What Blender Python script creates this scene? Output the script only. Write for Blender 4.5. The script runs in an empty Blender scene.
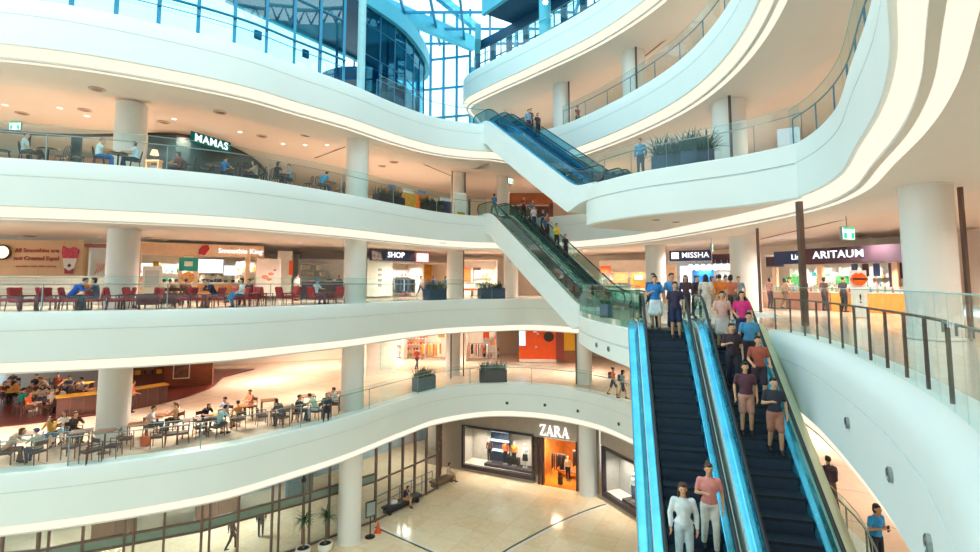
import bpy, bmesh, math, random
from mathutils import Vector, Matrix
from mathutils.geometry import tessellate_polygon
random.seed(7)
S = bpy.context.scene
COL = S.collection
PI = math.pi

# ------------------------------------------------------------------ camera geometry (18 mm lens, slightly raised)
FPX, TILT, EYE = 500.0, math.radians(4.7), 12.65
YC = 284 - FPX * math.tan(TILT)
Z0, Z1, Z2, Z3, Z4, Z5 = -1.25, 5.8, 11.6, 17.4, 23.2, 29.0


def P(px, py, z):
    """Where the sight line through a photograph point meets the horizontal plane at height z."""
    xc = (px - 490) / FPX
    yc = -(py - YC) / FPX
    d = (xc, math.cos(TILT) - yc * math.sin(TILT), math.sin(TILT) + yc * math.cos(TILT))
    t = (z - EYE) / d[2]
    return (d[0] * t, d[1] * t)


def A(px, d, z):
    """A point d metres in front of the lens plane, at height z, under photograph column px."""
    return ((px - 490) / FPX * (d * math.cos(TILT) + (z - EYE) * math.sin(TILT)), d)


def ZAT(py, d):
    """Height of photograph row py at distance d."""
    yc = -(py - YC) / FPX
    return EYE + d * (math.sin(TILT) + yc * math.cos(TILT)) / (math.cos(TILT) - yc * math.sin(TILT))


cam = bpy.data.objects.new('camera', bpy.data.cameras.new('camera'))
COL.objects.link(cam)
cam.data.sensor_width = 36.0
cam.data.lens = 36.0 * FPX / 980
cam.data.shift_y = -(276 - YC) / 980
cam.data.clip_start = 0.05
cam.data.clip_end = 400
cam.location = (0, 0, EYE)
cam.rotation_euler = (PI / 2 + TILT, 0, 0)
S.camera = cam


# ------------------------------------------------------------------ materials
def lin(h):
    if isinstance(h, str):
        h = h.lstrip('#')
        c = [int(h[i:i + 2], 16) / 255 for i in (0, 2, 4)]
        return tuple(x / 12.92 if x <= .04045 else ((x + .055) / 1.055) ** 2.4 for x in c)
    return tuple(h)


MATS = {}


def mat(name, color, rough=.5, metal=0.0, var=.06, scale=3.0, bump=0.0, emit=0.0, coat=0.0, spec=.5):
    """Principled surface whose colour is broken up a little by a noise texture."""
    if name in MATS:
        return MATS[name]
    m = bpy.data.materials.new(name)
    m.use_nodes = True
    nt = m.node_tree
    b = nt.nodes['Principled BSDF']
    c = lin(color)
    b.inputs['Roughness'].default_value = rough
    b.inputs['Metallic'].default_value = metal
    b.inputs['Specular IOR Level'].default_value = spec
    if coat:
        b.inputs['Coat Weight'].default_value = coat
        b.inputs['Coat Roughness'].default_value = .08
    tc = nt.nodes.new('ShaderNodeTexCoord')
    no = nt.nodes.new('ShaderNodeTexNoise')
    no.inputs['Scale'].default_value = scale
    no.inputs['Detail'].default_value = 3
    nt.links.new(tc.outputs['Object'], no.inputs['Vector'])
    r = nt.nodes.new('ShaderNodeValToRGB')
    r.color_ramp.elements[0].position = .3
    r.color_ramp.elements[1].position = .7
    r.color_ramp.elements[0].color = (*[x * (1 - var) for x in c], 1)
    r.color_ramp.elements[1].color = (*[min(1, x * (1 + var)) for x in c], 1)
    nt.links.new(no.outputs['Fac'], r.inputs['Fac'])
    nt.links.new(r.outputs['Color'], b.inputs['Base Color'])
    if bump:
        bp = nt.nodes.new('ShaderNodeBump')
        bp.inputs['Strength'].default_value = bump
        bp.inputs['Distance'].default_value = .01
        nt.links.new(no.outputs['Fac'], bp.inputs['Height'])
        nt.links.new(bp.outputs['Normal'], b.inputs['Normal'])
    if emit:
        b.inputs['Emission Color'].default_value = (*c, 1)
        b.inputs['Emission Strength'].default_value = emit
    MATS[name] = m
    return m


def glow(name, color, strength):
    if name in MATS:
        return MATS[name]
    m = bpy.data.materials.new(name)
    m.use_nodes = True
    nt = m.node_tree
    nt.nodes.remove(nt.nodes['Principled BSDF'])
    e = nt.nodes.new('ShaderNodeEmission')
    e.inputs['Color'].default_value = (*lin(color), 1)
    e.inputs['Strength'].default_value = strength
    nt.links.new(e.outputs[0], nt.nodes['Material Output'].inputs['Surface'])
    MATS[name] = m
    return m


def glass(name, tint, refl=.12, rough=.02, gcol='#ffffff'):
    if name in MATS:
        return MATS[name]
    m = bpy.data.materials.new(name)
    m.use_nodes = True
    nt = m.node_tree
    nt.nodes.remove(nt.nodes['Principled BSDF'])
    t = nt.nodes.new('ShaderNodeBsdfTransparent')
    t.inputs['Color'].default_value = (*lin(tint), 1)
    g = nt.nodes.new('ShaderNodeBsdfGlossy')
    g.inputs['Roughness'].default_value = rough
    g.inputs['Color'].default_value = (*lin(gcol), 1)
    lw = nt.nodes.new('ShaderNodeLayerWeight')
    lw.inputs['Blend'].default_value = .25
    mr = nt.nodes.new('ShaderNodeMapRange')
    mr.inputs['To Min'].default_value = refl * .5
    mr.inputs['To Max'].default_value = min(.9, refl * 3)
    nt.links.new(lw.outputs['Facing'], mr.inputs['Value'])
    mx = nt.nodes.new('ShaderNodeMixShader')
    nt.links.new(mr.outputs['Result'], mx.inputs['Fac'])
    nt.links.new(t.outputs[0], mx.inputs[1])
    nt.links.new(g.outputs[0], mx.inputs[2])
    nt.links.new(mx.outputs[0], nt.nodes['Material Output'].inputs['Surface'])
    MATS[name] = m
    return m


def tiles(name, c1, c2, line, size=1.2, rough=.15, var=.5, ang=0.0, gap=.006):
    """Stone slab floor: brick grid joints over a veined noise."""
    if name in MATS:
        return MATS[name]
    m = bpy.data.materials.new(name)
    m.use_nodes = True
    nt = m.node_tree
    b = nt.nodes['Principled BSDF']
    b.inputs['Roughness'].default_value = rough
    tc = nt.nodes.new('ShaderNodeTexCoord')
    mp = nt.nodes.new('ShaderNodeMapping')
    mp.inputs['Rotation'].default_value = (0, 0, ang)
    nt.links.new(tc.outputs['Object'], mp.inputs['Vector'])
    br = nt.nodes.new('ShaderNodeTexBrick')
    br.offset = 0
    br.inputs['Scale'].default_value = 1
    br.inputs['Mortar Size'].default_value = gap
    br.inputs['Brick Width'].default_value = size
    br.inputs['Row Height'].default_value = size
    br.inputs['Color1'].default_value = (*lin(c1), 1)
    br.inputs['Color2'].default_value = (*lin(c2), 1)
    br.inputs['Mortar'].default_value = (*lin(line), 1)
    nt.links.new(mp.outputs['Vector'], br.inputs['Vector'])
    no = nt.nodes.new('ShaderNodeTexNoise')
    no.inputs['Scale'].default_value = 1.7
    no.inputs['Detail'].default_value = 8
    no.inputs['Distortion'].default_value = 1.5
    nt.links.new(tc.outputs['Object'], no.inputs['Vector'])
    mx = nt.nodes.new('ShaderNodeMix')
    mx.data_type = 'RGBA'
    mx.blend_type = 'SOFT_LIGHT'
    mx.inputs['Factor'].default_value = var
    nt.links.new(br.outputs['Color'], mx.inputs['A'])
    nt.links.new(no.outputs['Fac'], mx.inputs['B'])
    nt.links.new(mx.outputs['Result'], b.inputs['Base Color'])
    MATS[name] = m
    return m


def planks(name, c1, c2, line, w=2.0, h=.2, rough=.4, vertical=False):
    if name in MATS:
        return MATS[name]
    m = bpy.data.materials.new(name)
    m.use_nodes = True
    nt = m.node_tree
    b = nt.nodes['Principled BSDF']
    b.inputs['Roughness'].default_value = rough
    tc = nt.nodes.new('ShaderNodeTexCoord')
    mp = nt.nodes.new('ShaderNodeMapping')
    if vertical:
        mp.inputs['Rotation'].default_value = (PI / 2, 0, 0)
    nt.links.new(tc.outputs['Object'], mp.inputs['Vector'])
    br = nt.nodes.new('ShaderNodeTexBrick')
    br.inputs['Scale'].default_value = 1
    br.inputs['Mortar Size'].default_value = .01
    br.inputs['Brick Width'].default_value = w
    br.inputs['Row Height'].default_value = h
    br.inputs['Color1'].default_value = (*lin(c1), 1)
    br.inputs['Color2'].default_value = (*lin(c2), 1)
    br.inputs['Mortar'].default_value = (*lin(line), 1)
    nt.links.new(mp.outputs['Vector'], br.inputs['Vector'])
    nt.links.new(br.outputs['Color'], b.inputs['Base Color'])
    MATS[name] = m
    return m


# ------------------------------------------------------------------ mesh building
class MB:
    def __init__(self):
        self.v, self.f, self.mi, self.cur = [], [], [], 0

    def add(self, vs, fs):
        o = len(self.v)
        self.v += [tuple(p) for p in vs]
        self.f += [tuple(i + o for i in q) for q in fs]
        self.mi += [self.cur] * len(fs)
        return self

    def box(self, c, s, rz=0.0, taper=1.0):
        x, y, z = (s[0] / 2, s[1] / 2, s[2] / 2)
        co, si = math.cos(rz), math.sin(rz)
        vs = []
        for k in (-1, 1):
            t = taper if k > 0 else 1
            for a, b in ((-1, -1), (1, -1), (1, 1), (-1, 1)):
                X, Y = a * x * t, b * y * t
                vs.append((c[0] + X * co - Y * si, c[1] + X * si + Y * co, c[2] + k * z))
        return self.add(vs, [(0, 3, 2, 1), (4, 5, 6, 7), (0, 1, 5, 4), (1, 2, 6, 5), (2, 3, 7, 6), (3, 0, 4, 7)])

    def rbox(self, c, s, r=.02, rz=0.0):
        """Box with chamfered edges."""
        x, y, z = s[0] / 2, s[1] / 2, s[2] / 2
        r = min(r, x * .9, y * .9, z * .9)
        pts = []
        rings = [(-z, r), (-z + r, 0), (z - r, 0), (z, r)]
        co, si = math.cos(rz), math.sin(rz)
        for zz, i in rings:
            X, Y = x - i, y - i
            k = r if i == 0 else r * .5
            for a, b in ((-X + k, -Y), (X - k, -Y), (X, -Y + k), (X, Y - k), (X - k, Y), (-X + k, Y), (-X, Y - k), (-X, -Y + k)):
                pts.append((c[0] + a * co - b * si, c[1] + a * si + b * co, c[2] + zz))
        fs = [tuple(range(7, -1, -1)), tuple(range(24, 32))]
        for j in range(3):
            for i in range(8):
                n = (i + 1) % 8
                fs.append((j * 8 + i, j * 8 + n, (j + 1) * 8 + n, (j + 1) * 8 + i))
        return self.add(pts, fs)

    def tube(self, path, r, n=8, closed=False, caps=True, flat=1.0):
        """Round bar along a polyline; r a number or one per point."""
        pts = [Vector(p) for p in path]
        m = len(pts)
        rr = r if isinstance(r, (list, tuple)) else [r] * m
        vs, fs = [], []
        up = None
        for i, p in enumerate(pts):
            a = pts[i - 1] if (i > 0 or closed) else p
            b = pts[(i + 1) % m] if (i < m - 1 or closed) else p
            t = (b - a)
            if t.length < 1e-9:
                t = Vector((0, 0, 1))
            t.normalize()
            if up is None:
                up = Vector((0, 0, 1)) if abs(t.z) < .9 else Vector((1, 0, 0))
            s = t.cross(up)
            if s.length < 1e-6:
                s = t.cross(Vector((0, 1, 0)))
            s.normalize()
            u = s.cross(t).normalized()
            up = u
            for k in range(n):
                g = 2 * PI * k / n
                q = p + s * (math.cos(g) * rr[i]) + u * (math.sin(g) * rr[i] * flat)
                vs.append(tuple(q))
        for i in range(m if closed else m - 1):
            for k in range(n):
                a, b = i * n + k, i * n + (k + 1) % n
                c, d = ((i + 1) % m) * n + (k + 1) % n, ((i + 1) % m) * n + k
                fs.append((a, b, c, d))
        if caps and not closed:
            fs.append(tuple(range(n - 1, -1, -1)))
            fs.append(tuple(range((m - 1) * n, m * n)))
        return self.add(vs, fs)

    def lathe(self, prof, n=24, c=(0, 0, 0), caps=True):
        vs, fs = [], []
        for r, z in prof:
            for k in range(n):
                g = 2 * PI * k / n
                vs.append((c[0] + r * math.cos(g), c[1] + r * math.sin(g), c[2] + z))
        for i in range(len(prof) - 1):
            for k in range(n):
                a, b = i * n + k, i * n + (k + 1) % n
                fs.append((a, b, b + n, a + n))
        if caps:
            fs.append(tuple(range(n - 1, -1, -1)))
            m = (len(prof) - 1) * n
            fs.append(tuple(range(m, m + n)))
        return self.add(vs, fs)

    def ball(self, c, r, n=12, m=8, rot=None):
        rx, ry, rz = r if isinstance(r, (tuple, list)) else (r, r, r)
        vs, fs = [], []
        vs.append((0, 0, -rz))
        for j in range(1, m):
            t = -PI / 2 + PI * j / m
            for k in range(n):
                g = 2 * PI * k / n
                vs.append((rx * math.cos(t) * math.cos(g), ry * math.cos(t) * math.sin(g), rz * math.sin(t)))
        vs.append((0, 0, rz))
        if rot is not None:
            vs = [tuple(rot @ Vector(p)) for p in vs]
        vs = [(p[0] + c[0], p[1] + c[1], p[2] + c[2]) for p in vs]
        for k in range(n):
            fs.append((0, 1 + (k + 1) % n, 1 + k))
        for j in range(m - 2):
            for k in range(n):
                a, b = 1 + j * n + k, 1 + j * n + (k + 1) % n
                fs.append((a, b, b + n, a + n))
        e = len(vs) - 1
        for k in range(n):
            fs.append((e, 1 + (m - 2) * n + k, 1 + (m - 2) * n + (k + 1) % n))
        return self.add(vs, fs)

    def prism(self, poly, z0, z1):
        """Vertical prism over a 2-D outline (any simple polygon)."""
        n = len(poly)
        area = sum(poly[i][0] * poly[(i + 1) % n][1] - poly[(i + 1) % n][0] * poly[i][1] for i in range(n))
        if area < 0:
            poly = poly[::-1]
        vs = [(x, y, z0) for x, y in poly] + [(x, y, z1) for x, y in poly]
        tri = tessellate_polygon([[Vector((x, y, 0)) for x, y in poly]])
        fs = []
        for t in tri:
            a, b, c = [poly[i] for i in t]
            ccw = (b[0] - a[0]) * (c[1] - a[1]) - (b[1] - a[1]) * (c[0] - a[0]) > 0
            t = tuple(t) if ccw else tuple(t[::-1])
            fs.append(t[::-1])
            fs.append(tuple(i + n for i in t))
        for i in range(n):
            j = (i + 1) % n
            fs.append((i, j, j + n, i + n))
        return self.add(vs, fs)

    def xprism(self, poly, y0, y1):
        """Prism over an (x, z) outline, extruded along y."""
        k = len(self.v)
        self.prism(poly, y0, y1)
        for i in range(k, len(self.v)):
            x, z, y = self.v[i]
            self.v[i] = (x, y, z)
        for q in range(len(self.f)):
            if self.f[q][0] >= k:
                self.f[q] = self.f[q][::-1]
        return self

    def sweep(self, path, prof, closed=False):
        """Open profile of (offset, z) carried along a plan path; offset is towards the left of travel."""
        nn = normals(path)
        m = len(prof)
        vs = []
        for (x, y), (nx, ny) in zip(path, nn):
            for o, z in prof:
                vs.append((x + nx * o, y + ny * o, z))
        fs = []
        for i in range(len(path) - 1):
            for j in range(m - 1):
                a = i * m + j
                fs.append((a, a + 1, a + m + 1, a + m))
            if closed:
                a = i * m
                fs.append((a + m - 1, a, a + m, a + 2 * m - 1))
        if closed:
            fs.append(tuple(range(m - 1, -1, -1)))
            e = (len(path) - 1) * m
            fs.append(tuple(range(e, e + m)))
        return self.add(vs, fs)

    def xform(self, M, start=0):
        for i in range(start, len(self.v)):
            self.v[i] = tuple(M @ Vector(self.v[i]))
        return self

    def mesh(self, name, mats, smooth=False):
        me = bpy.data.meshes.new(name)
        me.from_pydata(self.v, [], self.f)
        for m in (mats if isinstance(mats, (list, tuple)) else [mats]):
            me.materials.append(m)
        if max(self.mi, default=0):
            for p, i in zip(me.polygons, self.mi):
                p.material_index = i
        if smooth:
            for p in me.polygons:
                p.use_smooth = True
            if smooth != 'all':
                try:
                    me.set_sharp_from_angle(angle=math.radians(40))
                except Exception:
                    pass
        me.update()
        return me

    def build(self, name, mats, parent=None, smooth=False, loc=None, rz=None):
        return link(name, self.mesh(name, mats, smooth), parent, loc, rz)


def link(name, data, parent=None, loc=None, rz=None):
    o = bpy.data.objects.new(name, data)
    COL.objects.link(o)
    if parent is not None:
        o.parent = parent
    if loc is not None:
        o.location = loc
    if rz is not None:
        o.rotation_euler = (0, 0, rz)
    return o


def tag(o, label=None, cat=None, group=None, kind=None):
    if label:
        o['label'] = label
    if cat:
        o['category'] = cat
    if group:
        o['group'] = group
    if kind:
        o['kind'] = kind
    return o


def root(name, label, cat, loc=(0, 0, 0), rz=0.0, group=None):
    o = bpy.data.objects.new(name, None)
    COL.objects.link(o)
    o.empty_display_size = .1
    o.location = loc
    o.rotation_euler = (0, 0, rz)
    return tag(o, label, cat, group)


def struct(o):
    o['kind'] = 'structure'
    return o


def copy_thing(src, loc, rz, label, group=None, scale=None):
    """A copy of a thing with copies of its parts and sub-parts."""
    def cp(o, par):
        c = o.copy()
        COL.objects.link(c)
        if par is not None:
            c.parent = par
        for ch in o.children:
            cp(ch, c)
        return c
    r = cp(src, None)
    r.location = loc
    r.rotation_euler = (0, 0, rz)
    if scale:
        r.scale = (scale, scale, scale)
    r['label'] = label
    if group:
        r['group'] = group
    return r


class Maker:
    """Builds a thing the first time it is placed; afterwards copies it."""

    def __init__(self, fn):
        self.fn, self.src = fn, None

    def __call__(self, loc, rz, label, group=None, scale=None):
        if self.src is None:
            self.src = self.fn()
            r = self.src
            r.location = loc
            r.rotation_euler = (0, 0, rz)
            if scale:
                r.scale = (scale, scale, scale)
            r['label'] = label
            if group:
                r['group'] = group
            return r
        return copy_thing(self.src, loc, rz, label, group, scale)


ORD = ['first', 'second', 'third', 'fourth', 'fifth', 'sixth', 'seventh', 'eighth', 'ninth', 'tenth', 'eleventh', 'twelfth',
       'thirteenth', 'fourteenth', 'fifteenth', 'sixteenth', 'seventeenth', 'eighteenth', 'nineteenth', 'twentieth',
       'twenty-first', 'twenty-second', 'twenty-third', 'twenty-fourth', 'twenty-fifth', 'twenty-sixth', 'twenty-seventh',
       'twenty-eighth', 'twenty-ninth', 'thirtieth']


# ------------------------------------------------------------------ plan curves
def normals(path):
    out = []
    n = len(path)
    for i in range(n):
        a, b = path[max(0, i - 1)], path[min(n - 1, i + 1)]
        tx, ty = b[0] - a[0], b[1] - a[1]
        l = math.hypot(tx, ty) or 1
        out.append((-ty / l, tx / l))
    return out


def smooth_path(pts, step=.5):
    """Catmull-Rom through the points, resampled at about `step` metres."""
    out = []
    n = len(pts)
    for i in range(n - 1):
        p0, p1, p2, p3 = pts[max(0, i - 1)], pts[i], pts[i + 1], pts[min(n - 1, i + 2)]
        d = math.dist(p1, p2)
        k = max(1, min(24, int(d / step)))
        t0 = 0
        t1 = max(1e-3, math.dist(p0, p1)) ** .5
        t2 = t1 + max(1e-3, d) ** .5
        t3 = t2 + max(1e-3, math.dist(p2, p3)) ** .5
        if i == 0:
            p0 = (2 * p1[0] - p2[0], 2 * p1[1] - p2[1]); t1 = d ** .5; t2 = 2 * t1; t3 = t2 + max(1e-3, math.dist(p2, p3)) ** .5
        if i == n - 2:
            p3 = (2 * p2[0] - p1[0], 2 * p2[1] - p1[1]); t3 = t2 + d ** .5
        for j in range(k):
            t = t1 + (t2 - t1) * j / k
            q = []
            for c in (0, 1):
                a1 = (t1 - t) / (t1 - t0) * p0[c] + (t - t0) / (t1 - t0) * p1[c]
                a2 = (t2 - t) / (t2 - t1) * p1[c] + (t - t1) / (t2 - t1) * p2[c]
                a3 = (t3 - t) / (t3 - t2) * p2[c] + (t - t2) / (t3 - t2) * p3[c]
                b1 = (t2 - t) / (t2 - t0) * a1 + (t - t0) / (t2 - t0) * a2
                b2 = (t3 - t) / (t3 - t1) * a2 + (t - t1) / (t3 - t1) * a3
                q.append((t2 - t) / (t2 - t1) * b1 + (t - t1) / (t2 - t1) * b2)
            out.append(tuple(q))
    out.append(tuple(pts[-1]))
    return out


def offset(path, o):
    return [(x + nx * o, y + ny * o) for (x, y), (nx, ny) in zip(path, normals(path))]


def cut(path, a, b):
    """The stretch of a path between the points nearest to a and to b."""
    i = min(range(len(path)), key=lambda k: math.dist(path[k], a))
    j = min(range(len(path)), key=lambda k: math.dist(path[k], b))
    return path[min(i, j):max(i, j) + 1]


def resample(path, step):
    L = [0]
    for i in range(1, len(path)):
        L.append(L[-1] + math.dist(path[i - 1], path[i]))
    n = max(1, round(L[-1] / step))
    out, k = [], 0
    for i in range(n + 1):
        s = L[-1] * i / n
        while k < len(L) - 2 and L[k + 1] < s:
            k += 1
        d = L[k + 1] - L[k] or 1
        t = (s - L[k]) / d
        a, b = path[k], path[k + 1]
        out.append((a[0] + (b[0] - a[0]) * t, a[1] + (b[1] - a[1]) * t))
    return out


def lettering(name, text, size, m, parent=None, loc=(0, 0, 0), rot=(PI / 2, 0, 0), ext=.02, bold=0.0, spacing=1.0, align='CENTER'):
    """Raised letters as a mesh."""
    c = bpy.data.curves.new(name, 'FONT')
    c.body = text
    c.size = size
    c.extrude = ext
    c.offset = bold
    c.space_character = spacing
    c.align_x = align
    c.align_y = 'CENTER'
    c.resolution_u = 3
    t = bpy.data.objects.new('tmp', c)
    COL.objects.link(t)
    dg = bpy.context.evaluated_depsgraph_get()
    me = bpy.data.meshes.new_from_object(t.evaluated_get(dg))
    bpy.data.objects.remove(t)
    bpy.data.curves.remove(c)
    me.name = name
    me.materials.clear()
    me.materials.append(m)
    o = link(name, me, parent)
    o.location = loc
    o.rotation_euler = rot
    return o
# ------------------------------------------------------------------ setting: light and view
S.view_settings.view_transform = 'Standard'
S.view_settings.look = 'None'
S.view_settings.gamma = 1
S.view_settings.use_curve_mapping = False
S.view_settings.exposure = 0.62
S.cycles.use_denoising = True
S.cycles.max_bounces = 7
S.cycles.diffuse_bounces = 4
S.cycles.glossy_bounces = 3
S.cycles.transmission_bounces = 4
S.cycles.transparent_max_bounces = 32
S.cycles.sample_clamp_indirect = 6
S.cycles.caustics_reflective = False
S.cycles.caustics_refractive = False
w = bpy.data.worlds.new('sky')
S.world = w
w.use_nodes = True
wn = w.node_tree
bg = wn.nodes['Background']
tc = wn.nodes.new('ShaderNodeTexCoord')
cl = wn.nodes.new('ShaderNodeTexNoise')
cl.inputs['Scale'].default_value = 1.4
cl.inputs['Detail'].default_value = 5
wn.links.new(tc.outputs['Generated'], cl.inputs['Vector'])
cr = wn.nodes.new('ShaderNodeValToRGB')
cr.color_ramp.elements[0].color = (.58, .91, 1, 1)
cr.color_ramp.elements[1].color = (.88, .99, 1, 1)
cr.color_ramp.elements[0].position = .35
cr.color_ramp.elements[1].position = .65
wn.links.new(cl.outputs['Fac'], cr.inputs['Fac'])
wn.links.new(cr.outputs['Color'], bg.inputs['Color'])
bg.inputs['Strength'].default_value = 1.75

WHITE = mat('white paint', '#e9ede8', .45, var=.015, scale=.6)
SOFFIT = mat('soffit paint', '#dcd6cd', .6, var=.015, scale=.6)
CEIL = mat('ceiling paint', '#e3d6ca', .7, var=.02, scale=.5)
COVE = glow('cove light', '#fff4de', .74)
GROOVE = mat('shadow gap', '#d3dbd9', .6)
WARM = mat('warm wall paint', '#f8e9da', .6, var=.03, scale=.8)
STEEL = mat('brushed steel', '#9aa0a0', .3, .9, var=.08, scale=20)
DARKM = mat('dark metal', '#3b332f', .4, .6)
BROWN = mat('brown metal', '#6d5850', .4, .4)
TEAL = mat('teal painted metal', '#1d7fa3', .4, .3)
TEALD = mat('deep teal metal', '#125f86', .45, .2)
PANE = glass('balustrade glass', '#f4fbfa', .032)
PANEG = glass('green tinted glass', '#d6ebe6', .07)
WPANE = glass('window glass', '#cfeef5', .10)

# ------------------------------------------------------------------ plan of the atrium edge, floor by floor
LEFT = [(-40, 16.2), (-33, 16.4), (-27, 16.8), (-22, 17.4), (-18.2, 18.5), (-15.3, 19.5), (-12.3, 21.0), (-10.9, 22.0), (-9.2, 24.0), (-7.45, 26.3)]
END = [(-1.5, -1.6), (-6, -2.6), (-20, -3.5), (-40, -3.5)]
R1 = smooth_path(LEFT + [(-5.2, 30.3), (-3.3, 33.2), (0, 35.1), (3.4, 34.6), (6.35, 32.3), (8.1, 28.6), (9.2, 24.5), (9.75, 20), (9.6, 16.5), (9.2, 14), (8.6, 12.2), (7.4, 10.4), (5.6, 9.2),
                         (4.2, 8.4), (2.4, 7.8), (0, 6.5), (-2, 3), (-6, 1), (-20, -1), (-40, -1)])
R2 = smooth_path(LEFT + [(-5.3, 30.1), (-3.2, 33.0), (-1, 34.7), (.2, 35.1), (2.6, 36.0), (5, 34.6), (7.2, 32), (8.6, 29), (9.3, 25), (9.5, 21), (9.1, 18), (8.4, 15.9)])
Z2R = Z2 - .3
R2R = smooth_path([(8.05, 15.05), (7.9, 13.7), (7.3, 11.6), (6.3, 9.05), (5.35, 6.95), (4.5, 5.4), (3.7, 4.2), (3.0, 3.25), (2.1, 2.1), (.9, .7)] + END, .3)
R3 = smooth_path(LEFT + [(-5.2, 30), (-3.2, 32.9), (-1, 34.6), (.2, 35.0), (2.6, 36.0), (5, 34.6), (7.2, 32), (8.6, 29), (9.5, 25), (10.1, 21), (10.35, 18), (10.2, 15.8), (9.4, 13.35), (7.75, 10.4),
                         (6.4, 8.05), (5.2, 6.3), (3.9, 4.7), (2.2, 2.6), (.6, .4)] + END, .4)
R4 = smooth_path([(-40, 15.6), (-33, 15.8), (-27, 16.1), (-22, 16.6), (-16.6, 17.85), (-13.8, 19.25), (-10.85, 21.4), (-9.2, 23.4), (-7.4, 25.6), (-5.3, 28.8), (-3.2, 31.1), (-.9, 32.2), (.2, 32.4), (2.9, 33.9),
                  (4.4, 32.9), (5.6, 31.2), (7.7, 26.9), (8.9, 23), (9.1, 19.5), (8.6, 16), (7.3, 12), (5.6, 8.4), (3.8, 5), (2, 2.4), (.5, .4)] + END)
R5 = smooth_path([(-.4, 47), (-1.6, 42), (-2.2, 39.6), (-1.9, 38.2), (0, 35.6), (2.7, 32.4), (6.35, 27.6), (8.4, 23), (8.9, 18), (8.2, 13), (6.2, 8), (3.5, 3.5), (.5, .2)] + END)
FAR = [(-40, -16), (34, -16), (34, 52.5), (-40, 52.5)]
BUMP3 = smooth_path([(9.5, 27.4), (7.6, 26.85), (6.2, 26.0), (5.1, 25.25), (4.78, 24.6), (4.95, 23.3), (5.5, 22.2), (6.3, 20.95), (7.9, 19.4), (9.1, 18.35), (9.85, 17.35), (10.6, 16.0)], .25)
LAND2 = smooth_path([(9.2, 29.6), (7.7, 28.95), (6.2, 28.1), (5.1, 27.3), (4.6, 26.2), (4.48, 24), (4.5, 22.5), (4.75, 20), (4.98, 18), (4.72, 16.0)], .25)


def slab_edge(n, path, zt, where, h=1.85, light=True, roll=False):
    b = MB().sweep(path, [(.75, zt), (.3, zt), (.16, zt - .05), (.05, zt - .16), (0, zt - .32), (0, zt - .66)] if roll else [(.75, zt), (.07, zt), (.02, zt - .02), (0, zt - .06), (0, zt - .66)])
    b.sweep(path, [(0, zt - .695), (0, zt - h + .03), (.03, zt - h), (.08, zt - h)])
    o = struct(b.build('trim_%d' % n, WHITE, smooth=True))
    o['label'] = 'smooth white curved balcony band, ' + where
    g = MB().sweep(path, [(0, zt - .66), (.014, zt - .665), (.014, zt - .69), (0, zt - .695)])
    g.build('shadow_groove', GROOVE, o)
    if light:
        MB().sweep(path, [(.08, zt - h), (.10, zt - h - .14), (.16, zt - h - .28), (.24, zt - h - .36), (.28, zt - h - .38)]).build('cove_light', COVE, o, smooth=True)
        MB().sweep(path, [(.28, zt - h - .38), (.28, zt - h - .44), (.40, zt - h - .44)]).build('soffit_strip', SOFFIT, o)
        MB().sweep(path, [(.40, zt - h - .44), (.40, zt - h - .41), (.64, zt - h - .41), (.64, zt - h - .44)]).build('cove_light', COVE, o)
        MB().sweep(path, [(.64, zt - h - .44), (3.3, zt - h - .44), (3.32, zt - h - .28), (3.7, zt - h - .28), (3.72, zt - h - .18)]).build('soffit', SOFFIT, o)
    return o


slab_edge(1, R1, Z1, 'lowest gallery')
slab_edge(2, R2, Z2, 'second gallery')
slab_edge(3, R2R, Z2 - .3, 'second gallery on the near side', 1.8, roll=True)
slab_edge(4, R3, Z3, 'third gallery')
slab_edge(5, R4, Z4, 'fourth gallery')
slab_edge(6, R5, Z5, 'topmost gallery')


def plate(name, path, z0, z1, m, o=.3, far=FAR):
    return struct(MB().prism(offset(path, o) + far, z0, z1).build(name, m))


ST_W = tiles('pale stone floor', '#ead9c6', '#e5d2bd', '#b9a48f', 1.6, .12, .35, .5)
ST_P = tiles('peach stone floor', '#edd6c0', '#e9cfb6', '#8f7a6b', 2.6, .1, .3, .45, .012)
FULL2 = R2 + R2R
for name, path, z, m in (('floor', R1, Z1, ST_P), ('floor', R3, Z3, ST_W), ('floor', R4, Z4, ST_W)):
    plate(name, path, z - .35, z - .01, m, .3)
R2C = cut(R2, R2[0], (8.6, 29))
struct(MB().prism(offset(R2C, .3) + [(34, 29.4), (34, 62), (-40, 62)], Z2 - .35, Z2 - .01).build('floor', ST_W))
struct(MB().prism([(9.2, 29.3), (9.6, 25), (9.8, 21), (9.4, 18), (8.2, 15.2)] + offset(R2R, .3) + [(-40, -16), (34, -16), (34, 29.3)], Z2R - .35, Z2R - .01).build('floor', ST_W))
for path, z in ((R1, Z1), (FULL2, Z2), (R3, Z3), (R4, Z4)):
    plate('ceiling', path, z - 2.03, z - 1.9, CEIL, 3.6)
F5 = [(34, -16), (34, 62), (-.4, 62)]
struct(MB().prism(offset(R5, .3) + [(-40, -16)] + F5, Z5 - .35, Z5 - .01).build('floor', ST_W))
struct(MB().prism(offset(R5, 3.6) + [(-40, -16)] + F5, Z5 - 2.03, Z5 - 1.9).build('ceiling', CEIL))
G0 = tiles('lobby marble', '#f7ddba', '#f0d0a6', '#c9a982', 1.5, .13, .55, .5)
struct(MB().box((-3, 23, Z0 - .1), (74, 78, .2)).build('floor', G0))


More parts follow.
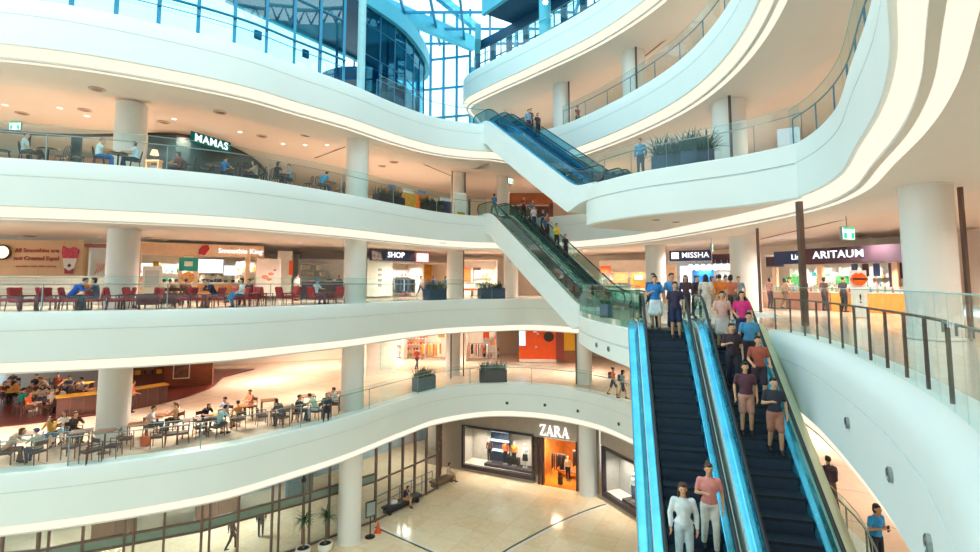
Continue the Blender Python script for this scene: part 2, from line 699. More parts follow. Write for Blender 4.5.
# escalator landings that stand out from the galleries
def landing(n, path, zt, h, where, deck, zd):
    back = offset(path, .06)
    o = MB().sweep(path, [(.4, zt), (.05, zt), (0, zt - .05), (0, zt - .68)])
    o.sweep(path, [(0, zt - .75), (0, zt - h + .04), (.04, zt - h), (.3, zt - h)])
    o = struct(o.build('trim_%d' % n, WHITE, smooth=True))
    MB().sweep(path, [(0, zt - .68), (.04, zt - .685), (.04, zt - .745), (0, zt - .75)]).build('shadow_groove', GROOVE, o)
    MB().prism(back + deck, zt - h + .01, zt - h + .1).build('underside', SOFFIT, o)
    MB().prism(back + deck, zd - .3, zd - .012).build('landing_floor', ST_W, o)
    o['label'] = where
    return o


landing(7, BUMP3, Z3, 1.9, 'rounded white landing standing out from the third gallery', [(11.2, 16.6), (10.9, 22), (10.2, 27.6)], Z3)
landing(8, LAND2, Z2 - .55, 1.4, 'white landing between the escalators on the second gallery', [(8.15, 15.1), (9.6, 18), (10.1, 22), (9.8, 29.7)], Z2R)

# ------------------------------------------------------------------ outer walls
OUT = smooth_path([(-40, 42), (-26, 42.5), (-16, 46), (-8, 49), (3, 50), (11, 48), (17.5, 41), (22, 32), (24, 25), (24, 16), (19, 8), (15, 0), (10, -8), (0, -12), (-40, -14)], 2)
for lv, (za, zb) in enumerate(((Z1, Z2 - 1.95), (Z2, Z3 - 1.95), (Z3, Z4 - 1.95))):
    struct(MB().sweep(OUT, [(0, za - .02), (0, zb + .02), (.3, zb + .02), (.3, za - .02)], True).build('wall_back', WARM))
OR_ = cut(OUT, (3, 50), (10, -8))
struct(MB().sweep(OR_, [(0, Z4 - .02), (0, Z5 - 1.93), (.3, Z5 - 1.93), (.3, Z4 - .02)], True).build('wall_back', WARM))

# ------------------------------------------------------------------ columns
COLM = mat('column paint', '#e6e1da', .4, var=.01)


def column(x, y, r, za, zb, where, strip=None):
    b = MB().lathe([(r + .03, 0), (r + .03, .05), (r, .06), (r, zb - za - .05), (r + .02, zb - za - .04), (r + .02, zb - za)], 40)
    o = struct(b.build('column', COLM, smooth=True, loc=(x, y, za)))
    o['label'] = 'round pale column ' + where
    return o


CEILS = {0: (Z0, Z1 - 2.03), 1: (Z1, Z2 - 2.03), 2: (Z2, Z3 - 2.03), 3: (Z3, Z4 - 2.03), 4: (Z4, Z5 - 2.03)}
for lv, names in ((0, 'on the ground floor'), (1, 'on the lowest gallery'), (2, 'on the second gallery'), (3, 'on the third gallery')):
    za, zb = CEILS[lv]
    zb += -.25 if lv < 9 else 0
    # the two big columns of the cafe side stand one above another
    for px0, d0, wh in ((122, 22.6, 'beside the cafe tables'), (355, 28.4, 'at the bend of the gallery')):
        if lv == 0 and px0 == 122:
            continue
        x, y = A(px0, d0, Z2 + 1.5)
        column(x, y, .62, za, zb, wh + ' ' + names)
for lv, px, d, r in ((1, 453, 38.5, .55), (2, 455, 37.5, .6), (3, 458, 38, .55), (1, 584, 35.2, .55), (0, 588, 34.5, .58),
                     (4, 562, 34.5, .62), (4, 634, 29.5, .68), (3, 730, 22.3, .72), (2, 656, 32, .62), (2, 746, 26, .72), (2, 511, 39, .55), (3, 503, 39, .5)):
    za, zb = CEILS[lv]
    if lv == 2 and px > 600 and d < 30:
        za = Z2R
    x, y = A(px, d, za + 1.5)
    column(x, y, r, za, zb - .02, ('on the ground floor', 'on the lowest gallery', 'on the second gallery', 'on the third gallery', 'on the fourth gallery')[lv] + ' at the far side of the atrium')
column(11.0, 12.5, .54, Z2R, Z3 - 2.27, 'close by at the second gallery railing')
# thin expansion posts and ceiling seams that run beside the columns
for k, (px, d, lv) in enumerate(((803, 16.4, 2), (759.5, 22, 2), (463.5, 37, 2), (463.5, 38, 1), (576, 35, 1), (451, 36.8, 1), (731, 21.4, 3), (636.5, 28.7, 4), (569, 33.8, 4), (452, 37.2, 3), (465, 37.8, 3))):
    za, zb = CEILS[lv]
    if lv == 2 and px > 700:
        za = Z2R
    x, y = A(px, d, za + 1.5)
    w_ = .16 if k == 0 else .09
    o = struct(MB().box((x, y, (za + zb) / 2), (w_, w_, zb - za)).build('trim_%d' % (20 + k), BROWN))
x, y = A(966, 12.6, Z2 + 1.5)
struct(MB().box((x, y, (Z2R + Z3 - 2.2) / 2), (.08, .09, Z3 - 2.2 - Z2R)).build('trim_40', BROWN))
# ------------------------------------------------------------------ escalators
SL = math.radians(35)
TREAD = mat('dark grooved step', '#262f3b', .5, .3, var=.15, scale=14)  # treads darker than risers to offset the stronger sky light on top
RISER = mat('step riser', '#354357', .5, .3, var=.1, scale=14)
RUBBER = mat('black handrail rubber', '#14161a', .35)
DECKM = mat('sky-tinted polished steel', '#5fb4d0', .22, .85, var=.12, scale=2.5)  # reflected sky is put into the blue base colour of the steel
DECKG = mat('polished grey steel', '#b9b9a6', .22, .85, var=.1, scale=2.5)
ESCG = glass('teal escalator glass', '#e0f5f5', .09)
TRUSS = mat('escalator cladding', '#e6ece9', .4, var=.012)
YEL = mat('yellow step line', '#c8a52e', .5)
ESCB = glass('blue escalator glass', '#c4e9f4', .12, .02, '#b8ecff')
ESCS = []


TREADL = mat('grey teal step', '#55696f', .4, .3, var=.1, scale=14)


def escalator(x, y, zt, zb, d, label, group, deck=DECKM, gl=ESCG, clad=1.6, outer=0):
    rise = zt - zb
    R = rise / math.tan(SL)
    t = rise / R
    rz = math.atan2(d[1], d[0])
    o = root('escalator', label, 'escalator', (x, y, zt), rz, group)

    def line(u):                      # height of the step nosing line, eased at both ends
        def ease(v):                  # softened max(0, v)
            k = .5
            return 0 if v < -k else (v if v > k else (v + k) ** 2 / (4 * k))
        return -t * (ease(u) - ease(u - R))
    us = [-1.7, -1.0, -.5, -.25, 0, .25, .5] + [R * i / 8 for i in range(1, 8)] + [R - .5, R - .25, R, R + .25, R + .5, R + 1.0, R + 1.5]
    top = [(u, line(u) + .16) for u in us]
    bot = [(R + 1.5, -rise - .5), (R + .3, -rise - .75), (R - .6, line(R - .6) - clad + .1)] + [(u, line(u) - clad) for u in (R * .5, .5)] + [(-.1, -clad + .15), (-1.7, -.9)]
    # cladding: two side shells and a soffit, hollow between
    b = MB()
    for s in (-1, 1):
        b.xprism(top + bot, s * .80 - .02, s * .80 + .02)
    b.build('side_cladding', TRUSS, o)
    sof = MB()
    pts = [(R + 1.5, -rise - .5)] + bot[1:]
    for i in range(len(pts) - 1):
        (u0, z0), (u1, z1) = pts[i], pts[i + 1]
        sof.add([(u0, -.78, z0), (u0, .78, z0), (u1, .78, z1), (u1, -.78, z1), (u0, -.78, z0 + .04), (u0, .78, z0 + .04), (u1, .78, z1 + .04), (u1, -.78, z1 + .04)],
                [(0, 1, 2, 3), (7, 6, 5, 4), (0, 4, 5, 1), (2, 6, 7, 3), (1, 5, 6, 2), (0, 3, 7, 4)])
    sof.build('soffit_panel', TRUSS, o)
    # steps
    n = int(R / .4)
    sm = MB()
    h = .4 * t
    sm.box((.2, 0, -.03), (.4, 1.0, .06))
    sm.cur = 1
    sm.box((.385, 0, -.06 - h / 2), (.03, 1.0, h))
    sm.cur = 2
    sm.box((.39, 0, .001), (.025, 1.0, .006))
    me = sm.mesh('step', [TREAD if deck is DECKM and d is D1 else TREADL, RISER if d is D1 else mat('teal riser', '#43565c', .4), mat('dark step nosing', '#2c3745', .4, .4)])  # nosing colour set dark for low contrast between steps
    for i in range(n + 1):
        u = i * R / (n + 1)
        link('step', me, o, (u, 0, line(u) + .0))
    for (ua, ub, z) in ((-1.7, 0, 0), (R, R + 1.5, -rise)):
        MB().box(((ua + ub) / 2, 0, z - .03), (ub - ua, 1.02, .06)).build('landing_plate', STEEL, o)
    # inner skirts, sloping decks, glass and handrails on both sides
    for s in (-1, 1):
        b = MB()
        pr = [(s * .51, -.12), (s * .51, .12), (s * .56, .20), (s * .66, .22), (s * .69, .2), (s * .78, .17), (s * .78, .1)]
        vs = [(u, v, line(u) + dz) for u in us for v, dz in pr]
        m = len(pr)
        fs = []
        for i in range(len(us) - 1):
            for j in range(m - 1):
                a = i * m + j
                q = (a, a + 1, a + m + 1, a + m)
                fs.append(q if s < 0 else q[::-1])
        b.add(vs, fs)
        b.build('deck_cover', deck, o, smooth=True)
        # glass panel outline with rounded newel ends
        hi = [(u, line(u) + .98) for u in us]
        r = .38
        e0 = [(-1.7 - r * math.sin(a), .6 + r * math.cos(a)) for a in [PI * k / 8 for k in range(1, 8)]]
        e1 = [(R + 1.5 + r * math.sin(a), -rise + .6 + r * math.cos(a)) for a in [PI * k / 8 for k in range(1, 8)]]
        lo = [(u, line(u) + .2) for u in us]
        k = len(us)
        b = MB()
        for i in range(k - 1):
            (ua, za), (ub, zb_) = lo[i], lo[i + 1]
            (uc, zc), (ud, zd) = hi[i + 1], hi[i]
            y0, y1 = s * .62 - .006, s * .62 + .006
            b.add([(ua, y0, za), (ub, y0, zb_), (uc, y0, zc - .03), (ud, y0, zd - .03), (ua, y1, za), (ub, y1, zb_), (uc, y1, zc - .03), (ud, y1, zd - .03)],
                  [(0, 1, 2, 3), (7, 6, 5, 4)])
        for e, uu, zz, sg in ((e0, -1.7, 0, 1), (e1, R + 1.5, -rise, -1)):
            ring = [(uu, zz + .95)] + e + [(uu, zz + .2)]
            for y_ in (s * .62 - .006, s * .62 + .006):
                b.add([(u, y_, z) for u, z in ring], [tuple(range(len(ring)))])
        b.build('glass_panel', gl, o)
        path = [(-1.5, .24), (-1.75, .24)] + e0[::-1] + hi + e1 + [(R + 1.55, -rise + .24), (R + 1.3, -rise + .24)]
        MB().tube([(u, s * .62, z) for u, z in path], .042, 8, flat=.8).build('handrail', RUBBER, o, smooth=True)
    if outer:
        pr = [(outer * .80, -.35), (outer * .80, .16), (outer * .83, .19), (outer * 1.06, .19), (outer * 1.09, .16), (outer * 1.09, -.35)]
        m = len(pr)
        vs = [(u, v, line(u) + dz) for u in us[3:-3] for v, dz in pr]
        fs = []
        for i in range(len(us) - 7):
            for j in range(m - 1):
                a = i * m + j
                q = (a, a + 1, a + m + 1, a + m)
                fs.append(q if outer < 0 else q[::-1])
        fs += [tuple(range(m)), tuple(range((len(us) - 7) * m, (len(us) - 6) * m))[::-1]]
        MB().add(vs, fs).build('outer_deck', DECKM if outer < 0 else mat('khaki deck', '#c9c7a4', .35, .3), o, smooth=True)
    ESCS.append(dict(o=o, x=x, y=y, zt=zt, d=d, R=R, line=line, rz=rz))
    return ESCS[-1]


def on_step(e, k, v=0.0, lift=0.0):
    """World position of the middle of step k, v metres off the centre line."""
    n = int(e['R'] / .4)
    u = k * e['R'] / (n + 1) + .2
    dx, dy = e['d']
    return (e['x'] + dx * u - dy * v, e['y'] + dy * u + dx * v, e['zt'] + e['line'](u - .2) + .002)


def unit(x, y):
    l = math.hypot(x, y)
    return (x / l, y / l)


D1 = unit(-.247, -.97)
D2 = unit(.54, -.84)
gE = 'escalators crossing the atrium'
EF0 = escalator(5.43, 15.73, Z2R, Z1, D1, 'long dark escalator lane running down towards the viewer, the one beside the white lobby side', gE, outer=-1)
EF1 = escalator(5.43 - D1[1] * 1.75, 15.73 + D1[0] * 1.75, Z2R, Z1, D1, 'long dark escalator lane crowded at its top, beside the cream curved balcony', gE, DECKM, outer=1)
EM0 = escalator(.75, 34.6, Z3, Z2R, D2, 'middle flight, nearly empty lane with green glass above the white cladding', gE, DECKG)
EM1 = escalator(.75 - D2[1] * 1.75, 34.6 + D2[0] * 1.75, Z3, Z2R, D2, 'middle flight, busy lane carrying the rider in yellow', gE, DECKG)
EU0 = escalator(.5, 32.35, Z4, Z3, D2, 'top flight, empty lane with teal glass above the white cladding', gE, DECKM, ESCB)
EU1 = escalator(.5 - D2[1] * 1.75, 32.35 + D2[0] * 1.75, Z4, Z3, D2, 'top flight, lane carrying three riders near its head', gE, DECKM, ESCB)
# ------------------------------------------------------------------ people
SKIN = mat('skin', '#d9a17c', .5, var=.05)
EYE_M = mat('eye', '#20160f', .3)
LIP = mat('lips', '#a5574c', .5)
HAIRC = {'black': mat('black hair', '#17120f', .45), 'brown': mat('brown hair', '#4a2d1b', .5), 'grey': mat('grey hair', '#8b8781', .6)}
SHOE = mat('dark shoe', '#26211f', .5)
SHOEW = mat('white shoe', '#e6e2da', .5)
V = Vector


def cloth(c):
    return mat('cloth ' + c, c, .85, var=.12, scale=9)


# joints of each pose; the figure faces -y, its feet (or the floor under its seat) at the origin
def pose_stand(arm='down', step=0.0, lean=0.0):
    j = dict(pel=V((0, 0, .93)), che=V((0, .0 - lean * .3, 1.24)), nec=V((0, .01 - lean * .45, 1.44)), hea=V((0, -.025 - lean * .55, 1.585)))
    for s, k in ((1, 'L'), (-1, 'R')):
        f = step * s
        j['hip' + k] = V((s * .085, 0, .90))
        j['kne' + k] = V((s * .095, -.03 - f * .22, .49))
        j['ank' + k] = V((s * .10, .03 - f * .32 + (.06 if f < 0 else 0), .085 + (.05 if f < 0 else 0)))
        j['sho' + k] = V((s * .168, .01 - lean * .4, 1.365))
        if arm == 'down':
            j['elb' + k] = V((s * .235, .04 + f * .16, 1.11))
            j['wri' + k] = V((s * .235, -.03 + f * .26, .87))
        elif arm == 'phone':
            j['elb' + k] = V((s * .225, -.02, 1.11))
            j['wri' + k] = V((s * .07, -.25, 1.20))
        elif arm == 'one':
            j['elb' + k] = V((s * .235, .03, 1.11))
            j['wri' + k] = V((s * .235, -.04, .87)) if s > 0 else V((s * .12, -.24, 1.2))
        elif arm == 'hold':
            j['elb' + k] = V((s * .235, .02, 1.11))
            j['wri' + k] = V((s * .20, -.22, 1.02))
    return j


def pose_sit(lean=.0, arm='table', crossed=False):
    j = dict(pel=V((0, .03, .54)), che=V((0, .05 - lean * .28, .86)), nec=V((0, .04 - lean * .46, 1.06)), hea=V((0, .01 - lean * .58, 1.20 - lean * .03)))
    for s, k in ((1, 'L'), (-1, 'R')):
        j['hip' + k] = V((s * .09, .0, .53))
        j['kne' + k] = V((s * .11, -.42, .52))
        j['ank' + k] = V((s * .11, -.42 + (.08 if s > 0 else -.06), .085))
        if crossed and s < 0:
            j['kne' + k] = V((.02, -.42, .62))
            j['ank' + k] = V((.14, -.58, .30))
        j['sho' + k] = V((s * .168, .05 - lean * .42, .985))
        if arm == 'table':
            j['elb' + k] = V((s * .25, -.14 - lean * .3, .80))
            j['wri' + k] = V((s * .12, -.38 - lean * .25, .80))
        elif arm == 'lap':
            j['elb' + k] = V((s * .24, .02 - lean * .3, .75))
            j['wri' + k] = V((s * .12, -.22 - lean * .1, .64))
        elif arm == 'face':
            j['elb' + k] = V((s * .20, -.27 - lean * .3, .80))
            j['wri' + k] = V((s * .06, -.20 - lean * .4, 1.06))
    return j


POSES = {
    'stand': pose_stand(), 'walk': pose_stand('down', .7), 'phone': pose_stand('phone', 0, .12), 'hold': pose_stand('hold', .25), 'one': pose_stand('one', .2),
    'sit': pose_sit(.15, 'table'), 'lean': pose_sit(.75, 'table'), 'lap': pose_sit(0, 'lap', True), 'rest': pose_sit(.1, 'lap'), 'face': pose_sit(.45, 'face'),
}


def capsule(b, p, q, r0, r1, n=10):
    d = q - p
    l = d.length or 1e-6
    d /= l
    path, rr = [], []
    for k in range(4):
        a = PI / 2 * (1 - k / 3.0)
        path.append(p - d * r0 * math.sin(a)); rr.append(max(.001, r0 * math.cos(a)))
    path.append(p + d * (l * .5)); rr.append((r0 + r1) / 2)
    for k in range(4):
        a = PI / 2 * (k / 3.0)
        path.append(q + d * r1 * math.sin(a)); rr.append(max(.001, r1 * math.cos(a)))
    b.tube(path, rr, n)


def remesh(b, name, mats, vox, dec=.4, extra=None):
    me = b.mesh('tmp', mats)
    o = bpy.data.objects.new('tmp', me)
    COL.objects.link(o)
    m = o.modifiers.new('r', 'REMESH')
    m.mode = 'VOXEL'
    m.voxel_size = vox
    m = o.modifiers.new('s', 'SMOOTH')
    m.factor = .5
    m.iterations = 3
    m = o.modifiers.new('d', 'DECIMATE')
    m.ratio = dec
    dg = bpy.context.evaluated_depsgraph_get()
    me2 = bpy.data.meshes.new_from_object(o.evaluated_get(dg))
    bpy.data.objects.remove(o)
    bpy.data.meshes.remove(me)
    me2.name = name
    me2.materials.clear()
    for x in mats:
        me2.materials.append(x)
    if extra is not None:
        bm = bmesh.new()
        bm.from_mesh(me2)
        for f in bm.faces:
            f.material_index = 0
        base = [bm.verts.new(v) for v in extra.v]
        for f, i in zip(extra.f, extra.mi):
            try:
                q = bm.faces.new([base[k] for k in f])
                q.material_index = i
            except ValueError:
                pass
        bm.to_mesh(me2)
        bm.free()
    for p in me2.polygons:
        p.use_smooth = True
    return me2


PM = {}


def body_mesh(pose):
    k = ('body', pose)
    if k in PM:
        return PM[k]
    j = POSES[pose]
    b = MB()
    h = j['hea']
    up = (h - j['nec']).normalized()
    b.ball(h + V((0, .008, .015)), (.074, .092, .098))
    capsule(b, h + V((0, -.035, -.05)), h + V((0, -.045, -.085)), .05, .034)
    b.ball(h + V((0, -.098, -.008)), (.013, .02, .022))
    for s in (-1, 1):
        b.ball(h + V((s * .076, .01, -.01)), (.012, .022, .034))
    capsule(b, j['nec'] - V((0, 0, .05)), h - V((0, -.005, .06)), .055, .05)
    b.ball(j['che'], (.145, .105, .19))
    b.ball(j['pel'] + V((0, 0, .02)), (.15, .11, .13))
    capsule(b, j['pel'], j['che'], .105, .11)
    capsule(b, j['shoL'] * .85 + j['shoR'] * .15, j['shoR'] * .85 + j['shoL'] * .15, .045, .045)
    capsule(b, j['shoL'] * .4 + j['shoR'] * .6 + V((0, 0, .02)), j['nec'], .05, .05)
    ex = MB()
    for s, q in ((1, 'L'), (-1, 'R')):
        capsule(b, j['hip' + q], j['kne' + q], .082, .055)
        capsule(b, j['kne' + q], j['kne' + q] * .55 + j['ank' + q] * .45, .055, .052)
        capsule(b, j['kne' + q] * .6 + j['ank' + q] * .4, j['ank' + q], .052, .036)
        a = j['ank' + q]
        capsule(b, a + V((0, .03, -.04)), a + V((0, -.14, -.055)), .036, .026)
        capsule(b, j['sho' + q], j['elb' + q], .045, .037)
        capsule(b, j['elb' + q], j['wri' + q], .039, .026)
        d = (j['wri' + q] - j['elb' + q]).normalized()
        side = d.cross(V((0, 0, 1)))
        if side.length < .3:
            side = V((0, 1, 0))
        side.normalize()
        palm = j['wri' + q] + d * .05
        capsule(b, j['wri' + q], palm + d * .01, .024, .03)
        nrm = side.cross(d).normalized()
        drop = nrm * (-1 if nrm.z > 0 else 1)
        for i, ln in enumerate((.062, .075, .07, .052)):
            r0 = palm + side * ((i - 1.5) * .017) + d * .012
            m1 = r0 + d * ln * .55 + drop * .008
            m2 = m1 + d * ln * .45 + drop * .022
            ex.cur = 0
            ex.tube([r0, m1, m2], [.0095, .0085, .006], 6)
        t0 = palm - d * .02 + side * (.025 * s)
        ex.tube([t0, t0 + d * .03 + side * (.03 * s), t0 + d * .055 + side * (.034 * s) + drop * .012], [.011, .010, .007], 6)
    for s in (-1, 1):
        ex.cur = 1
        ex.ball(h + V((s * .031, -.082, .012)), (.012, .008, .007), 8, 6)
    ex.cur = 2
    ex.ball(h + V((0, -.083, -.055)), (.024, .008, .007), 8, 6)
    PM[k] = remesh(b, 'body', [SKIN, EYE_M, LIP], .016, .35, ex)
    return PM[k]


def top_mesh(pose, long):
    k = ('top', pose, long)
    if k in PM:
        return PM[k]
    j = POSES[pose]
    b = MB()
    b.ball(j['che'], (.165, .122, .205))
    b.ball(j['pel'] + V((0, 0, .05)), (.165, .125, .11))
    capsule(b, j['pel'] + V((0, 0, .03)), j['che'], .125, .127)
    capsule(b, j['shoL'] * .92 + j['shoR'] * .08, j['shoR'] * .92 + j['shoL'] * .08, .056, .056)
    capsule(b, j['shoL'] * .5 + j['shoR'] * .5 + V((0, 0, .03)), j['nec'] + V((0, 0, .005)), .07, .052)
    for q in 'LR':
        e = j['elb' + q] if long else j['sho' + q] * .35 + j['elb' + q] * .65
        capsule(b, j['sho' + q], e, .062, .054)
        if long:
            capsule(b, j['elb' + q], j['elb' + q] * .1 + j['wri' + q] * .9, .054, .04)
    PM[k] = remesh(b, 'shirt', [cloth('#ffffff')], .02, .4)
    return PM[k]


def bottom_mesh(pose, kind):
    k = ('bot', pose, kind)
    if k in PM:
        return PM[k]
    j = POSES[pose]
    b = MB()
    b.ball(j['pel'] + V((0, 0, .0)), (.163, .124, .12))
    for q in 'LR':
        if kind == 'trousers':
            capsule(b, j['hip' + q], j['kne' + q], .098, .072)
            capsule(b, j['kne' + q], j['ank' + q] + V((0, 0, .02)), .071, .056)
        elif kind == 'shorts':
            capsule(b, j['hip' + q], j['hip' + q] * .15 + j['kne' + q] * .85, .100, .085)
    if kind == 'skirt':
        kn = (j['kneL'] + j['kneR']) / 2
        hp = (j['hipL'] + j['hipR']) / 2
        for s in (-1, -.5, 0, .5, 1):
            capsule(b, hp + V((s * .08, 0, 0)), hp * .12 + kn * .88 + V((s * .13, 0, 0)), .10, .095)
    PM[k] = remesh(b, 'trousers', [cloth('#ffffff')], .02, .4)
    return PM[k]


def hair_mesh(pose, style):
    k = ('hair', pose, style)
    if k in PM:
        return PM[k]
    h = POSES[pose]['hea']
    b = MB()
    b.ball(h + V((0, .028, .036)), (.086, .092, .092))
    b.ball(h + V((0, -.03, .085)), (.066, .062, .035))
    if style == 'long':
        b.ball(h + V((0, .055, -.05)), (.088, .055, .15))
        for s in (-1, 1):
            capsule(b, h + V((s * .072, .015, .02)), h + V((s * .085, .01, -.15)), .026, .022)
    if style == 'tail':
        capsule(b, h + V((0, .12, .03)), h + V((0, .15, -.15)), .036, .02)
    if style == 'bun':
        b.ball(h + V((0, .10, .10)), .045)
    if style == 'bob':
        b.ball(h + V((0, .045, -.025)), (.092, .066, .10))
    if style == 'cap':
        capsule(b, h + V((0, -.07, .06)), h + V((0, -.15, .05)), .05, .03)
    PM[k] = remesh(b, 'hair', [HAIRC['black']], .013, .4)
    return PM[k]


def shoe_mesh(pose, q):
    k = ('shoe', pose, q)
    if k in PM:
        return PM[k]
    a = POSES[pose]['ank' + q]
    b = MB()
    capsule(b, a + V((0, .035, -.045)), a + V((0, -.145, -.055)), .042, .034)
    capsule(b, a + V((0, .02, -.03)), a + V((0, .0, .01)), .045, .045)
    PM[k] = remesh(b, 'shoe', [SHOE], .016, .5)
    return PM[k]


def recolor(o, m):
    o.material_slots[0].link = 'OBJECT'
    o.material_slots[0].material = m


BACKP = None


def person(loc, rz, pose, top, bottom, label, kind='trousers', hair='short', hc='black', long=False, group=None, bag=None, shoe=SHOE, scale=1.0, name='person', item=None):
    o = root(name, label, 'person', loc, rz, group)
    o.scale = (scale, scale, scale)
    link('body', body_mesh(pose), o)
    t = link('shirt', top_mesh(pose, long), o)
    recolor(t, cloth(top))
    t = link({'trousers': 'trousers', 'shorts': 'shorts', 'skirt': 'skirt'}[kind], bottom_mesh(pose, kind), o)
    recolor(t, cloth(bottom))
    t = link('cap' if hair == 'cap' else 'hair', hair_mesh(pose, hair), o)
    recolor(t, cloth(hc) if hc.startswith('#') else HAIRC[hc])
    for q in 'LR':
        t = link('shoe', shoe_mesh(pose, q), o)
        recolor(t, shoe)
    j = POSES[pose]
    if bag:
        b = MB().rbox(tuple(j['che'] + V((0, .2, -.02))), (.30, .16, .40), .05)
        for s in (-1, 1):
            b.tube([j['che'] + V((s * .11, .13, .17)), j['sho' + 'LR'[s < 0]] * .6 + j['nec'] * .4 + V((0, -.0, .045)), j['che'] + V((s * .13, -.125, .05)), j['che'] + V((s * .14, .1, -.16))], .016, 6)
        b.build('backpack', cloth(bag), o)
    if item == 'phone':
        p = (j['wriL'] + j['wriR']) / 2 + V((0, -.075, .03))
        ph = MB().rbox((p.x, p.y, p.z), (.075, .012, .15), .005).build('phone', mat('phone black', '#15181c', .2), None, loc=(0, 0, 0))
        ph.matrix_world = Matrix.Translation(loc) @ Matrix.Rotation(rz, 4, 'Z') @ Matrix.Scale(scale, 4)
        tag(ph, 'dark phone held by ' + label[:60].split(',')[0], 'phone')
    return o


def facing(frm, to):
    """Turn so that a figure at frm looks towards to."""
    return math.atan2(to[1] - frm[1], to[0] - frm[0]) + PI / 2
# ------------------------------------------------------------------ furniture
WOODD = mat('dark cafe wood', '#64382a', .45, var=.15, scale=6)
WOODM = mat('brown table wood', '#8a5534', .4, var=.15, scale=6)
LEATH = mat('dark brown leather', '#492a24', .45, var=.1)
RED = mat('wine red fabric', '#a3222b', .75, var=.1, scale=9)
REDD = mat('dark red lacquer', '#5d1d20', .4, var=.1)
BLACKW = mat('black painted wood', '#211c1c', .4, var=.1)


def cafe_chair(col=WOODD, seatm=LEATH):
    def fn():
        o = root('cafe_chair', 'x', 'chair')
        MB().rbox((0, 0, .455), (.46, .44, .06), .02).build('seat', seatm, o)
        b = MB().rbox((0, .235, .78), (.42, .035, .16), .015)
        b.build('backrest', seatm, o)
        for s in (-1, 1):
            MB().tube([(s * .225, -.20, 0), (s * .225, -.20, .66)], .019, 6).build('leg', col, o)
            MB().tube([(s * .225, .25, 0), (s * .225, .22, .44), (s * .215, .245, .88)], .019, 6).build('leg', col, o)
            MB().rbox((s * .225, .01, .665), (.05, .46, .025), .008).build('armrest', col, o)
        b = MB()
        for s in (-1, 1):
            b.box((s * .2, 0, .415), (.03, .42, .04))
        b.box((0, .2, .415), (.42, .03, .04)).box((0, -.19, .415), (.42, .03, .04))
        b.build('seat_frame', col, o)
        return o
    return fn


def lounge_chair():
    o = root('lounge_chair', 'x', 'chair')
    MB().rbox((0, 0, .40), (.60, .58, .13), .04).build('seat', RED, o)
    b = MB().rbox((0, 0, 0), (.58, .12, .52), .04)
    b.xform(Matrix.Translation((0, .30, .66)) @ Matrix.Rotation(-.22, 4, 'X'))
    b.build('backrest', RED, o)
    for s in (-1, 1):
        b = MB().tube([(s * .32, -.26, 0), (s * .31, -.25, .56)], .02, 6)
        b.build('leg', REDD, o)
        MB().tube([(s * .32, .34, 0), (s * .31, .27, .56)], .02, 6).build('leg', REDD, o)
        MB().rbox((s * .315, 0, .575), (.06, .60, .03), .01).build('armrest', REDD, o)
    return o


def red_sofa():
    o = root('sofa', 'x', 'sofa')
    MB().rbox((0, 0, .36), (1.5, .7, .2), .05).build('seat', RED, o)
    MB().rbox((0, .33, .66), (1.5, .16, .5), .05).build('backrest', RED, o)
    for s in (-1, 1):
        MB().rbox((s * .78, 0, .42), (.12, .76, .44), .04).build('armrest', REDD, o)
        for y in (-.28, .3):
            MB().tube([(s * .68, y, 0), (s * .68, y, .28)], .025, 6).build('leg', REDD, o)
    return o


def bent_chair():
    """Black chair with a round hooped back."""
    o = root('bentwood_chair', 'x', 'chair')
    MB().lathe([(.01, .44), (.20, .44), (.215, .455), (.20, .475), (.01, .48)], 18).build('seat', BLACKW, o, smooth=True)
    hoop = [(-.19, .16, .47)] + [(-.2 * math.cos(a), .19 + .05 * math.sin(a), .62 + .28 * math.sin(a)) for a in [PI * k / 10 for k in range(11)]] + [(.19, .16, .47)]
    b = MB().tube(hoop, .016, 6)
    b.build('backrest', BLACKW, o)
    b = MB()
    for x in (-.09, 0, .09):
        b.tube([(x, .18, .47), (x, .235, .86 - abs(x) * .5)], .009, 5)
    b.build('back_spindle', BLACKW, o)
    for sx in (-1, 1):
        for sy in (-1, 1):
            MB().tube([(sx * .14, sy * .14, .45), (sx * .20, sy * .20, 0)], [.018, .013], 6).build('leg', BLACKW, o)
    return o


def square_table(w_, d_, h, top, leg, n='cafe_table'):
    def fn():
        o = root(n, 'x', 'table')
        MB().rbox((0, 0, h - .02), (w_, d_, .04), .012).build('tabletop', top, o)
        for sx in (-1, 1):
            for sy in (-1, 1):
                MB().box((sx * (w_ / 2 - .05), sy * (d_ / 2 - .05), (h - .04) / 2), (.045, .045, h - .04)).build('leg', leg, o)
        return o
    return fn


def round_table(r, h, top, leg):
    def fn():
        o = root('pedestal_table', 'x', 'table')
        MB().lathe([(.01, h - .035), (r - .02, h - .035), (r, h - .02), (r - .01, h), (.01, h)], 28).build('tabletop', top, o)
        MB().lathe([(.035, .03), (.03, h - .035)], 12).build('pedestal', leg, o, smooth=True)
        MB().lathe([(.24, 0), (.24, .015), (.05, .04)], 20).build('base', leg, o)
        return o
    return fn


CH1 = Maker(cafe_chair())
CHR = Maker(lounge_chair)
SOFA = Maker(red_sofa)
CHB = Maker(bent_chair)
TB1 = Maker(square_table(.75, .75, .74, WOODM, WOODD))
TBL = Maker(square_table(1.5, .75, .74, WOODM, WOODD, 'dining_table'))
TB2 = Maker(square_table(.6, .6, .62, REDD, REDD, 'low_table'))
TB3 = Maker(round_table(.36, .74, BLACKW, BLACKW))
TBP = Maker(round_table(.42, .9, WOODM, WOODD))
CUPM = mat('paper cup', '#f4efe6', .6)
LIDM = mat('cup lid', '#4b2f24', .5)


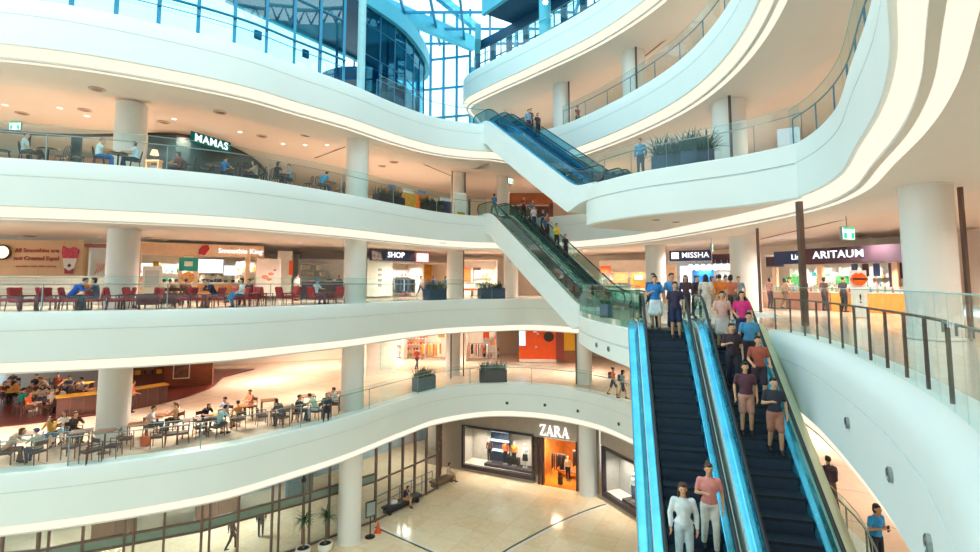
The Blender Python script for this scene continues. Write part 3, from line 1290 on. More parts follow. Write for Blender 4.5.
def drink():
    o = root('drink_cup', 'x', 'cup')
    MB().lathe([(.028, 0), (.04, .11)], 12).build('cup', CUPM, o, smooth=True)
    MB().lathe([(.042, .11), (.042, .122), (.03, .128)], 12).build('lid', LIDM, o)
    return o


CUP = Maker(drink)

# ------------------------------------------------------------------ plants
LEAF = mat('deep green leaf', '#2f5a33', .5, var=.3, scale=5)
LEAFT = mat('blue green leaf', '#2c5a4f', .5, var=.3, scale=5)
SOIL = mat('soil', '#2b211a', .9, bump=.5, scale=40)
NAVY = mat('navy planter', '#2c4763', .5)
GREYP = mat('slate planter', '#5f6f7c', .5)
BROWNP = mat('brown planter', '#4a3a3d', .5)


def blade(b, p, ang, tilt, L, w_, bend=.5, seg=4):
    d = V((math.cos(ang), math.sin(ang), 0))
    s = V((-math.sin(ang), math.cos(ang), 0))
    q = V(p)
    ps, n0 = [], len(b.v)
    t = tilt
    vs = []
    for i in range(seg + 1):
        f = i / seg
        ww = w_ * (1 - f) ** .6 * (.5 + f if f < .5 else 1) * .5
        vs += [tuple(q - s * ww), tuple(q + V((0, 0, -.15 * ww))), tuple(q + s * ww)]
        q = q + (d * math.cos(t) + V((0, 0, math.sin(t)))) * (L / seg)
        t -= bend / seg
    fs = []
    for i in range(seg):
        a = i * 3
        fs += [(a, a + 1, a + 4, a + 3), (a + 1, a + 2, a + 5, a + 4)]
    b.add(vs, fs)


def planter(loc, rz, L, W, H, m, leaf, label, n=60, hl=.55, seed=1, name='planter'):
    rnd = random.Random(seed)
    o = root(name, label, 'planter', loc, rz)
    b = MB()
    t = .04
    b.box((0, W / 2 - t / 2, H / 2), (L, t, H)).box((0, -W / 2 + t / 2, H / 2), (L, t, H)).box((L / 2 - t / 2, 0, H / 2), (t, W - 2 * t, H)).box((-L / 2 + t / 2, 0, H / 2), (t, W - 2 * t, H)).box((0, 0, .03), (L, W, .06))
    b.build('box', m, o)
    MB().box((0, 0, H - .07), (L - 2 * t, W - 2 * t, .06)).build('soil', SOIL, o)
    f = MB()
    for i in range(n):
        x, y = rnd.uniform(-.46, .46) * L, rnd.uniform(-.4, .4) * W
        for k in range(5):
            blade(f, (x, y, H - .05), rnd.uniform(0, 2 * PI), rnd.uniform(.5, 1.45), hl * rnd.uniform(.6, 1.2), .07, rnd.uniform(.5, 1.6))
    f.build('foliage', leaf, o)
    return o


def palm(loc, label, seed, h=1.3):
    rnd = random.Random(seed)
    o = root('potted_palm', label, 'potted plant', loc)
    MB().lathe([(.2, 0), (.34, .1), (.38, .32), (.36, .42), (.32, .42), (.32, .36), (.01, .36)], 24).build('pot', mat('white glazed pot', '#e9e4da', .35), o, smooth=True)
    MB().lathe([(.01, .355), (.31, .365), (.01, .40)], 16).build('soil', SOIL, o)
    MB().tube([(0, 0, .36), (.03, .02, .8), (.0, .0, h)], [.06, .05, .045], 8).build('trunk', mat('palm trunk', '#7d6247', .8, bump=.6, scale=30), o, smooth=True)
    f = MB()
    for i in range(60):
        blade(f, (0, 0, h - .02 + rnd.uniform(-.1, .12)), rnd.uniform(0, 2 * PI), rnd.uniform(-.1, 1.4), rnd.uniform(.5, .8), .075, rnd.uniform(.5, 1.5), 5)
    f.build('foliage', LEAF, o)
    return o


# ------------------------------------------------------------------ balustrades
GLEDGE = mat('glass edge', '#8fc3bd', .2)


def balustrade(path, zb, zt, zr, label, step=1.6, off=.12, inner=.12, posts=True, post_step=1, postm=STEEL, pr=.016, railr=.022, pane=PANE, floor=None, capr=True):
    base = (path[0][0], path[0][1], zb)
    o = root('glass_balustrade', label, 'balustrade', base)
    g = resample(offset(path, off), step)
    nn = normals(g)
    for i in range(len(g) - 1):
        (x0, y0), (x1, y1) = g[i], g[i + 1]
        l = math.dist(g[i], g[i + 1])
        a = math.atan2(y1 - y0, x1 - x0)
        MB().box(((x0 + x1) / 2 - base[0], (y0 + y1) / 2 - base[1], (zt - zb) / 2), (l - .012, .014, zt - zb), a).build('glass_panel', pane, o)
    T = Matrix.Translation((-base[0], -base[1], -base[2]))
    rail = [(x + nx * inner, y + ny * inner, zr) for (x, y), (nx, ny) in zip(g, nn)]
    fine = offset(path, off)
    fr = [(x + nx * inner, y + ny * inner, zr) for (x, y), (nx, ny) in zip(fine, normals(fine))]
    MB().tube(fr, railr, 8).xform(T).build('handrail', postm, o, smooth=True)
    if capr:
        MB().tube([(x, y, zt + .004) for x, y in fine], .010, 6).xform(T).build('top_edge', GLEDGE, o)
    if posts:
        q = resample(offset(path, off + inner), post_step)
        zf = zb if floor is None else floor
        for (x, y) in q:
            MB().box((x - base[0], y - base[1], (zf + zr) / 2 - zb), (pr * 2, pr * 2, zr - zf)).build('post', postm, o)
    return o
# ------------------------------------------------------------------ helpers that need the plan
def pxof(x, y, z):
    a = y * math.cos(TILT) + (z - EYE) * math.sin(TILT)
    return 490 + FPX * x / a if a > .1 else 9999


def RP(path, px, z, off):
    """Point `off` metres behind the gallery edge under photograph column px, with the edge direction there."""
    g = offset(path, off)
    best = None
    for i in range(len(g) - 1):
        if g[i][1] < 10 and path is not R2R:
            continue
        a, b = pxof(*g[i], z), pxof(*g[i + 1], z)
        if a == 9999 or b == 9999:
            continue
        if min(a, b) <= px <= max(a, b) and abs(b - a) > 1e-6:
            t = (px - a) / (b - a)
            p = (g[i][0] + (g[i + 1][0] - g[i][0]) * t, g[i][1] + (g[i + 1][1] - g[i][1]) * t)
            d = unit(g[i + 1][0] - g[i][0], g[i + 1][1] - g[i][1])
            if best is None or p[1] < best[0][1]:
                best = (p, d)
    return best


class Seg:
    """Frame standing on the line a-b: u runs along it, v points away from the viewer's side, z is up."""

    def __init__(s, a, b, z):
        s.a, s.b, s.z = a, b, z
        s.d = unit(b[0] - a[0], b[1] - a[1])
        s.L = math.dist(a, b)
        s.rz = math.atan2(s.d[1], s.d[0])
        s.M = Matrix.Translation((a[0], a[1], z)) @ Matrix.Rotation(s.rz, 4, 'Z')

    def pt(s, u, v=0.0, z=0.0):
        return tuple(s.M @ Vector((u, v, z)))

    def root(s, name, label, cat, u, v=0.0, z=0.0, group=None, turn=0.0):
        return root(name, label, cat, s.pt(u, v, z), s.rz + turn, group)

    def u_at(s, px, z=0.0):
        """Distance along the line seen under photograph column px."""
        lo, hi = -5.0, s.L + 5
        f = lambda u: pxof(*s.pt(u, 0, z)[:2], s.z + z) - px
        for _ in range(50):
            m = (lo + hi) / 2
            if f(lo) * f(m) <= 0:
                hi = m
            else:
                lo = m
        return (lo + hi) / 2


# ------------------------------------------------------------------ balustrades of the galleries
P1 = cut(R1, (-33, 16.4), (9.0, 13.2))
balustrade(cut(P1, (-33, 16.4), (9.2, 24.4)), Z1 + .01, Z1 + 1.3, Z1 + 1.08, 'long clear glass railing along the lowest gallery in front of the cafe tables', post_step=4.2)
balustrade(cut(R1, (9.3, 23.8), (7.4, 10.4)), Z1 + .01, Z1 + 1.3, Z1 + 1.0, 'glass railing with steel posts on the lowest gallery near the phone user in blue', post_step=1.3)
balustrade(cut(R2, (-33, 16.4), (-.1, 35)), Z2 + .01, Z2 + 1.34, Z2 + 1.05, 'clear glass railing in front of the red lounge chairs', post_step=4.2)
balustrade(cut(R2, (3.6, 35.7), (8.3, 30)), Z2 + .01, Z2 + 1.3, Z2 + 1.05, 'short glass railing on the second gallery behind the middle escalators', post_step=3)
balustrade(cut(R2R, (8.05, 15.05), (4.75, 5.85)), Z2 - .33, Z2 + .95, Z2 + .62, 'curved glass railing on brown posts in front of the cosmetics shops', step=.95, off=.34, inner=.10, post_step=.86, postm=BROWN, pr=.017, railr=.02, floor=Z2R)
balustrade(cut(R2R, (4.75, 5.85), (.9, .7)), Z2 - .33, Z2 + .95, Z2 + .62, 'frameless glass railing with steel clamps nearest the viewer', step=.5, off=.34, inner=.06, post_step=.5, postm=STEEL, pr=.010, railr=.016, floor=Z2 + .5)
balustrade(cut(R3, (-33, 16.4), (-.1, 34.9)), Z3 + .01, Z3 + 1.34, Z3 + 1.05, 'clear glass railing on the third gallery in front of the dark restaurant', post_step=4.2)
balustrade(cut(R3, (10.3, 17.0), (2.2, 2.6)), Z3 + .01, Z3 + 1.3, Z3 + 1.0, 'teal glass railing curving up along the near side of the third gallery', post_step=1.6, postm=TEAL)
balustrade(cut(R4, (-6.2, 27.3), (-.2, 32.4)), Z4 + .01, Z4 + 1.3, Z4 + 1.05, 'glass railing on the fourth gallery beside the head of the top flight', post_step=3, postm=TEAL)
balustrade(cut(R4, (4.6, 32.7), (7.6, 13)), Z4 + .01, Z4 + 1.3, Z4 + 1.0, 'glass railing on the fourth gallery behind the two riders', post_step=2.2, postm=TEAL)
balustrade(cut(R5, (-2.1, 39.9), (8.6, 15)), Z5 + .01, Z5 + 1.2, Z5 + 1.05, 'thin railing along the topmost gallery', post_step=2.2, postm=TEAL)
BPG = [p for p in BUMP3 if True]
i0 = min(range(len(BUMP3)), key=lambda k: math.dist(BUMP3[k], (4.85, 24.7)))
balustrade(BUMP3[i0:-2], Z3 + .01, Z3 + 1.3, Z3 + 1.05, 'curved glass railing round the tip of the third gallery landing', step=.9, post_step=1.8, postm=STEEL, pr=.012)
i0 = min(range(len(LAND2)), key=lambda k: math.dist(LAND2[k], (4.75, 26.9)))
balustrade(LAND2[i0:], Z2 - .53, Z2 + 1.0, Z2 + .75, 'greenish glass railing of the landing between the escalators', step=1.1, post_step=2.2, off=.06, postm=STEEL, pane=PANEG, floor=Z2R)


# ------------------------------------------------------------------ round outlets on the white bands
def nozzle(path, px, py, zt, label, r=.11):
    p, d = RP(path, px, zt - 1.2, 0)
    z = ZAT(py, p[1])
    o = root('air_nozzle', label, 'air outlet', (p[0], p[1], z), math.atan2(d[1], d[0]) + PI, 'round air outlets on the white bands')
    b = MB().lathe([(r, 0), (r, .04), (r * .8, .05), (r * .75, .02)], 20, caps=False)
    b.xform(Matrix.Rotation(-PI / 2, 4, 'X'))
    b.build('rim', STEEL, o, smooth=True)
    b = MB().lathe([(.001, .02), (r * .76, .02)], 20, caps=False)
    b.lathe([(.001, .05), (r * .45, .035), (r * .45, .02)], 16, caps=False)
    b.xform(Matrix.Rotation(-PI / 2, 4, 'X'))
    b.build('core', DARKM, o)


for k, (px, py) in enumerate(((507, 403), (545, 405), (578, 411), (619, 424))):
    nozzle(R1, px, py, Z1, 'round grey air outlet on the lowest white band, %s counted towards the escalator' % ORD[k])
for k, (px, py) in enumerate(((849, 423), (892, 475), (931, 545))):
    nozzle(R2R, px, py, Z2 - .3, 'dark oval air outlet on the near curved band, %s counted towards the viewer' % ORD[k], .10)
for k, (px, py) in enumerate(((597, 345), (609, 349))):
    nozzle(LAND2, px, py, Z2 - .55, 'small round air outlet on the landing between the escalators, the %s one' % ('outer', 'inner')[k], .11)
# ------------------------------------------------------------------ lowest gallery: cafe behind the railing
PLAT = planks('dark cherry boards', '#5a2420', '#6b2d25', '#3a1713', 2.4, .22, .3)
BRICKW = planks('brown brick wall', '#8a4a30', '#7a3f28', '#5d3020', .3, .1, .7, vertical=True)
YEL_T = mat('mustard counter top', '#d9a125', .4, var=.1)
pl = [P(-120, 437, Z1), P(-30, 430, Z1), P(0, 427, Z1), P(60, 420, Z1), P(130, 410, Z1), P(180, 399, Z1), P(205, 391, Z1), P(215, 385.5, Z1)]
wall_a, wall_b = P(163, 388, Z1), P(215, 385.5, Z1)
struct(MB().prism(smooth_path(pl, 1) + [(wall_b[0] - 1, wall_b[1] + 3), (-19, 41), (-44, 41)], Z1 - .008, Z1 + .05).build('floor', PLAT))
sg = Seg(wall_a, wall_b, Z1 + .05)
struct(MB().box((sg.L / 2 - .1, .15, 1.7), (sg.L - .2, .3, 3.4)).xform(sg.M).build('wall_cafe', BRICKW))
po = sg.root('framed_poster', 'framed dark poster on the brown brick wall of the cafe', 'poster', sg.u_at(182, 1.4), -.03, .5)
MB().box((0, 0, .75), (1.0, .04, 1.5)).build('frame', mat('pale frame', '#d9cdb9', .5), po)
b = MB().box((0, -.025, .75), (.86, .02, 1.34))
b.build('print', mat('poster print', '#6b4a36', .6, var=.7, scale=3.5), po)
# shelf wall behind the counter
sa, sb = P(116, 391.5, Z1), P(163, 388, Z1)
sh = Seg(sa, sb, Z1 + .05)
so = sh.root('bar_shelf', 'dark shelf full of yellow boxes and bottles behind the cafe counter', 'shelf', 0)
MB().box((sh.L / 2, .25, 1.6), (sh.L, .06, 3.2)).build('back_panel', WOODD, so)
for z in (.9, 1.4, 1.9, 2.4):
    MB().box((sh.L / 2, .05, z), (sh.L, .36, .04)).build('shelf', WOODD, so)
rnd = random.Random(3)
for z in (.92, 1.42, 1.92):
    for k in range(6):
        u = .3 + k * sh.L / 6.4
        if rnd.random() < .55:
            q = sh.root('storage_box', 'mustard box on the dark cafe bar shelf', 'box', u, .04, z, 'mustard boxes on the cafe bar shelf')
            MB().rbox((0, 0, .14), (.3, .22, .28), .01).build('carton', YEL_T, q)
            MB().box((0, 0, .285), (.31, .23, .02)).build('lid', mat('box lid', '#8a5c1d', .5), q)
        else:
            q = sh.root('bottle', 'dark bottle on the cafe bar shelf', 'bottle', u, .04, z, 'bottles on the cafe bar shelf')
            MB().lathe([(.04, 0), (.045, .18), (.015, .25), (.015, .31)], 10).build('glass_body', mat('bottle glass', '#1d2b1f', .15), q, smooth=True)
            MB().lathe([(.018, .30), (.018, .33)], 10).build('cap', YEL_T, q)
# counters with mustard tops
for k, (xa, ya, xb, yb, lab) in enumerate(((57, 397.5, 97, 393, 'dark panelled cafe counter with a mustard top, the stretch before the round column'),
                                           (127, 390, 168, 384, 'dark panelled cafe counter with a mustard top, the stretch beyond the round column'))):
    s_ = Seg(P(xa, ya, Z1 + 1.1), P(xb, yb, Z1 + 1.1), Z1 + .05)
    o = s_.root('bar_counter', lab, 'counter', 0)
    MB().box((s_.L / 2, .3, .5), (s_.L, .56, 1.0)).build('body', WOODD, o)
    MB().rbox((s_.L / 2, .28, 1.03), (s_.L + .1, .78, .06), .02).build('counter_top', YEL_T, o)
    n = max(3, int(s_.L / .5))
    for i in range(n):
        MB().rbox(((i + .5) * s_.L / n, .0, .5), (s_.L / n - .06, .04, .86), .01).build('panel', LEATH, o)


def sit(px, py, z, look, pose, top, bottom, label, chair=None, clabel=None, cgroup=None, zoff=1.2, floor=0.0, **kw):
    """A seated figure whose head is seen at (px, py); look is the heading in degrees (0 = away, 90 = towards +x)."""
    x, y = P(px, py, z + zoff)
    a = math.radians(look)
    d = (math.sin(a), math.cos(a))
    rz = math.atan2(d[1], d[0]) + PI / 2
    person((x, y, z + floor), rz, pose, top, bottom, label, **kw)
    if chair:
        chair((x, y + 0, z + floor), rz, clabel, cgroup)
    return (x, y), d


gC = 'dark chairs at the lowest cafe railing'
gD = 'diners at the lowest cafe railing'
C1 = []
n_ch = [0]


def dchair(where):
    return 'dark armchair under ' + where


rows = [
    (7.6, 432, 60, 'lean', '#b98a66', '#6b4636', 'long', 'brown', 'woman in tan with long brown hair bending over the table', 'trousers', False),
    (38, 431, -75, 'sit', '#b7a184', '#39465a', 'cap', '#3a4b66', 'man in beige wearing a blue cap by the railing', 'trousers', False),
    (53, 417, 160, 'face', '#e8c34f', '#2c4a7c', 'long', 'brown', 'woman in yellow lifting both hands to her face', 'shorts', False),
    (66, 413, 175, 'sit', '#f0efe9', '#9cc7d8', 'long', 'black', 'woman in white with long black hair beside the woman in yellow', 'skirt', False),
    (75, 414, 110, 'sit', '#3a3330', '#2b2a30', 'short', 'black', 'person in black partly behind the woman in white', 'trousers', True),
    (152, 408.5, 75, 'sit', '#cfd6dc', '#2f3c55', 'short', 'black', 'man in a pale shirt with dark bands talking across the table', 'trousers', False),
    (177, 404.5, -85, 'sit', '#d9b58c', '#4a3b35', 'tail', 'brown', 'woman in beige with a ponytail facing the banded shirt', 'trousers', False),
    (204, 404, 120, 'lean', '#23304a', '#1d2433', 'long', 'black', 'woman in navy with long hair leaning over the tray', 'trousers', False),
    (218, 409, 20, 'lean', '#9fc4c6', '#3a4a5c', 'short', 'black', 'diner in pale teal seen from behind at the railing', 'shorts', False),
    (226, 399, 200, 'sit', '#a9c3dd', '#2c3550', 'short', 'black', 'man in light blue facing the diner in pale teal', 'trousers', False),
    (239, 403, -60, 'sit', '#d98a4a', '#b3814f', 'short', 'brown', 'diner in orange with tan trousers by the railing', 'trousers', False),
    (251, 391.5, -150, 'sit', '#c77a55', '#4a3a3a', 'short', 'brown', 'man in rust standing out behind the diner in orange', 'trousers', False),
    (283, 401, -70, 'lean', '#3a3440', '#2c2a35', 'bob', 'black', 'diner in charcoal stretching an arm across the table', 'trousers', True),
    (298, 397, 75, 'sit', '#25252c', '#22242c', 'short', 'black', 'man in black with his back to the diner in charcoal', 'trousers', True),
    (317, 395.5, -80, 'lean', '#b9cdb2', '#c9d6de', 'short', 'brown', 'man in pale green with light trousers', 'trousers', False),
    (327, 394.5, 165, 'sit', '#3a4356', '#2e3444', 'bob', 'grey', 'grey-haired woman in slate blue near the bend column', 'trousers', True),
    (335, 389.5, -100, 'sit', '#dfe3d6', '#4a4a52', 'short', 'black', 'man in off-white next to the bend column', 'trousers', False),
]
for (px, py, lk, po_, tp, bt, hr, hc, lb, kd, lg) in rows:
    (x, y), d = sit(px, py, Z1, lk, po_, tp, bt, lb, CH1, dchair('the ' + lb), gC, hair=hr, hc=hc, kind=kd, long=lg, group=gD)

# tables between the diners, and empty chairs
TT = [(23, 452, 'square brown table between the tan top and the blue cap'), (80, 449, 'square brown table beside the woman in white, near the railing'),
      (137, 441, 'brown table with an orange bag hung beside it'), (165, 430, 'brown table between the banded shirt and the ponytail'),
      (191, 436, 'empty brown table beyond the ponytail'), (213, 432, 'brown table with a yellow tray'), (245, 420, 'brown table at the diner in orange'),
      (268, 414, 'brown table in front of the stretched arm'), (290, 422, 'brown table at the railing by the man in black'), (308, 409, 'brown table before the man in pale green'), (335, 406, 'brown table by the grey-haired woman')]
for k, (px, py, lb) in enumerate(TT):
    x, y = P(px, py, Z1)
    TB1((x, y, Z1), .5, lb, 'brown tables along the lowest railing')
x, y = P(104, 453, Z1)
TBP((x, y, Z1), 0, 'tall round pedestal table standing empty beside the cafe column')
for k, (px, py, rz, lb) in enumerate(((95, 461, 2.2, 'empty armchair beside the round pedestal table, on its railing side'), (112, 457, -1.4, 'empty armchair turned towards the round pedestal table'),
                                      (126, 449, 2.0, 'empty armchair beside the orange bag'), (157, 447, -1.2, 'empty armchair between the orange bag and the banded shirt'),
                                      (172, 444, 2.1, 'empty armchair at the railing under the ponytail'), (182, 443, -1.0, 'empty armchair next to the empty brown table'),
                                      (88, 463, -.4, 'empty armchair between the woman in white and the pedestal table'), (70, 458, 0.3, 'empty armchair pulled to the table of the woman in white'),
                                      (262, 425, 2.2, 'empty armchair at the railing below the rust top'), (275, 424, -1.3, 'empty armchair at the railing below the charcoal diner'),
                                      (200, 437, 2.4, 'empty armchair beside the yellow tray'), (305, 418, 2.2, 'empty armchair at the railing behind the man in black'))):
    x, y = P(px, py, Z1)
    CH1((x, y, Z1), rz, lb, gC)
# cups, tray, bag
for k, (px, py, lb) in enumerate(((24, 452, 'paper cup on the table between tan top and blue cap'), (166, 430, 'paper cup on the table of the banded shirt'), (246, 420, 'paper cup on the table of the diner in orange'), (291, 422, 'paper cup on the table by the man in black'))):
    x, y = P(px, py, Z1)
    CUP((x, y, Z1 + .74), 0, lb)
x, y = P(213, 432, Z1)
tr = MB().rbox((0, 0, .015), (.45, .32, .03), .01).build('tray', YEL_T, None, loc=(x, y, Z1 + .74), rz=.5)
tag(tr, 'yellow tray on the cafe table', 'tray')
x, y = P(145, 446, Z1)
bg_ = root('shopping_bag', 'orange bag standing by the brown cafe table', 'bag', (x, y, Z1))
MB().rbox((0, 0, .2), (.36, .16, .40), .03).build('body', mat('orange bag', '#d9602b', .6), bg_)
MB().tube([(-.1, 0, .39), (-.08, 0, .52), (.08, 0, .52), (.1, 0, .39)], .012, 6).build('handle', mat('orange bag', '#d9602b'), bg_)

# the crowd on the cherry platform
crowd = [
    (4, 384, 100, '#6e3b2c', 'brown', 'bob'), (10, 381, 170, '#c9b79c', 'brown', 'short'), (20, 383, -90, '#d99a5b', 'black', 'long'), (22, 391, 20, '#1f8c7f', 'black', 'short'),
    (30, 394.5, 60, '#e0622c', 'brown', 'bob'), (43, 386, 140, '#ead9c9', 'black', 'long'), (51, 392.5, 10, '#b7a89a', 'grey', 'short'), (59, 389, -80, '#8a5a3a', 'black', 'short'),
    (66, 388.5, 190, '#d8c6b3', 'brown', 'long'), (70, 378, 165, '#6a6f86', 'black', 'short'), (81, 380, -120, '#efe6da', 'black', 'short'), (78, 388, 90, '#3b2533', 'black', 'bob'),
    (92, 386, -60, '#e2b184', 'brown', 'long'), (36, 377, 180, '#4c3b49', 'black', 'short'), (48, 378, -160, '#c2a78d', 'brown', 'tail'), (14, 374, 175, '#40525e', 'black', 'short'), (58, 376, 150, '#b0563c', 'black', 'bob'),
    (133, 383.5, 150, '#c86a4a', 'brown', 'short')]
cn = {'#6e3b2c': 'chestnut', '#c9b79c': 'sand', '#d99a5b': 'amber', '#1f8c7f': 'teal', '#e0622c': 'bright orange', '#ead9c9': 'cream', '#b7a89a': 'stone grey', '#8a5a3a': 'brown', '#d8c6b3': 'oatmeal', '#6a6f86': 'blue grey',
      '#efe6da': 'white', '#3b2533': 'plum', '#e2b184': 'peach', '#4c3b49': 'aubergine', '#c2a78d': 'tan', '#40525e': 'dark slate', '#b0563c': 'brick red', '#c86a4a': 'coral'}
for k, (px, py, lk, tp, hc, hr) in enumerate(crowd):
    st = k == 17
    lb = 'person in %s %s the cherry wood cafe floor' % (cn[tp], 'working behind the mustard counter on' if st else 'sitting in the crowd on')
    if st:
        x, y = P(px, py, Z1 + 1.6)
        person((x, y, Z1 + .05), 2.6, 'hold', tp, '#33282a', lb, hair=hr, hc=hc)
    else:
        sit(px, py, Z1, lk, ('sit', 'lap', 'lean')[k % 3], tp, ('#33343f', '#6b4a3a', '#26304a')[k % 3], lb, CH1, 'dark armchair under the person in %s on the cherry floor' % cn[tp], 'chairs on the cherry floor', hair=hr, hc=hc, group='guests on the cherry floor', floor=.05)
for k, (px, py, lb) in enumerate(((16, 398, 'mustard table between the amber and teal tops'), (37, 400, 'mustard table beside the bright orange top'), (62, 386, 'mustard table in front of the blue grey top'), (84, 389, 'mustard table beside the plum top'), (40, 384, 'mustard table by the aubergine top'), (8, 391, 'mustard table at the edge of the crowd by the chestnut top'))):
    x, y = P(px, py + 6, Z1 + .05)
    o = Maker(square_table(.8, .8, .74, YEL_T, WOODD))((x, y, Z1 + .05), .4, lb, 'mustard tables on the cherry floor')
x, y = P(35, 412, Z1)
bb = root('paper_bag', 'pale grey shopping bag on the cherry floor under the bright orange top', 'bag', (x, y, Z1 + .05), .3)
MB().rbox((0, 0, .24), (.5, .25, .48), .02).build('body', mat('pale bag', '#d6d0c6', .6), bb)
MB().tube([(-.12, 0, .46), (-.1, 0, .6), (.1, 0, .6), (.12, 0, .46)], .01, 6).build('handle', DARKM, bb)

# ------------------------------------------------------------------ lowest gallery: shops along the far side
ORAN = mat('orange shop wall', '#e85a1c', .5, var=.06)
REDM = mat('maroon panel', '#7c2f2a', .5)
YELW = mat('yellow shop wall', '#f2c22b', .5)
WHT = mat('white shop fitting', '#f3efe8', .4)
SHOPW = mat('lit shop wall', '#fff0dc', .6)
GLOWB = glow('white light box', '#f5fbff', 1.3)


def shop_back(seg, u0, u1, h, depth, m, label, name='shop_interior', cat='shop'):
    """A lit shop: back wall, side walls and ceiling slab set behind an opening."""
    o = seg.root(name, label, cat, u0)
    L = u1 - u0
    MB().box((L / 2, depth, h / 2), (L, .1, h)).build('back_wall', m, o)
    for u in (0, L):
        MB().box((u, depth / 2, h / 2), (.08, depth, h)).build('side_wall', WARM, o)
    MB().box((L / 2, depth / 2, h - .05), (L, depth, .1)).build('shop_ceiling', CEIL, o)
    return o


def garment_rack(seg, u, v, z, n, cols, label, L=1.6, seed=0):
    rnd = random.Random(seed)
    o = seg.root('clothes_rack', label, 'clothes rack', u, v, z)
    b = MB()
    for s in (-1, 1):
        b.tube([(s * L / 2, 0, .03), (s * L / 2, 0, 1.5)], .02, 6)
        b.box((s * L / 2, 0, .02), (.06, .5, .04))
    b.tube([(-L / 2, 0, 1.5), (L / 2, 0, 1.5)], .02, 6)
    b.build('stand', STEEL, o)
    for i in range(n):
        x = -L / 2 + L * (i + .5) / n
        c = cols[i % len(cols)]
        h = rnd.uniform(.75, 1.05)
        g = MB()
        pts = [(-.22, 1.36), (-.05, 1.44), (.05, 1.44), (.22, 1.36), (.27, 1.36 - h * .5), (.20, 1.36 - h * .45), (.21, 1.36 - h), (-.21, 1.36 - h), (-.20, 1.36 - h * .45), (-.27, 1.36 - h * .5)]
        k0 = len(g.v)
        g.xprism(pts, -.03, .03)
        g.xform(Matrix.Translation((x, 0, 0)) @ Matrix.Rotation(PI / 2 + rnd.uniform(-.25, .25), 4, 'Z'))
        q = g.build('garment', cloth(c), None)
        q.matrix_world = o.matrix_basis
        tag(q, '%s on the %s' % ({0: 'hanging shirt', 1: 'hanging jacket', 2: 'hanging top'}[i % 3], label[:50]), 'garment', 'garments on the ' + label[:40])
    return o


bpy.context.view_layer.update()
F1 = Seg(A(360, 46, Z1), A(590, 44.5, Z1), Z1)
for (pa, pb, m, lb) in ((362, 402, SHOPW, 'bright white shop beyond the bend column on the lowest gallery'), (403, 447, SHOPW, 'shop with orange ceiling lights on the lowest gallery'),
                        (466, 496, SHOPW, 'shop with hanging dark and orange clothes on the lowest gallery')):
    u0, u1 = F1.u_at(pa), F1.u_at(pb)
    shop_back(F1, u0, u1, 3.7, 2.2, m, lb)
o = F1.root('storefront', 'bright orange shop front with a maroon panel on the lowest gallery', 'shop front', F1.u_at(519))
L = F1.u_at(577) - F1.u_at(519)
MB().box((L * .32, .2, 1.95), (L * .64, .3, 3.5)).build('orange_wall', ORAN, o)
MB().box((L * .71, .15, 1.95), (L * .14, .4, 3.5)).build('maroon_panel', REDM, o)
MB().box((L * .88, .3, 1.95), (L * .22, .2, 3.5)).build('yellow_wall', YELW, o)
MB().rbox((L * .32, -.1, .12), (L * .64, .5, .24), .05).build('white_plinth', WHT, o)
MB().box((L * .06, .03, 2.5), (L * .11, .06, 2.2)).build('blue_screen', glow('pale blue screen', '#cfeaff', 1.0), o)
for (u, z, s) in ((L * .28, 2.7, .3), (L * .33, 2.45, .2), (L * .30, 1.3, .18)):
    MB().box((u, .03, z), (s, .06, s)).build('white_logo_square', WHT, o)
b = MB().lathe([(.01, 0), (.45, 0), (.45, .05), (.01, .05)], 24)
b.xform(Matrix.Translation((L * .52, .04, 2.2)) @ Matrix.Rotation(PI / 2, 4, 'X'))
b.build('dark_roundel', DARKM, o)
MB().rbox((L * .88, -.05, .5), (L * .2, .35, 1.0), .03).build('counter', WOODM, o)
for (px, v, lb, cols) in ((478, .6, 'rack of orange and black clothes on the lowest gallery', ['#e0662a', '#2a2523', '#f0ede6']), (430, .7, 'rack of yellow and white clothes on the lowest gallery', ['#f2c22b', '#f3efe8', '#e8843a'])):
    garment_rack(F1, F1.u_at(px), v, 0.0, 9, cols, lb, 1.8, px)
for px, m, lb in ((424, 'orange', 'hanging orange banner in the shop on the lowest gallery'), (441, 'yellow', 'hanging yellow banner in the shop on the lowest gallery'), (486, 'orange', 'tall orange banner beside the clothes on the lowest gallery')):
    q = F1.root('banner', lb, 'banner', F1.u_at(px), .2, 2.0)
    MB().box((0, 0, .6), (.55, .03, 1.1)).build('cloth', ORAN if m == 'orange' else YELW, q)
    MB().tube([(-.3, 0, 1.16), (.3, 0, 1.16)], .02, 6).build('rod', STEEL, q)
# info panel between the bend column and the shops
sp = Seg(A(366, 38.5, Z1), A(396, 39.5, Z1), Z1)
o = sp.root('info_board', 'pale green framed glass display panel behind the bend column on the lowest gallery', 'display panel', 0)
MB().box((sp.L / 2, 0, 1.5), (sp.L, .12, 3.0)).build('white_body', WHT, o)
MB().box((sp.L * .7, -.08, 1.3), (sp.L * .5, .03, 2.0)).build('green_glass', mat('pale green glass', '#cfe6d8', .15), o)
MB().box((sp.L / 2, -.02, 3.05), (sp.L + .2, .2, .2)).build('header', mat('grey header', '#cfc8bd', .4), o)
# planters at the railing
for px, L_, m, lf, lb, n in ((424, 1.6, GREYP, LEAF, 'slate box planter with leafy shrub behind the lowest railing, the one near the green panel', 46), (493, 1.9, BROWNP, LEAFT, 'dark box planter with spiky plants behind the lowest railing, in front of the orange shop', 60)):
    p, d = RP(R1, px, Z1, .75)
    planter((p[0], p[1], Z1), math.atan2(d[1], d[0]), L_, .6, .85, m, lf, lb, n, .8, px)
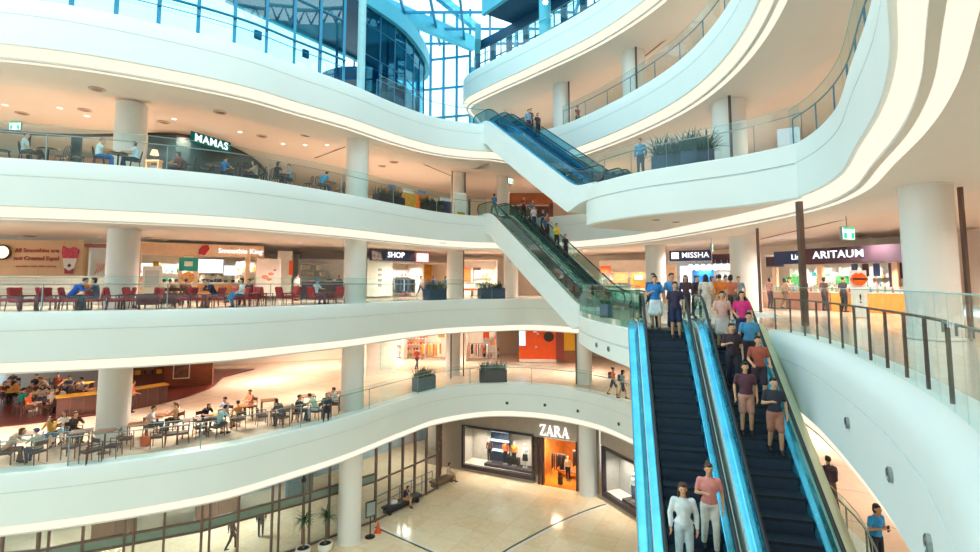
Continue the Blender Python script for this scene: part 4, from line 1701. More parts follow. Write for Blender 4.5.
# walkers
for px, d, rz, po_, tp, bt, kd, hr, lb, bag in ((417, 41, 2.6, 'walk', '#a33a2c', '#3b2c2c', 'trousers', 'short', 'person in red walking past the orange lit shop', None), (613, 31.5, 1.0, 'walk', '#e0835a', '#3d4254', 'shorts', 'bun', 'woman in coral walking in front of the escalator, nearer the column', '#7c4a36'),
                                                (622.5, 30.6, 1.3, 'walk', '#9aa6b3', '#2a3550', 'skirt', 'long', 'woman in grey with long dark hair walking beside the escalator', '#3a4f66')):
    x, y = A(px, d, Z1 + 1)
    person((x, y, Z1), rz, po_, tp, bt, lb, kind=kd, hair=hr, bag=bag)
# far-right corner of the lowest gallery
x, y = P(878, 576, Z1)
person((x, y, Z1), 0.25, 'phone', '#2f95dc', '#1d2536', 'woman in a bright blue shirt looking at her phone behind the railing', hair='bob', item='phone', scale=.98)
for px, py, po_, tp, bt, hr, lb, bag, rz in ((831, 515, 'walk', '#6a4f63', '#8c6a5a', 'short', 'man in dusky purple with a backpack strolling away from the blue shirt', '#4a3a4c', 2.9), (807, 522, 'walk', '#4d6a58', '#5a4a3c', 'bob', 'person in green strolling beside the man in dusky purple', None, 2.7)):
    x, y = P(px, py, Z1)
    person((x, y, Z1), rz, po_, tp, bt, lb, hair=hr, bag=bag)
# ------------------------------------------------------------------ second gallery: lounge, juice bar, shops
def seat_on(path, px, z, off, look, pose, top, bottom, label, chair=None, clabel=None, cgroup=None, turn=0.0, **kw):
    """Seated figure `off` metres behind the railing under a photograph column; look in degrees relative to the railing direction."""
    p, d = RP(path, px, z + 1, off)
    rz = math.atan2(d[1], d[0]) + math.radians(look) + PI / 2
    person((p[0], p[1], z), rz, pose, top, bottom, label, **kw)
    if chair:
        chair((p[0], p[1], z), rz, clabel, cgroup)


def put(path, px, z, off, look, maker, label, group=None, scale=None):
    p, d = RP(path, px, z + .5, off)
    return maker((p[0], p[1], z), math.atan2(d[1], d[0]) + math.radians(look) + PI / 2, label, group, scale)


gR = 'red lounge chairs on the second gallery'
for k, (px, off, look, lb) in enumerate(((8, 2.6, 200, 'red lounge chair at the picture edge below the smoothie wall'), (22, 1.0, -20, 'red lounge chair under the end of the wall lettering'), (36, 1.3, 170, 'broad red lounge chair under the middle of the smoothie wall lettering'),
                                     (48, 2.4, 20, 'red lounge chair half hidden behind the broad one'), (56, 1.1, 0, 'red lounge chair right beside the person in vivid blue'), (117, .8, 10, 'red lounge chair in front of the beige column, on its near edge'),
                                     (124.5, 2.2, 185, 'red lounge chair just past the beige column'), (135, 1.1, -10, 'red lounge chair next to the red sofas'), (186, 1.2, 160, 'red lounge chair under the round picture on the teal poster'),
                                     (198, 1.1, 5, 'red lounge chair beside the man in navy'), (228, 2.2, 190, 'red lounge chair behind the man in navy'), (252, 1.3, 175, 'red lounge chair below the pink poster stand'), (264, 2.2, 15, 'red lounge chair behind the one below the pink poster stand'),
                                     (285, 1.2, 0, 'lone red lounge chair between the poster stand and the blue cap'), (292, 2.6, 190, 'red lounge chair behind the lone one'), (336, 1.3, 185, 'red lounge chair facing the person in the blue cap'))):
    put(R2, px, Z2, off, look, CHR, lb, gR)
put(R2, 151, Z2, 1.2, 180, SOFA, 'red sofa seen from behind beyond the beige column', 'red sofas')
put(R2, 166, Z2, 2.3, 10, SOFA, 'red sofa facing the railing under the white kiosk', 'red sofas')
for px, off, lb in ((29, 1.2, 'low red table between the wall lettering chairs'), (84, 1.4, 'low red table between the two people in blue and slate'), (128, 1.3, 'low red table past the beige column'), (206, 1.3, 'low red table at the man in navy'), (258, 1.4, 'low red table under the pink poster stand'), (327, 1.4, 'low red table beside the blue cap')):
    put(R2, px, Z2, off, 20, TB2, lb, 'low red tables')
gL = 'guests in the red lounge'
seat_on(R2, 72, Z2, 1.2, 10, 'lean', '#1d5fc4', '#2a2f3a', 'person in vivid blue slumped over the low table', CHR, 'red lounge chair under the person in vivid blue', gR, hair='short', group=gL, long=True)
seat_on(R2, 96, Z2, 1.3, 185, 'sit', '#4d6170', '#2d3a55', 'person in slate grey opposite the vivid blue top', CHR, 'red lounge chair under the person in slate grey', gR, hair='bob', group=gL, long=True)
seat_on(R2, 87, Z2, 3.4, 150, 'sit', '#c87a3a', '#3a3a44', 'person in ochre behind the slate grey and vivid blue pair', CHR, 'red lounge chair under the person in ochre', gR, hair='short', group=gL)
seat_on(R2, 215, Z2, 1.3, 200, 'lean', '#232c4c', '#a85a44', 'man in navy bending forward with a dark cap', CHR, 'red lounge chair under the man in navy', gR, hair='cap', hc='#1f2a44', group=gL, long=True)
seat_on(R2, 241, Z2, 1.2, 178, 'lap', '#dfe3e8', '#2f7fb0', 'woman in white and blue sitting with crossed legs behind the man in navy', CHR, 'red lounge chair under the woman in white and blue', gR, hair='bob', group=gL)
seat_on(R2, 316, Z2, 1.3, 5, 'sit', '#cfe6f0', '#3c6f9c', 'person in pale blue wearing a bright blue cap', CHR, 'red lounge chair under the bright blue cap', gR, hair='cap', hc='#2f86c9', group=gL)
seat_on(R2, 250, Z2, 2.8, 190, 'sit', '#3a2a33', '#22222b', 'person in dark plum behind the woman in white and blue', CHR, 'red lounge chair under the person in dark plum', gR, hair='short', group=gL)
for px, off, tp, lb in ((164, 5.0, '#c9b8a0', 'person in beige with dark hair seated in the rear by the white kiosk'), (170, 5.2, '#d3a675', 'person in tan seated in the rear beside the beige top'), (176, 5.0, '#8a6a52', 'person in brown seated in the rear beside the tan top'), (186, 4.6, '#7d3b33', 'person in dark red seated under the teal poster')):
    seat_on(R2, px, Z2, off, 90, 'sit', tp, '#33343f', lb, CH1, 'dark chair under the ' + lb[:40], 'dark chairs in the rear of the lounge', hair='short', group=gL)

# smoothie wall
TAN = planks('tan panel wall', '#e3b88e', '#e0b286', '#c99f76', 2.4, 3.4, .5, vertical=True)
GREYC = planks('grey board counter', '#a9a29a', '#9b948c', '#77706a', 1.6, .2, .5, vertical=True)
TXT = mat('brown red lettering', '#b5482f', .5)
a, b_ = A(-40, 27.3, Z2 + 1), A(81, 28.3, Z2 + 1)
sw = Seg(a, b_, Z2)
struct(MB().box((sw.L / 2 - 2, .15, 1.75), (sw.L + 4, .3, 3.5)).xform(sw.M).build('wall_tan', TAN))
t_ = sw.root('wall_lettering', 'brown lettering about smoothies on the tan wall of the second gallery', 'wall lettering', sw.u_at(37, 2.6), -.01, 2.65)
lettering('upper_line', 'All Smoothies are', .30, TXT, t_, (0, -.012, .26), ext=.01, bold=.012)
lettering('lower_line', 'not Created Equal', .30, TXT, t_, (0, -.012, -.18), ext=.01, bold=.012)
lettering('small_line', 'smoothies made with real fruit', .16, TXT, t_, (0, -.012, -.62), ext=.008)
cp = sw.root('cup_poster', 'large picture of a fruit smoothie cup on the tan wall', 'poster', sw.u_at(70, 2.2), -.02, 1.15)
CUPW = mat('cup white', '#f6e9e1', .4)
BERRY = mat('berry red', '#c2304a', .4, var=.4, scale=6)
cp.scale = (.68, 1, .78)
cp.location.z += .45
b = MB().xprism([(-.32, 0), (.32, 0), (.52, 1.15), (-.52, 1.15)], -.03, 0)
b.build('cup_picture', CUPW, cp)
b = MB().xprism([(-.30, .02), (.30, .02), (.37, .45), (0, .25), (-.37, .45)], -.045, -.03)
b.build('red_band', mat('brick red print', '#a8322e', .5), cp)
b = MB().xprism([(-.52, 1.15), (.52, 1.15), (.66, 1.75), (.25, 1.98), (-.1, 1.85), (-.55, 2.05), (-.62, 1.6)], -.045, 0)
b.build('fruit_picture', BERRY, cp)
MB().xprism([(-.16, .62), (.0, .48), (.16, .62), (.0, .78)], -.045, -.03).build('emblem', mat('dark emblem', '#4a3a4a', .5), cp)
sc = sw.root('wall_lamp', 'round glowing lamp with a dark ring on the tan wall', 'lamp', sw.u_at(4, 2.8), -.06, 2.8)
b = MB().lathe([(.01, 0), (.34, 0), (.34, .06), (.01, .06)], 24)
b.xform(Matrix.Rotation(PI / 2, 4, 'X')).build('globe', glow('warm lamp', '#ffd9a0', 1.8), sc)
b = MB().lathe([(.34, -.02), (.42, -.02), (.42, .10), (.34, .10)], 24, caps=False)
b.xform(Matrix.Rotation(PI / 2, 4, 'X')).build('ring', DARKM, sc)
gc = Seg(A(-40, 24.6, Z2), A(104, 25.6, Z2), Z2)
o = gc.root('service_counter', 'long grey board-clad counter below the smoothie wall', 'counter', 0)
MB().box((gc.L / 2, .35, .7), (gc.L, .7, 1.4)).build('body', GREYC, o)
MB().rbox((gc.L / 2, .33, 1.42), (gc.L + .1, .8, .06), .02).build('counter_top', mat('pale counter top', '#cfc9c0', .3), o)
# lit menu bay between wall and column
mb = Seg(A(82, 28, Z2), A(106, 28.2, Z2), Z2)
o = mb.root('menu_bay', 'bright juice bar bay with a red scribble poster beside the beige column', 'shop bay', 0)
MB().box((mb.L / 2, .6, 1.7), (mb.L, .1, 3.4)).build('back_panel', mat('bay white wall', '#f4f6f2', .5), o)
MB().box((mb.L / 2, 0, 3.2), (mb.L, .3, .2)).build('header', mat('red brown header', '#8a4a3c', .5), o)
for u in (.05, mb.L - .05):
    MB().box((u, 0, 1.6), (.1, .3, 3.2)).build('post', mat('frame tan', '#c99f76', .5), o)
pz = mb.root('scribble_poster', 'white poster with red scribbled fruit in the juice bar bay', 'poster', mb.L * .62, .3, 1.3)
MB().box((0, 0, .6), (.9, .03, 1.2)).build('sheet', WHT, pz)
b = MB()
for k in range(6):
    b.tube([(-.35 + .12 * k, -.02, .3 + .07 * k), (-.2 + .1 * k, -.02, .75 + .03 * k), (-.3 + .12 * k, -.02, .9)], .02, 5)
b.build('drawing', mat('poster red', '#d8452f', .5), pz)

# juice shops beyond the column
js = Seg(A(136, 29.8, Z2), A(262, 33.5, Z2), Z2)
BR = js.L / (262 - 136)


def U(px):
    return js.u_at(px, 1.0)


o = js.root('storefront', 'open juice shop front with a peach frame beyond the beige column', 'shop front', 0)
PEACH = mat('peach frame', '#eec7a4', .5)
MB().box((js.L / 2, .3, 3.2), (js.L, .6, .75)).build('fascia_board', PEACH, o)
for px in (137, 180, 195, 247, 261):
    MB().box((U(px), .1, 1.5), (.28, .3, 3.0)).build('pier', PEACH, o)
MB().box((js.L / 2, 3.0, 1.6), (js.L, .1, 3.2)).build('back_wall', mat('shop cream wall', '#fff0da', .6), o)
MB().box((js.L / 2, 1.6, 3.0), (js.L, 3.0, .06)).build('shop_ceiling', CEIL, o)
sg_ = js.root('shop_sign', 'white Smoothie King shop sign with a red emblem on the peach fascia', 'sign', U(230), -.02, 3.18)
lettering('lettering', 'Smoothie King', .44, glow('white letter glow', '#ffffff', 1.2), sg_, (.55, -.02, 0), ext=.012, bold=.0)
b = MB().xprism([(-.3, -.25), (.05, -.32), (.3, .1), (.22, .34), (-.1, .3), (-.28, .05)], -.06, 0)
b.xform(Matrix.Translation((-1.55, 0, 0)))
b.build('emblem', mat('emblem red', '#b3242e', .4), sg_)
for px, w_, z, h, lb in ((211, 1.7, 1.75, 1.0, 'wide glowing white menu board over the juice counter'), (236, 1.2, 1.6, .75, 'smaller pale blue menu board near the peach pier'), (146, 1.1, 1.5, .9, 'glowing white menu board next to the white kiosk')):
    q = js.root('menu_board', lb, 'menu board', U(px), 2.2, z)
    MB().rbox((0, 0, h / 2), (w_, .08, h), .02).build('frame', STEEL, q)
    MB().box((0, -.05, h / 2), (w_ - .1, .02, h - .1)).build('lit_face', GLOWB, q)
q = js.root('teal_poster', 'teal poster with a round food picture below on the peach pier', 'poster', U(187.5), -.1, .95)
MB().box((0, 0, 1.32), (1.0, .05, .84)).build('teal_sheet', mat('teal print', '#1f9a90', .5), q)
MB().box((0, -.03, 1.35), (.45, .02, .3)).build('white_mark', WHT, q)
b = MB().lathe([(.01, 0), (.36, 0), (.36, .04), (.01, .04)], 20)
b.xform(Matrix.Translation((0, 0, .5)) @ Matrix.Rotation(PI / 2, 4, 'X')).build('food_picture', mat('food print', '#d98c3a', .5, var=.5, scale=7), q)
q = js.root('kiosk', 'tall white kiosk cabinet in front of the juice shop', 'kiosk', U(152), -.6, 0)
MB().rbox((0, 0, 1.05), (.95, .5, 2.1), .04).build('body', WHT, q)
MB().box((.0, -.26, 1.35), (.7, .02, 1.0)).build('screen', mat('grey screen', '#c6cdd0', .3), q)
MB().rbox((.15, -.05, 2.25), (.3, .2, .28), .03).build('yellow_box', YEL_T, q)
q = js.root('juice_counter', 'orange wooden juice counter with machines on top', 'counter', U(196), .9, 0)
L = U(250) - U(196)
MB().box((L / 2, 0, .55), (L, .6, 1.1)).build('body', mat('orange wood', '#d98a45', .4, var=.15, scale=4), q)
MB().rbox((L / 2, -.02, 1.12), (L, .7, .05), .015).build('counter_top', WHT, q)
for k in range(7):
    u = U(198 + k * 7.2)
    m_ = js.root('blender_jug', '%s of the juice blenders lined up on the orange counter' % ORD[k], 'blender', u, .85, 1.145, 'blenders on the orange counter')
    MB().rbox((0, 0, .09), (.2, .2, .18), .02).build('motor_base', DARKM, m_)
    MB().lathe([(.06, .18), (.09, .45), (.085, .46)], 12).build('jug', glass('jug glass', '#e8f2f0', .12), m_)
for px, v, po_, tp, hr, lb in ((201, 1.7, 'hold', '#d8c0a8', 'bob', 'juice bar worker in sand with curly dark hair behind the orange counter'), (208, 1.9, 'stand', '#6b4a46', 'short', 'juice bar worker in brown behind the orange counter'), (220, 1.8, 'hold', '#3c3644', 'short', 'juice bar worker in dark grey behind the orange counter'), (243, 1.7, 'hold', '#f0eee8', 'bun', 'juice bar worker in white near the peach pier')):
    person(js.pt(U(px), v, 0), js.rz, po_, tp, '#2f2c33', lb, hair=hr)
q = js.root('pink_poster_stand', 'tall white poster stand with pink fish-like drawing beside the peach pier', 'poster stand', U(265) , -1.2, 0)
MB().rbox((0, 0, 1.5), (1.5, .12, 2.4), .02).build('panel', mat('pale pink panel', '#fbe9e2', .4), q)
b = MB()
for k, (x, z, s) in enumerate(((-.2, 1.5, .22), (.15, 1.7, .18), (.05, 1.35, .16), (.38, 1.95, .1))):
    b.ball((x, -.06, z), (s, .02, s * .6), 12, 8)
b.build('drawing', mat('coral print', '#f08a72', .5), q)
for s in (-1, 1):
    MB().box((s * .6, 0, .15), (.06, .4, .3)).build('foot', STEEL, q)
# white pillar wall and dark kitchen
kt = Seg(A(276, 35.5, Z2), A(346, 37.5, Z2), Z2)
o = kt.root('open_kitchen', 'dark topped open kitchen with white shelves left of the bend column', 'shop front', 0)
KU = lambda px: kt.u_at(px, 1.0)
MB().box((KU(284), .1, 1.7), (KU(291) - KU(276), .3, 3.4)).build('white_pier', WHT, o)
MB().box(((KU(299) + kt.L) / 2, -.3, 3.15), (kt.L - KU(299), .8, .55)).build('dark_header', mat('charcoal header', '#4a4444', .5), o)
MB().box(((KU(299) + kt.L) / 2, 1.6, 1.5), (kt.L - KU(299), .1, 3.0)).build('back_wall', WHT, o)
MB().box(((KU(302) + kt.L) / 2, .0, .62), (kt.L - KU(302), .6, 1.24)).build('navy_counter', mat('navy counter', '#2b2f4a', .4), o)
MB().rbox(((KU(302) + kt.L) / 2, -.02, 1.26), (kt.L - KU(302), .7, .05), .01).build('counter_top', WHT, o)
for z in (1.6, 2.1, 2.55):
    MB().box((KU(316), 1.3, z), (KU(330) - KU(301), .5, .05)).build('shelf', WHT, o)
for k, (px, z) in enumerate(((304, 2.13), (308, 2.13), (312, 1.63), (320, 2.13), (324, 1.63), (306, 1.63))):
    q = kt.root('food_box', '%s cream box on the white kitchen shelves' % ORD[k], 'box', KU(px), 1.25, z, 'cream boxes on the kitchen shelves')
    MB().rbox((0, 0, .16), (.42, .35, .32), .015).build('carton', mat('cream box', '#e9dcc2', .5), q)
    MB().box((0, -.18, .16), (.2, .01, .14)).build('label', mat('box label', '#8a9aa0', .5), q)
q = kt.root('banner', 'narrow orange banner on the white pier of the open kitchen', 'banner', KU(290.5), -.1, 1.7)
MB().box((0, 0, .5), (.26, .03, 1.0)).build('cloth', ORAN, q)
MB().tube([(-.16, 0, 1.02), (.16, 0, 1.02)], .015, 6).build('rod', STEEL, q)
for px, tp, hr, lb in ((331, '#6b5a50', 'short', 'cook in brown behind the navy kitchen counter'), (340.5, '#3f4550', 'short', 'cook in slate behind the navy kitchen counter')):
    person(kt.pt(KU(px), .8, 0), kt.rz, 'hold', tp, '#2d2f3c', lb, hair=hr)
x, y = A(297, 32, Z2 + 1)
person((x, y, Z2), 2.6, 'stand', '#f2efe9', '#b5574a', 'standing person in white with rust trousers in front of the open kitchen', hair='short', long=True)

# SHOP stretch past the bend column
s2 = Seg(A(368, 38.2, Z2), A(446, 43, Z2), Z2)
S2 = lambda px: s2.u_at(px, 1.0)
q = s2.root('display_wall', 'pale green white display wall with a column of small dark pictures beside the bend column', 'display wall', S2(367), 0, 0)
L = S2(392) - S2(367)
MB().box((L / 2, .1, 1.55), (L, .2, 2.9)).build('panel', mat('pale green white panel', '#e4efe6', .35), q)
for z in (.95, 1.35, 1.75, 2.15):
    MB().box((L * .5, -.015, z), (.3, .03, .22)).build('picture', mat('grey print', '#9aa8a4', .5, var=.5, scale=8), q)
q = s2.root('shop_sign', 'dark blue shop sign with white SHOP lettering past the bend column', 'sign', S2(368), -.25, 2.85)
L = S2(412) - S2(368)
MB().box((L / 2, 0, .42), (L, .2, .82)).build('panel', mat('midnight sign', '#1f2c4d', .4), q)
lettering('lettering', 'SHOP', .60, glow('sign white', '#f4fbff', 1.5), q, (L * .56, -.12, .46), ext=.015, bold=.005)
MB().xprism([(.1, .05), (L * .26, .05), (L * .2, .6), (.1, .75)], -.13, -.1).build('grey_photo', mat('sign photo', '#8f8a8c', .5, var=.6, scale=4), q)
q = s2.root('shop_sign', 'small pale pink lit sign next to the dark blue one', 'sign', S2(413.5), -.2, 2.8)
L = S2(427) - S2(413.5)
MB().box((L / 2, 0, .42), (L, .16, .85)).build('panel', mat('pink frame', '#e58a8a', .4), q)
MB().box((L / 2, -.09, .42), (L - .2, .03, .65)).build('lit_face', glow('pale pink light', '#ffeee9', 1.1), q)
o = shop_back(s2, S2(392), S2(423), 2.85, 2.6, SHOPW, 'fashion shop full of hanging clothes under the SHOP sign')
o = shop_back(s2, S2(423.5), S2(446), 2.85, 2.2, mat('amber shop wall', '#e8a23a', .5, var=.2), 'amber lit shop beside the fashion shop')
for k, (px, v, cols, lb) in enumerate(((404, .5, ['#2c3340', '#cfd3d6', '#1f5a52', '#20242c'], 'rack of dark coats under the SHOP sign'), (408, .5, ['#2f4d6a', '#1e2d42', '#5a6d7a'], 'rack of blue clothes under the SHOP sign'), (404, 1.6, ['#6a9a4a', '#d8d2c4', '#39424c'], 'rack of green and cream clothes at the rear under the SHOP sign'))):
    garment_rack(s2, S2(px), v, 0, 9, cols, lb, 2.0, px)
for px, v, po_, tp, bt, lb, hr in ((428, -.8, 'stand', '#2c4f9a', '#28416f', 'shopper in royal blue in front of the amber shop', 'short'), (418, -.4, 'walk', '#d5d8da', '#39404e', 'shopper in pale grey leaving the fashion shop', 'bob'), (437, -1.2, 'stand', '#1f8a94', '#22404d', 'shopper in teal next to the planter', 'long')):
    person(s2.pt(S2(px), v, 0), s2.rz + .6, po_, tp, bt, lb, hair=hr)
for px, L_, off, lb in ((435, 1.5, .5, 'navy box planter with grassy plants by the amber shop'), (491.5, 1.9, .8, 'navy box planter with dark plants left of the middle flight')):
    p, d = RP(R2, px, Z2, off)
    planter((p[0], p[1], Z2), math.atan2(d[1], d[0]), L_, .6, .75, NAVY, LEAFT, lb, 46, .7, int(px))
# white shop behind the middle flight
s3 = Seg(A(462, 45, Z2), A(540, 46, Z2), Z2)
S3 = lambda px: s3.u_at(px, 1.0)
shop_back(s3, S3(463), S3(497), 3.3, 1.0, mat('white shop wall', '#fdf6ec', .6), 'dazzling white shop near the head of the lowest stairs')
for px, c, lb in ((468, '#d97b3a', 'orange wall picture in the dazzling white shop'), (478, '#6a5a50', 'grey wall picture in the dazzling white shop')):
    q = s3.root('wall_picture', lb, 'picture', S3(px), .9, 1.2)
    MB().box((0, 0, .7), (.8, .05, 1.4)).build('frame', WHT, q)
    MB().box((0, -.03, .7), (.7, .02, 1.3)).build('print', mat('print ' + c, c, .5, var=.4, scale=4), q)
q = s3.root('round_stool', 'orange round stool in the dazzling white shop', 'stool', S3(471), -1.0, 0)
MB().lathe([(.01, .5), (.7, .5), (.75, .58), (.7, .66), (.01, .66)], 24).build('seat', ORAN, q)
MB().lathe([(.2, 0), (.1, .1), (.1, .5)], 14).build('base', STEEL, q)
# ------------------------------------------------------------------ second gallery, far right: cosmetics shops
NAVYS = mat('navy sign', '#1b2a52', .35)
BRS = mat('aubergine sign', '#3a2330', .75)
ms = Seg(A(560, 44, Z2R), A(700, 40.5, Z2R), Z2R)
MU = lambda px: ms.u_at(px, 1.5)
q = ms.root('storefront', 'bright shop with orange and white displays behind the middle flight', 'shop front', MU(598))
L = MU(648) - MU(598)
MB().box((L / 2, 1.2, 1.7), (L, .1, 3.4)).build('back_wall', mat('bright display wall', '#fff2e4', .6), q)
MB().box((L * .15, .3, 2.6), (L * .22, .1, .6)).build('orange_sign', ORAN, q)
MB().box((L * .45, .7, 1.9), (L * .3, .1, .9)).build('coral_display', mat('coral display', '#f0905a', .5, var=.3, scale=5), q)
MB().box((L * .8, .2, 1.6), (L * .26, .2, 1.4)).build('orange_poster', mat('orange poster', '#ee7a2a', .5, var=.3, scale=3), q)
MB().box((L * .82, .08, 1.9), (L * .16, .04, .4)).build('white_panel', WHT, q)
MB().box((L * .5, -.1, .5), (L * .9, .5, 1.0)).build('display_table', WHT, q)
mz = Seg(A(664, 36.5, Z2R), A(738, 34.5, Z2R), Z2R)
MZ = lambda px: mz.u_at(px, 2.5)
q = mz.root('shop_sign', 'navy MISSHA shop sign with a white square emblem', 'sign', MZ(670), -.1, 3.0)
L = MZ(712) - MZ(670)
MB().box((L / 2, 0, .36), (L, .25, .74)).build('panel', NAVYS, q)
lettering('lettering', 'MISSHA', .54, glow('white sign glow', '#ffffff', 1.2), q, (L * .62, -.15, .38), ext=.02, bold=.004, spacing=1.0)
MB().box((L * .14, -.14, .38), (.5, .04, .46)).build('square_emblem', glow('white sign glow', '#ffffff', 1.2), q)
q = mz.root('sign_band', 'plain aubergine sign band stepping down from the navy sign', 'sign', MZ(712.5), -.05, 2.75)
L = MZ(738) - MZ(712.5)
MB().box((L / 2, 0, .34), (L, .2, .68)).build('panel', BRS, q)
MB().box((L / 2, -.11, .03), (L, .03, .05)).build('lower_trim', STEEL, q)
q = mz.root('storefront', 'blue and white cosmetics shop under the navy sign', 'shop front', MZ(665))
L = MZ(740) - MZ(665)
MB().box((L / 2, 2.2, 1.6), (L, .1, 3.2)).build('back_wall', mat('cosmetics wall', '#eaf3fa', .6), q)
MB().box((L * .09, 0, 1.4), (L * .14, .2, 2.8)).build('beige_pier', PEACH, q)
MB().box((L * .52, .8, 1.5), (L * .28, .15, 2.6)).build('blue_display', mat('cobalt display', '#1c62b0', .3, var=.4, scale=3), q)
MB().box((L * .28, .6, 1.4), (L * .16, .15, 2.5)).build('white_display', glow('white display glow', '#eaf7ff', 1.0), q)
for z in (.9, 1.4, 1.9):
    MB().box((L * .84, .7, z), (L * .26, .4, .05)).build('shelf', WHT, q)
for k in range(8):
    z = 2.52
    c = mz.root('globe_lamp', '%s white globe in the row hanging under the navy sign' % ORD[k], 'lamp', MZ(691 + k * 6.1), -.25, z, 'white globes under the navy sign')
    MB().ball((0, 0, 0), .24, 16, 10).build('globe', glow('globe glow', '#fff6ee', 1.1), c, smooth=True)
    MB().tube([(0, 0, .22), (0, 0, .5)], .02, 6).build('stem', STEEL, c)
rnd = random.Random(11)


def product(seg, u, v, z, k, where):
    c = ('#e8e4dc', '#d9a0a8', '#8fb8d0', '#c9b070', '#7fae7a', '#e07a4a')[k % 6]
    cn_ = ('white', 'pink', 'light blue', 'gold', 'green', 'orange')[k % 6]
    o = seg.root('cosmetic_bottle', '%s cosmetic bottle %s' % (cn_, where), 'bottle', u, v, z, '%s bottles %s' % (cn_, where))
    MB().lathe([(.05, 0), (.055, .02), (.055, .16), (.025, .19)], 10).build('bottle', mat('bottle ' + c, c, .3), o, smooth=True)
    MB().lathe([(.028, .185), (.028, .25)], 8).build('cap', STEEL, o)


for z in (.93, 1.43, 1.93):
    for k in range(6):
        product(mz, MZ(722) + .35 + k * .3 , .62, z, k, 'on the white shelves under the aubergine band')

# ARITAUM front
ar = Seg(A(764, 30.5, Z2R), A(916, 24.0, Z2R), Z2R)
AU = lambda px: ar.u_at(px, 2.6)
for x0, x1, z, h, m, lb in ((768, 784, 2.35, .62, BRS, 'short aubergine band at the near end of the sign row'), (777, 810, 2.5, .74, NAVYS, 'navy sign band with thin white letters beside the brown post')):
    q = ar.root('shop_sign', lb, 'sign', AU(x0), -.1 - (.1 if x0 > 770 else 0), z)
    L = AU(x1) - AU(x0)
    MB().box((L / 2, 0, h / 2), (L, .2, h)).build('panel', m, q)
    if x0 > 770:
        lettering('lettering', 'Lise', .42, GLOWB, q, (L * .72, -.12, h / 2), ext=.02)
    else:
        MB().box((L / 2, -.11, .04), (L, .02, .05)).build('lower_trim', STEEL, q)
q = ar.root('shop_sign', 'long dark aubergine ARITAUM sign over the cosmetics hall', 'sign', AU(809), -.25, 2.45)
L = AU(916) - AU(809)
MB().box((L / 2, 0, .42), (L, .25, .86)).build('panel', BRS, q)
lettering('lettering', 'ARITAUM', .56, glow('cool white sign glow', '#f4fbff', 1.2), q, (AU(841.5) - AU(809), -.14, .46), ext=.02, bold=.006, spacing=1.05)
q = ar.root('storefront', 'white glowing cosmetics hall under the long aubergine sign', 'shop front', 0)
MB().box((ar.L / 2, 3.2, 1.6), (ar.L, .1, 3.2)).build('back_wall', mat('hall wall', '#fff4e6', .6), q)
MB().box((ar.L / 2, 1.6, 3.1), (ar.L, 3.2, .08)).build('shop_ceiling', CEIL, q)
for px, z in ((775, 0), (820, 0), (895, 0)):
    MB().box((AU(px), .0, 1.2), (.25, .25, 2.4)).build('pier', PEACH, q)
for k, (px, w_, c, lb) in enumerate(((778, 1.4, '#3d8a4c', 'shelf of leafy green packs'), (814, 1.6, '#3f9450', 'second shelf of leafy green packs'), (800, 2.0, '#e9e6df', 'pale shelf'))):
    MB().box((AU(px), 1.8, 1.55), (w_, .3, .5)).build('green_shelf' if c != '#e9e6df' else 'white_shelf', mat('packs ' + c, c, .5, var=.6, scale=9), q)
MB().xprism([(-.35, .3), (.35, .3), (0, -.1)], -.03, .03).xform(Matrix.Translation((AU(848), .3, 1.5))).build('green_mark', mat('green mark', '#1fae78', .5), q)
for px in (855, 866, 877):
    q2 = ar.root('hanging_banner', 'narrow dark banner hanging under the aubergine sign, %s from the post' % {855: 'first', 866: 'second', 877: 'third'}[px], 'banner', AU(px), -.1, 1.75)
    MB().box((0, 0, .32), (.28, .04, .64)).build('cloth', NAVYS if px != 866 else BRS, q2)
    MB().tube([(0, 0, .64), (0, 0, .72)], .012, 6).build('hook', STEEL, q2)
q2 = ar.root('light_box_poster', 'dark poster with a white flower shape by the round column', 'poster', AU(901), .3, .9)
MB().box((0, 0, .75), (1.3, .08, 1.5)).build('panel', mat('dark poster', '#41364a', .4), q2)
b = MB()
for k in range(5):
    b.ball((.15 + .22 * math.cos(k * 1.257), -.05, .45 + .22 * math.sin(k * 1.257)), (.17, .02, .17), 10, 6)
b.build('flower', WHT, q2)
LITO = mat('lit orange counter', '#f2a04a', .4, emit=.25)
for k, (px, v, L_, m, lb) in enumerate(((787, -.9, 2.2, mat('peach counter', '#e8b9a0', .4), 'peach make-up counter under the navy band'), (817, -1.2, 2.0, mat('salmon counter', '#d99a86', .4), 'salmon make-up counter beside the brown post'), (838, -.4, 1.6, WOODM, 'brown make-up counter below the lettering'),
                                    (884, -1.6, 3.2, LITO, 'glowing orange make-up counter near the round column'), (877, .6, 2.4, WHT, 'white make-up counter behind the glowing orange one'))):
    q2 = ar.root('display_counter', lb, 'counter', AU(px), v, 0)
    MB().rbox((0, 0, .45), (L_, .7, .9), .02).build('body', m, q2)
    MB().rbox((0, 0, .92), (L_ + .08, .78, .05), .015).build('counter_top', WHT, q2)
    MB().box((0, .25, 1.08), (L_ * .9, .2, .26)).build('tester_stand', WHT if k != 4 else PEACH, q2)
    for i in range(int(L_ / .3)):
        product(ar, AU(px) - L_ * .45 + i * .3, v - .1, .945, i + k, 'on the ' + lb[:44])
lx = root('lips_stand', 'white stand topped by a big pair of orange lips', 'display stand', (*A(858, 20.2, Z2R + 1.5), Z2R), -.25)
MB().rbox((0, 0, .62), (.50, .22, 1.2), .02).build('pedestal', WHT, lx)
MB().rbox((0, .02, 1.55), (.62, .06, .7), .02).build('back_board', WHT, lx)
upper = [(-.30, 0), (-.2, .16), (-.09, .25), (0, .19), (.09, .25), (.2, .16), (.30, 0), (.15, .05), (0, .03), (-.15, .05)]
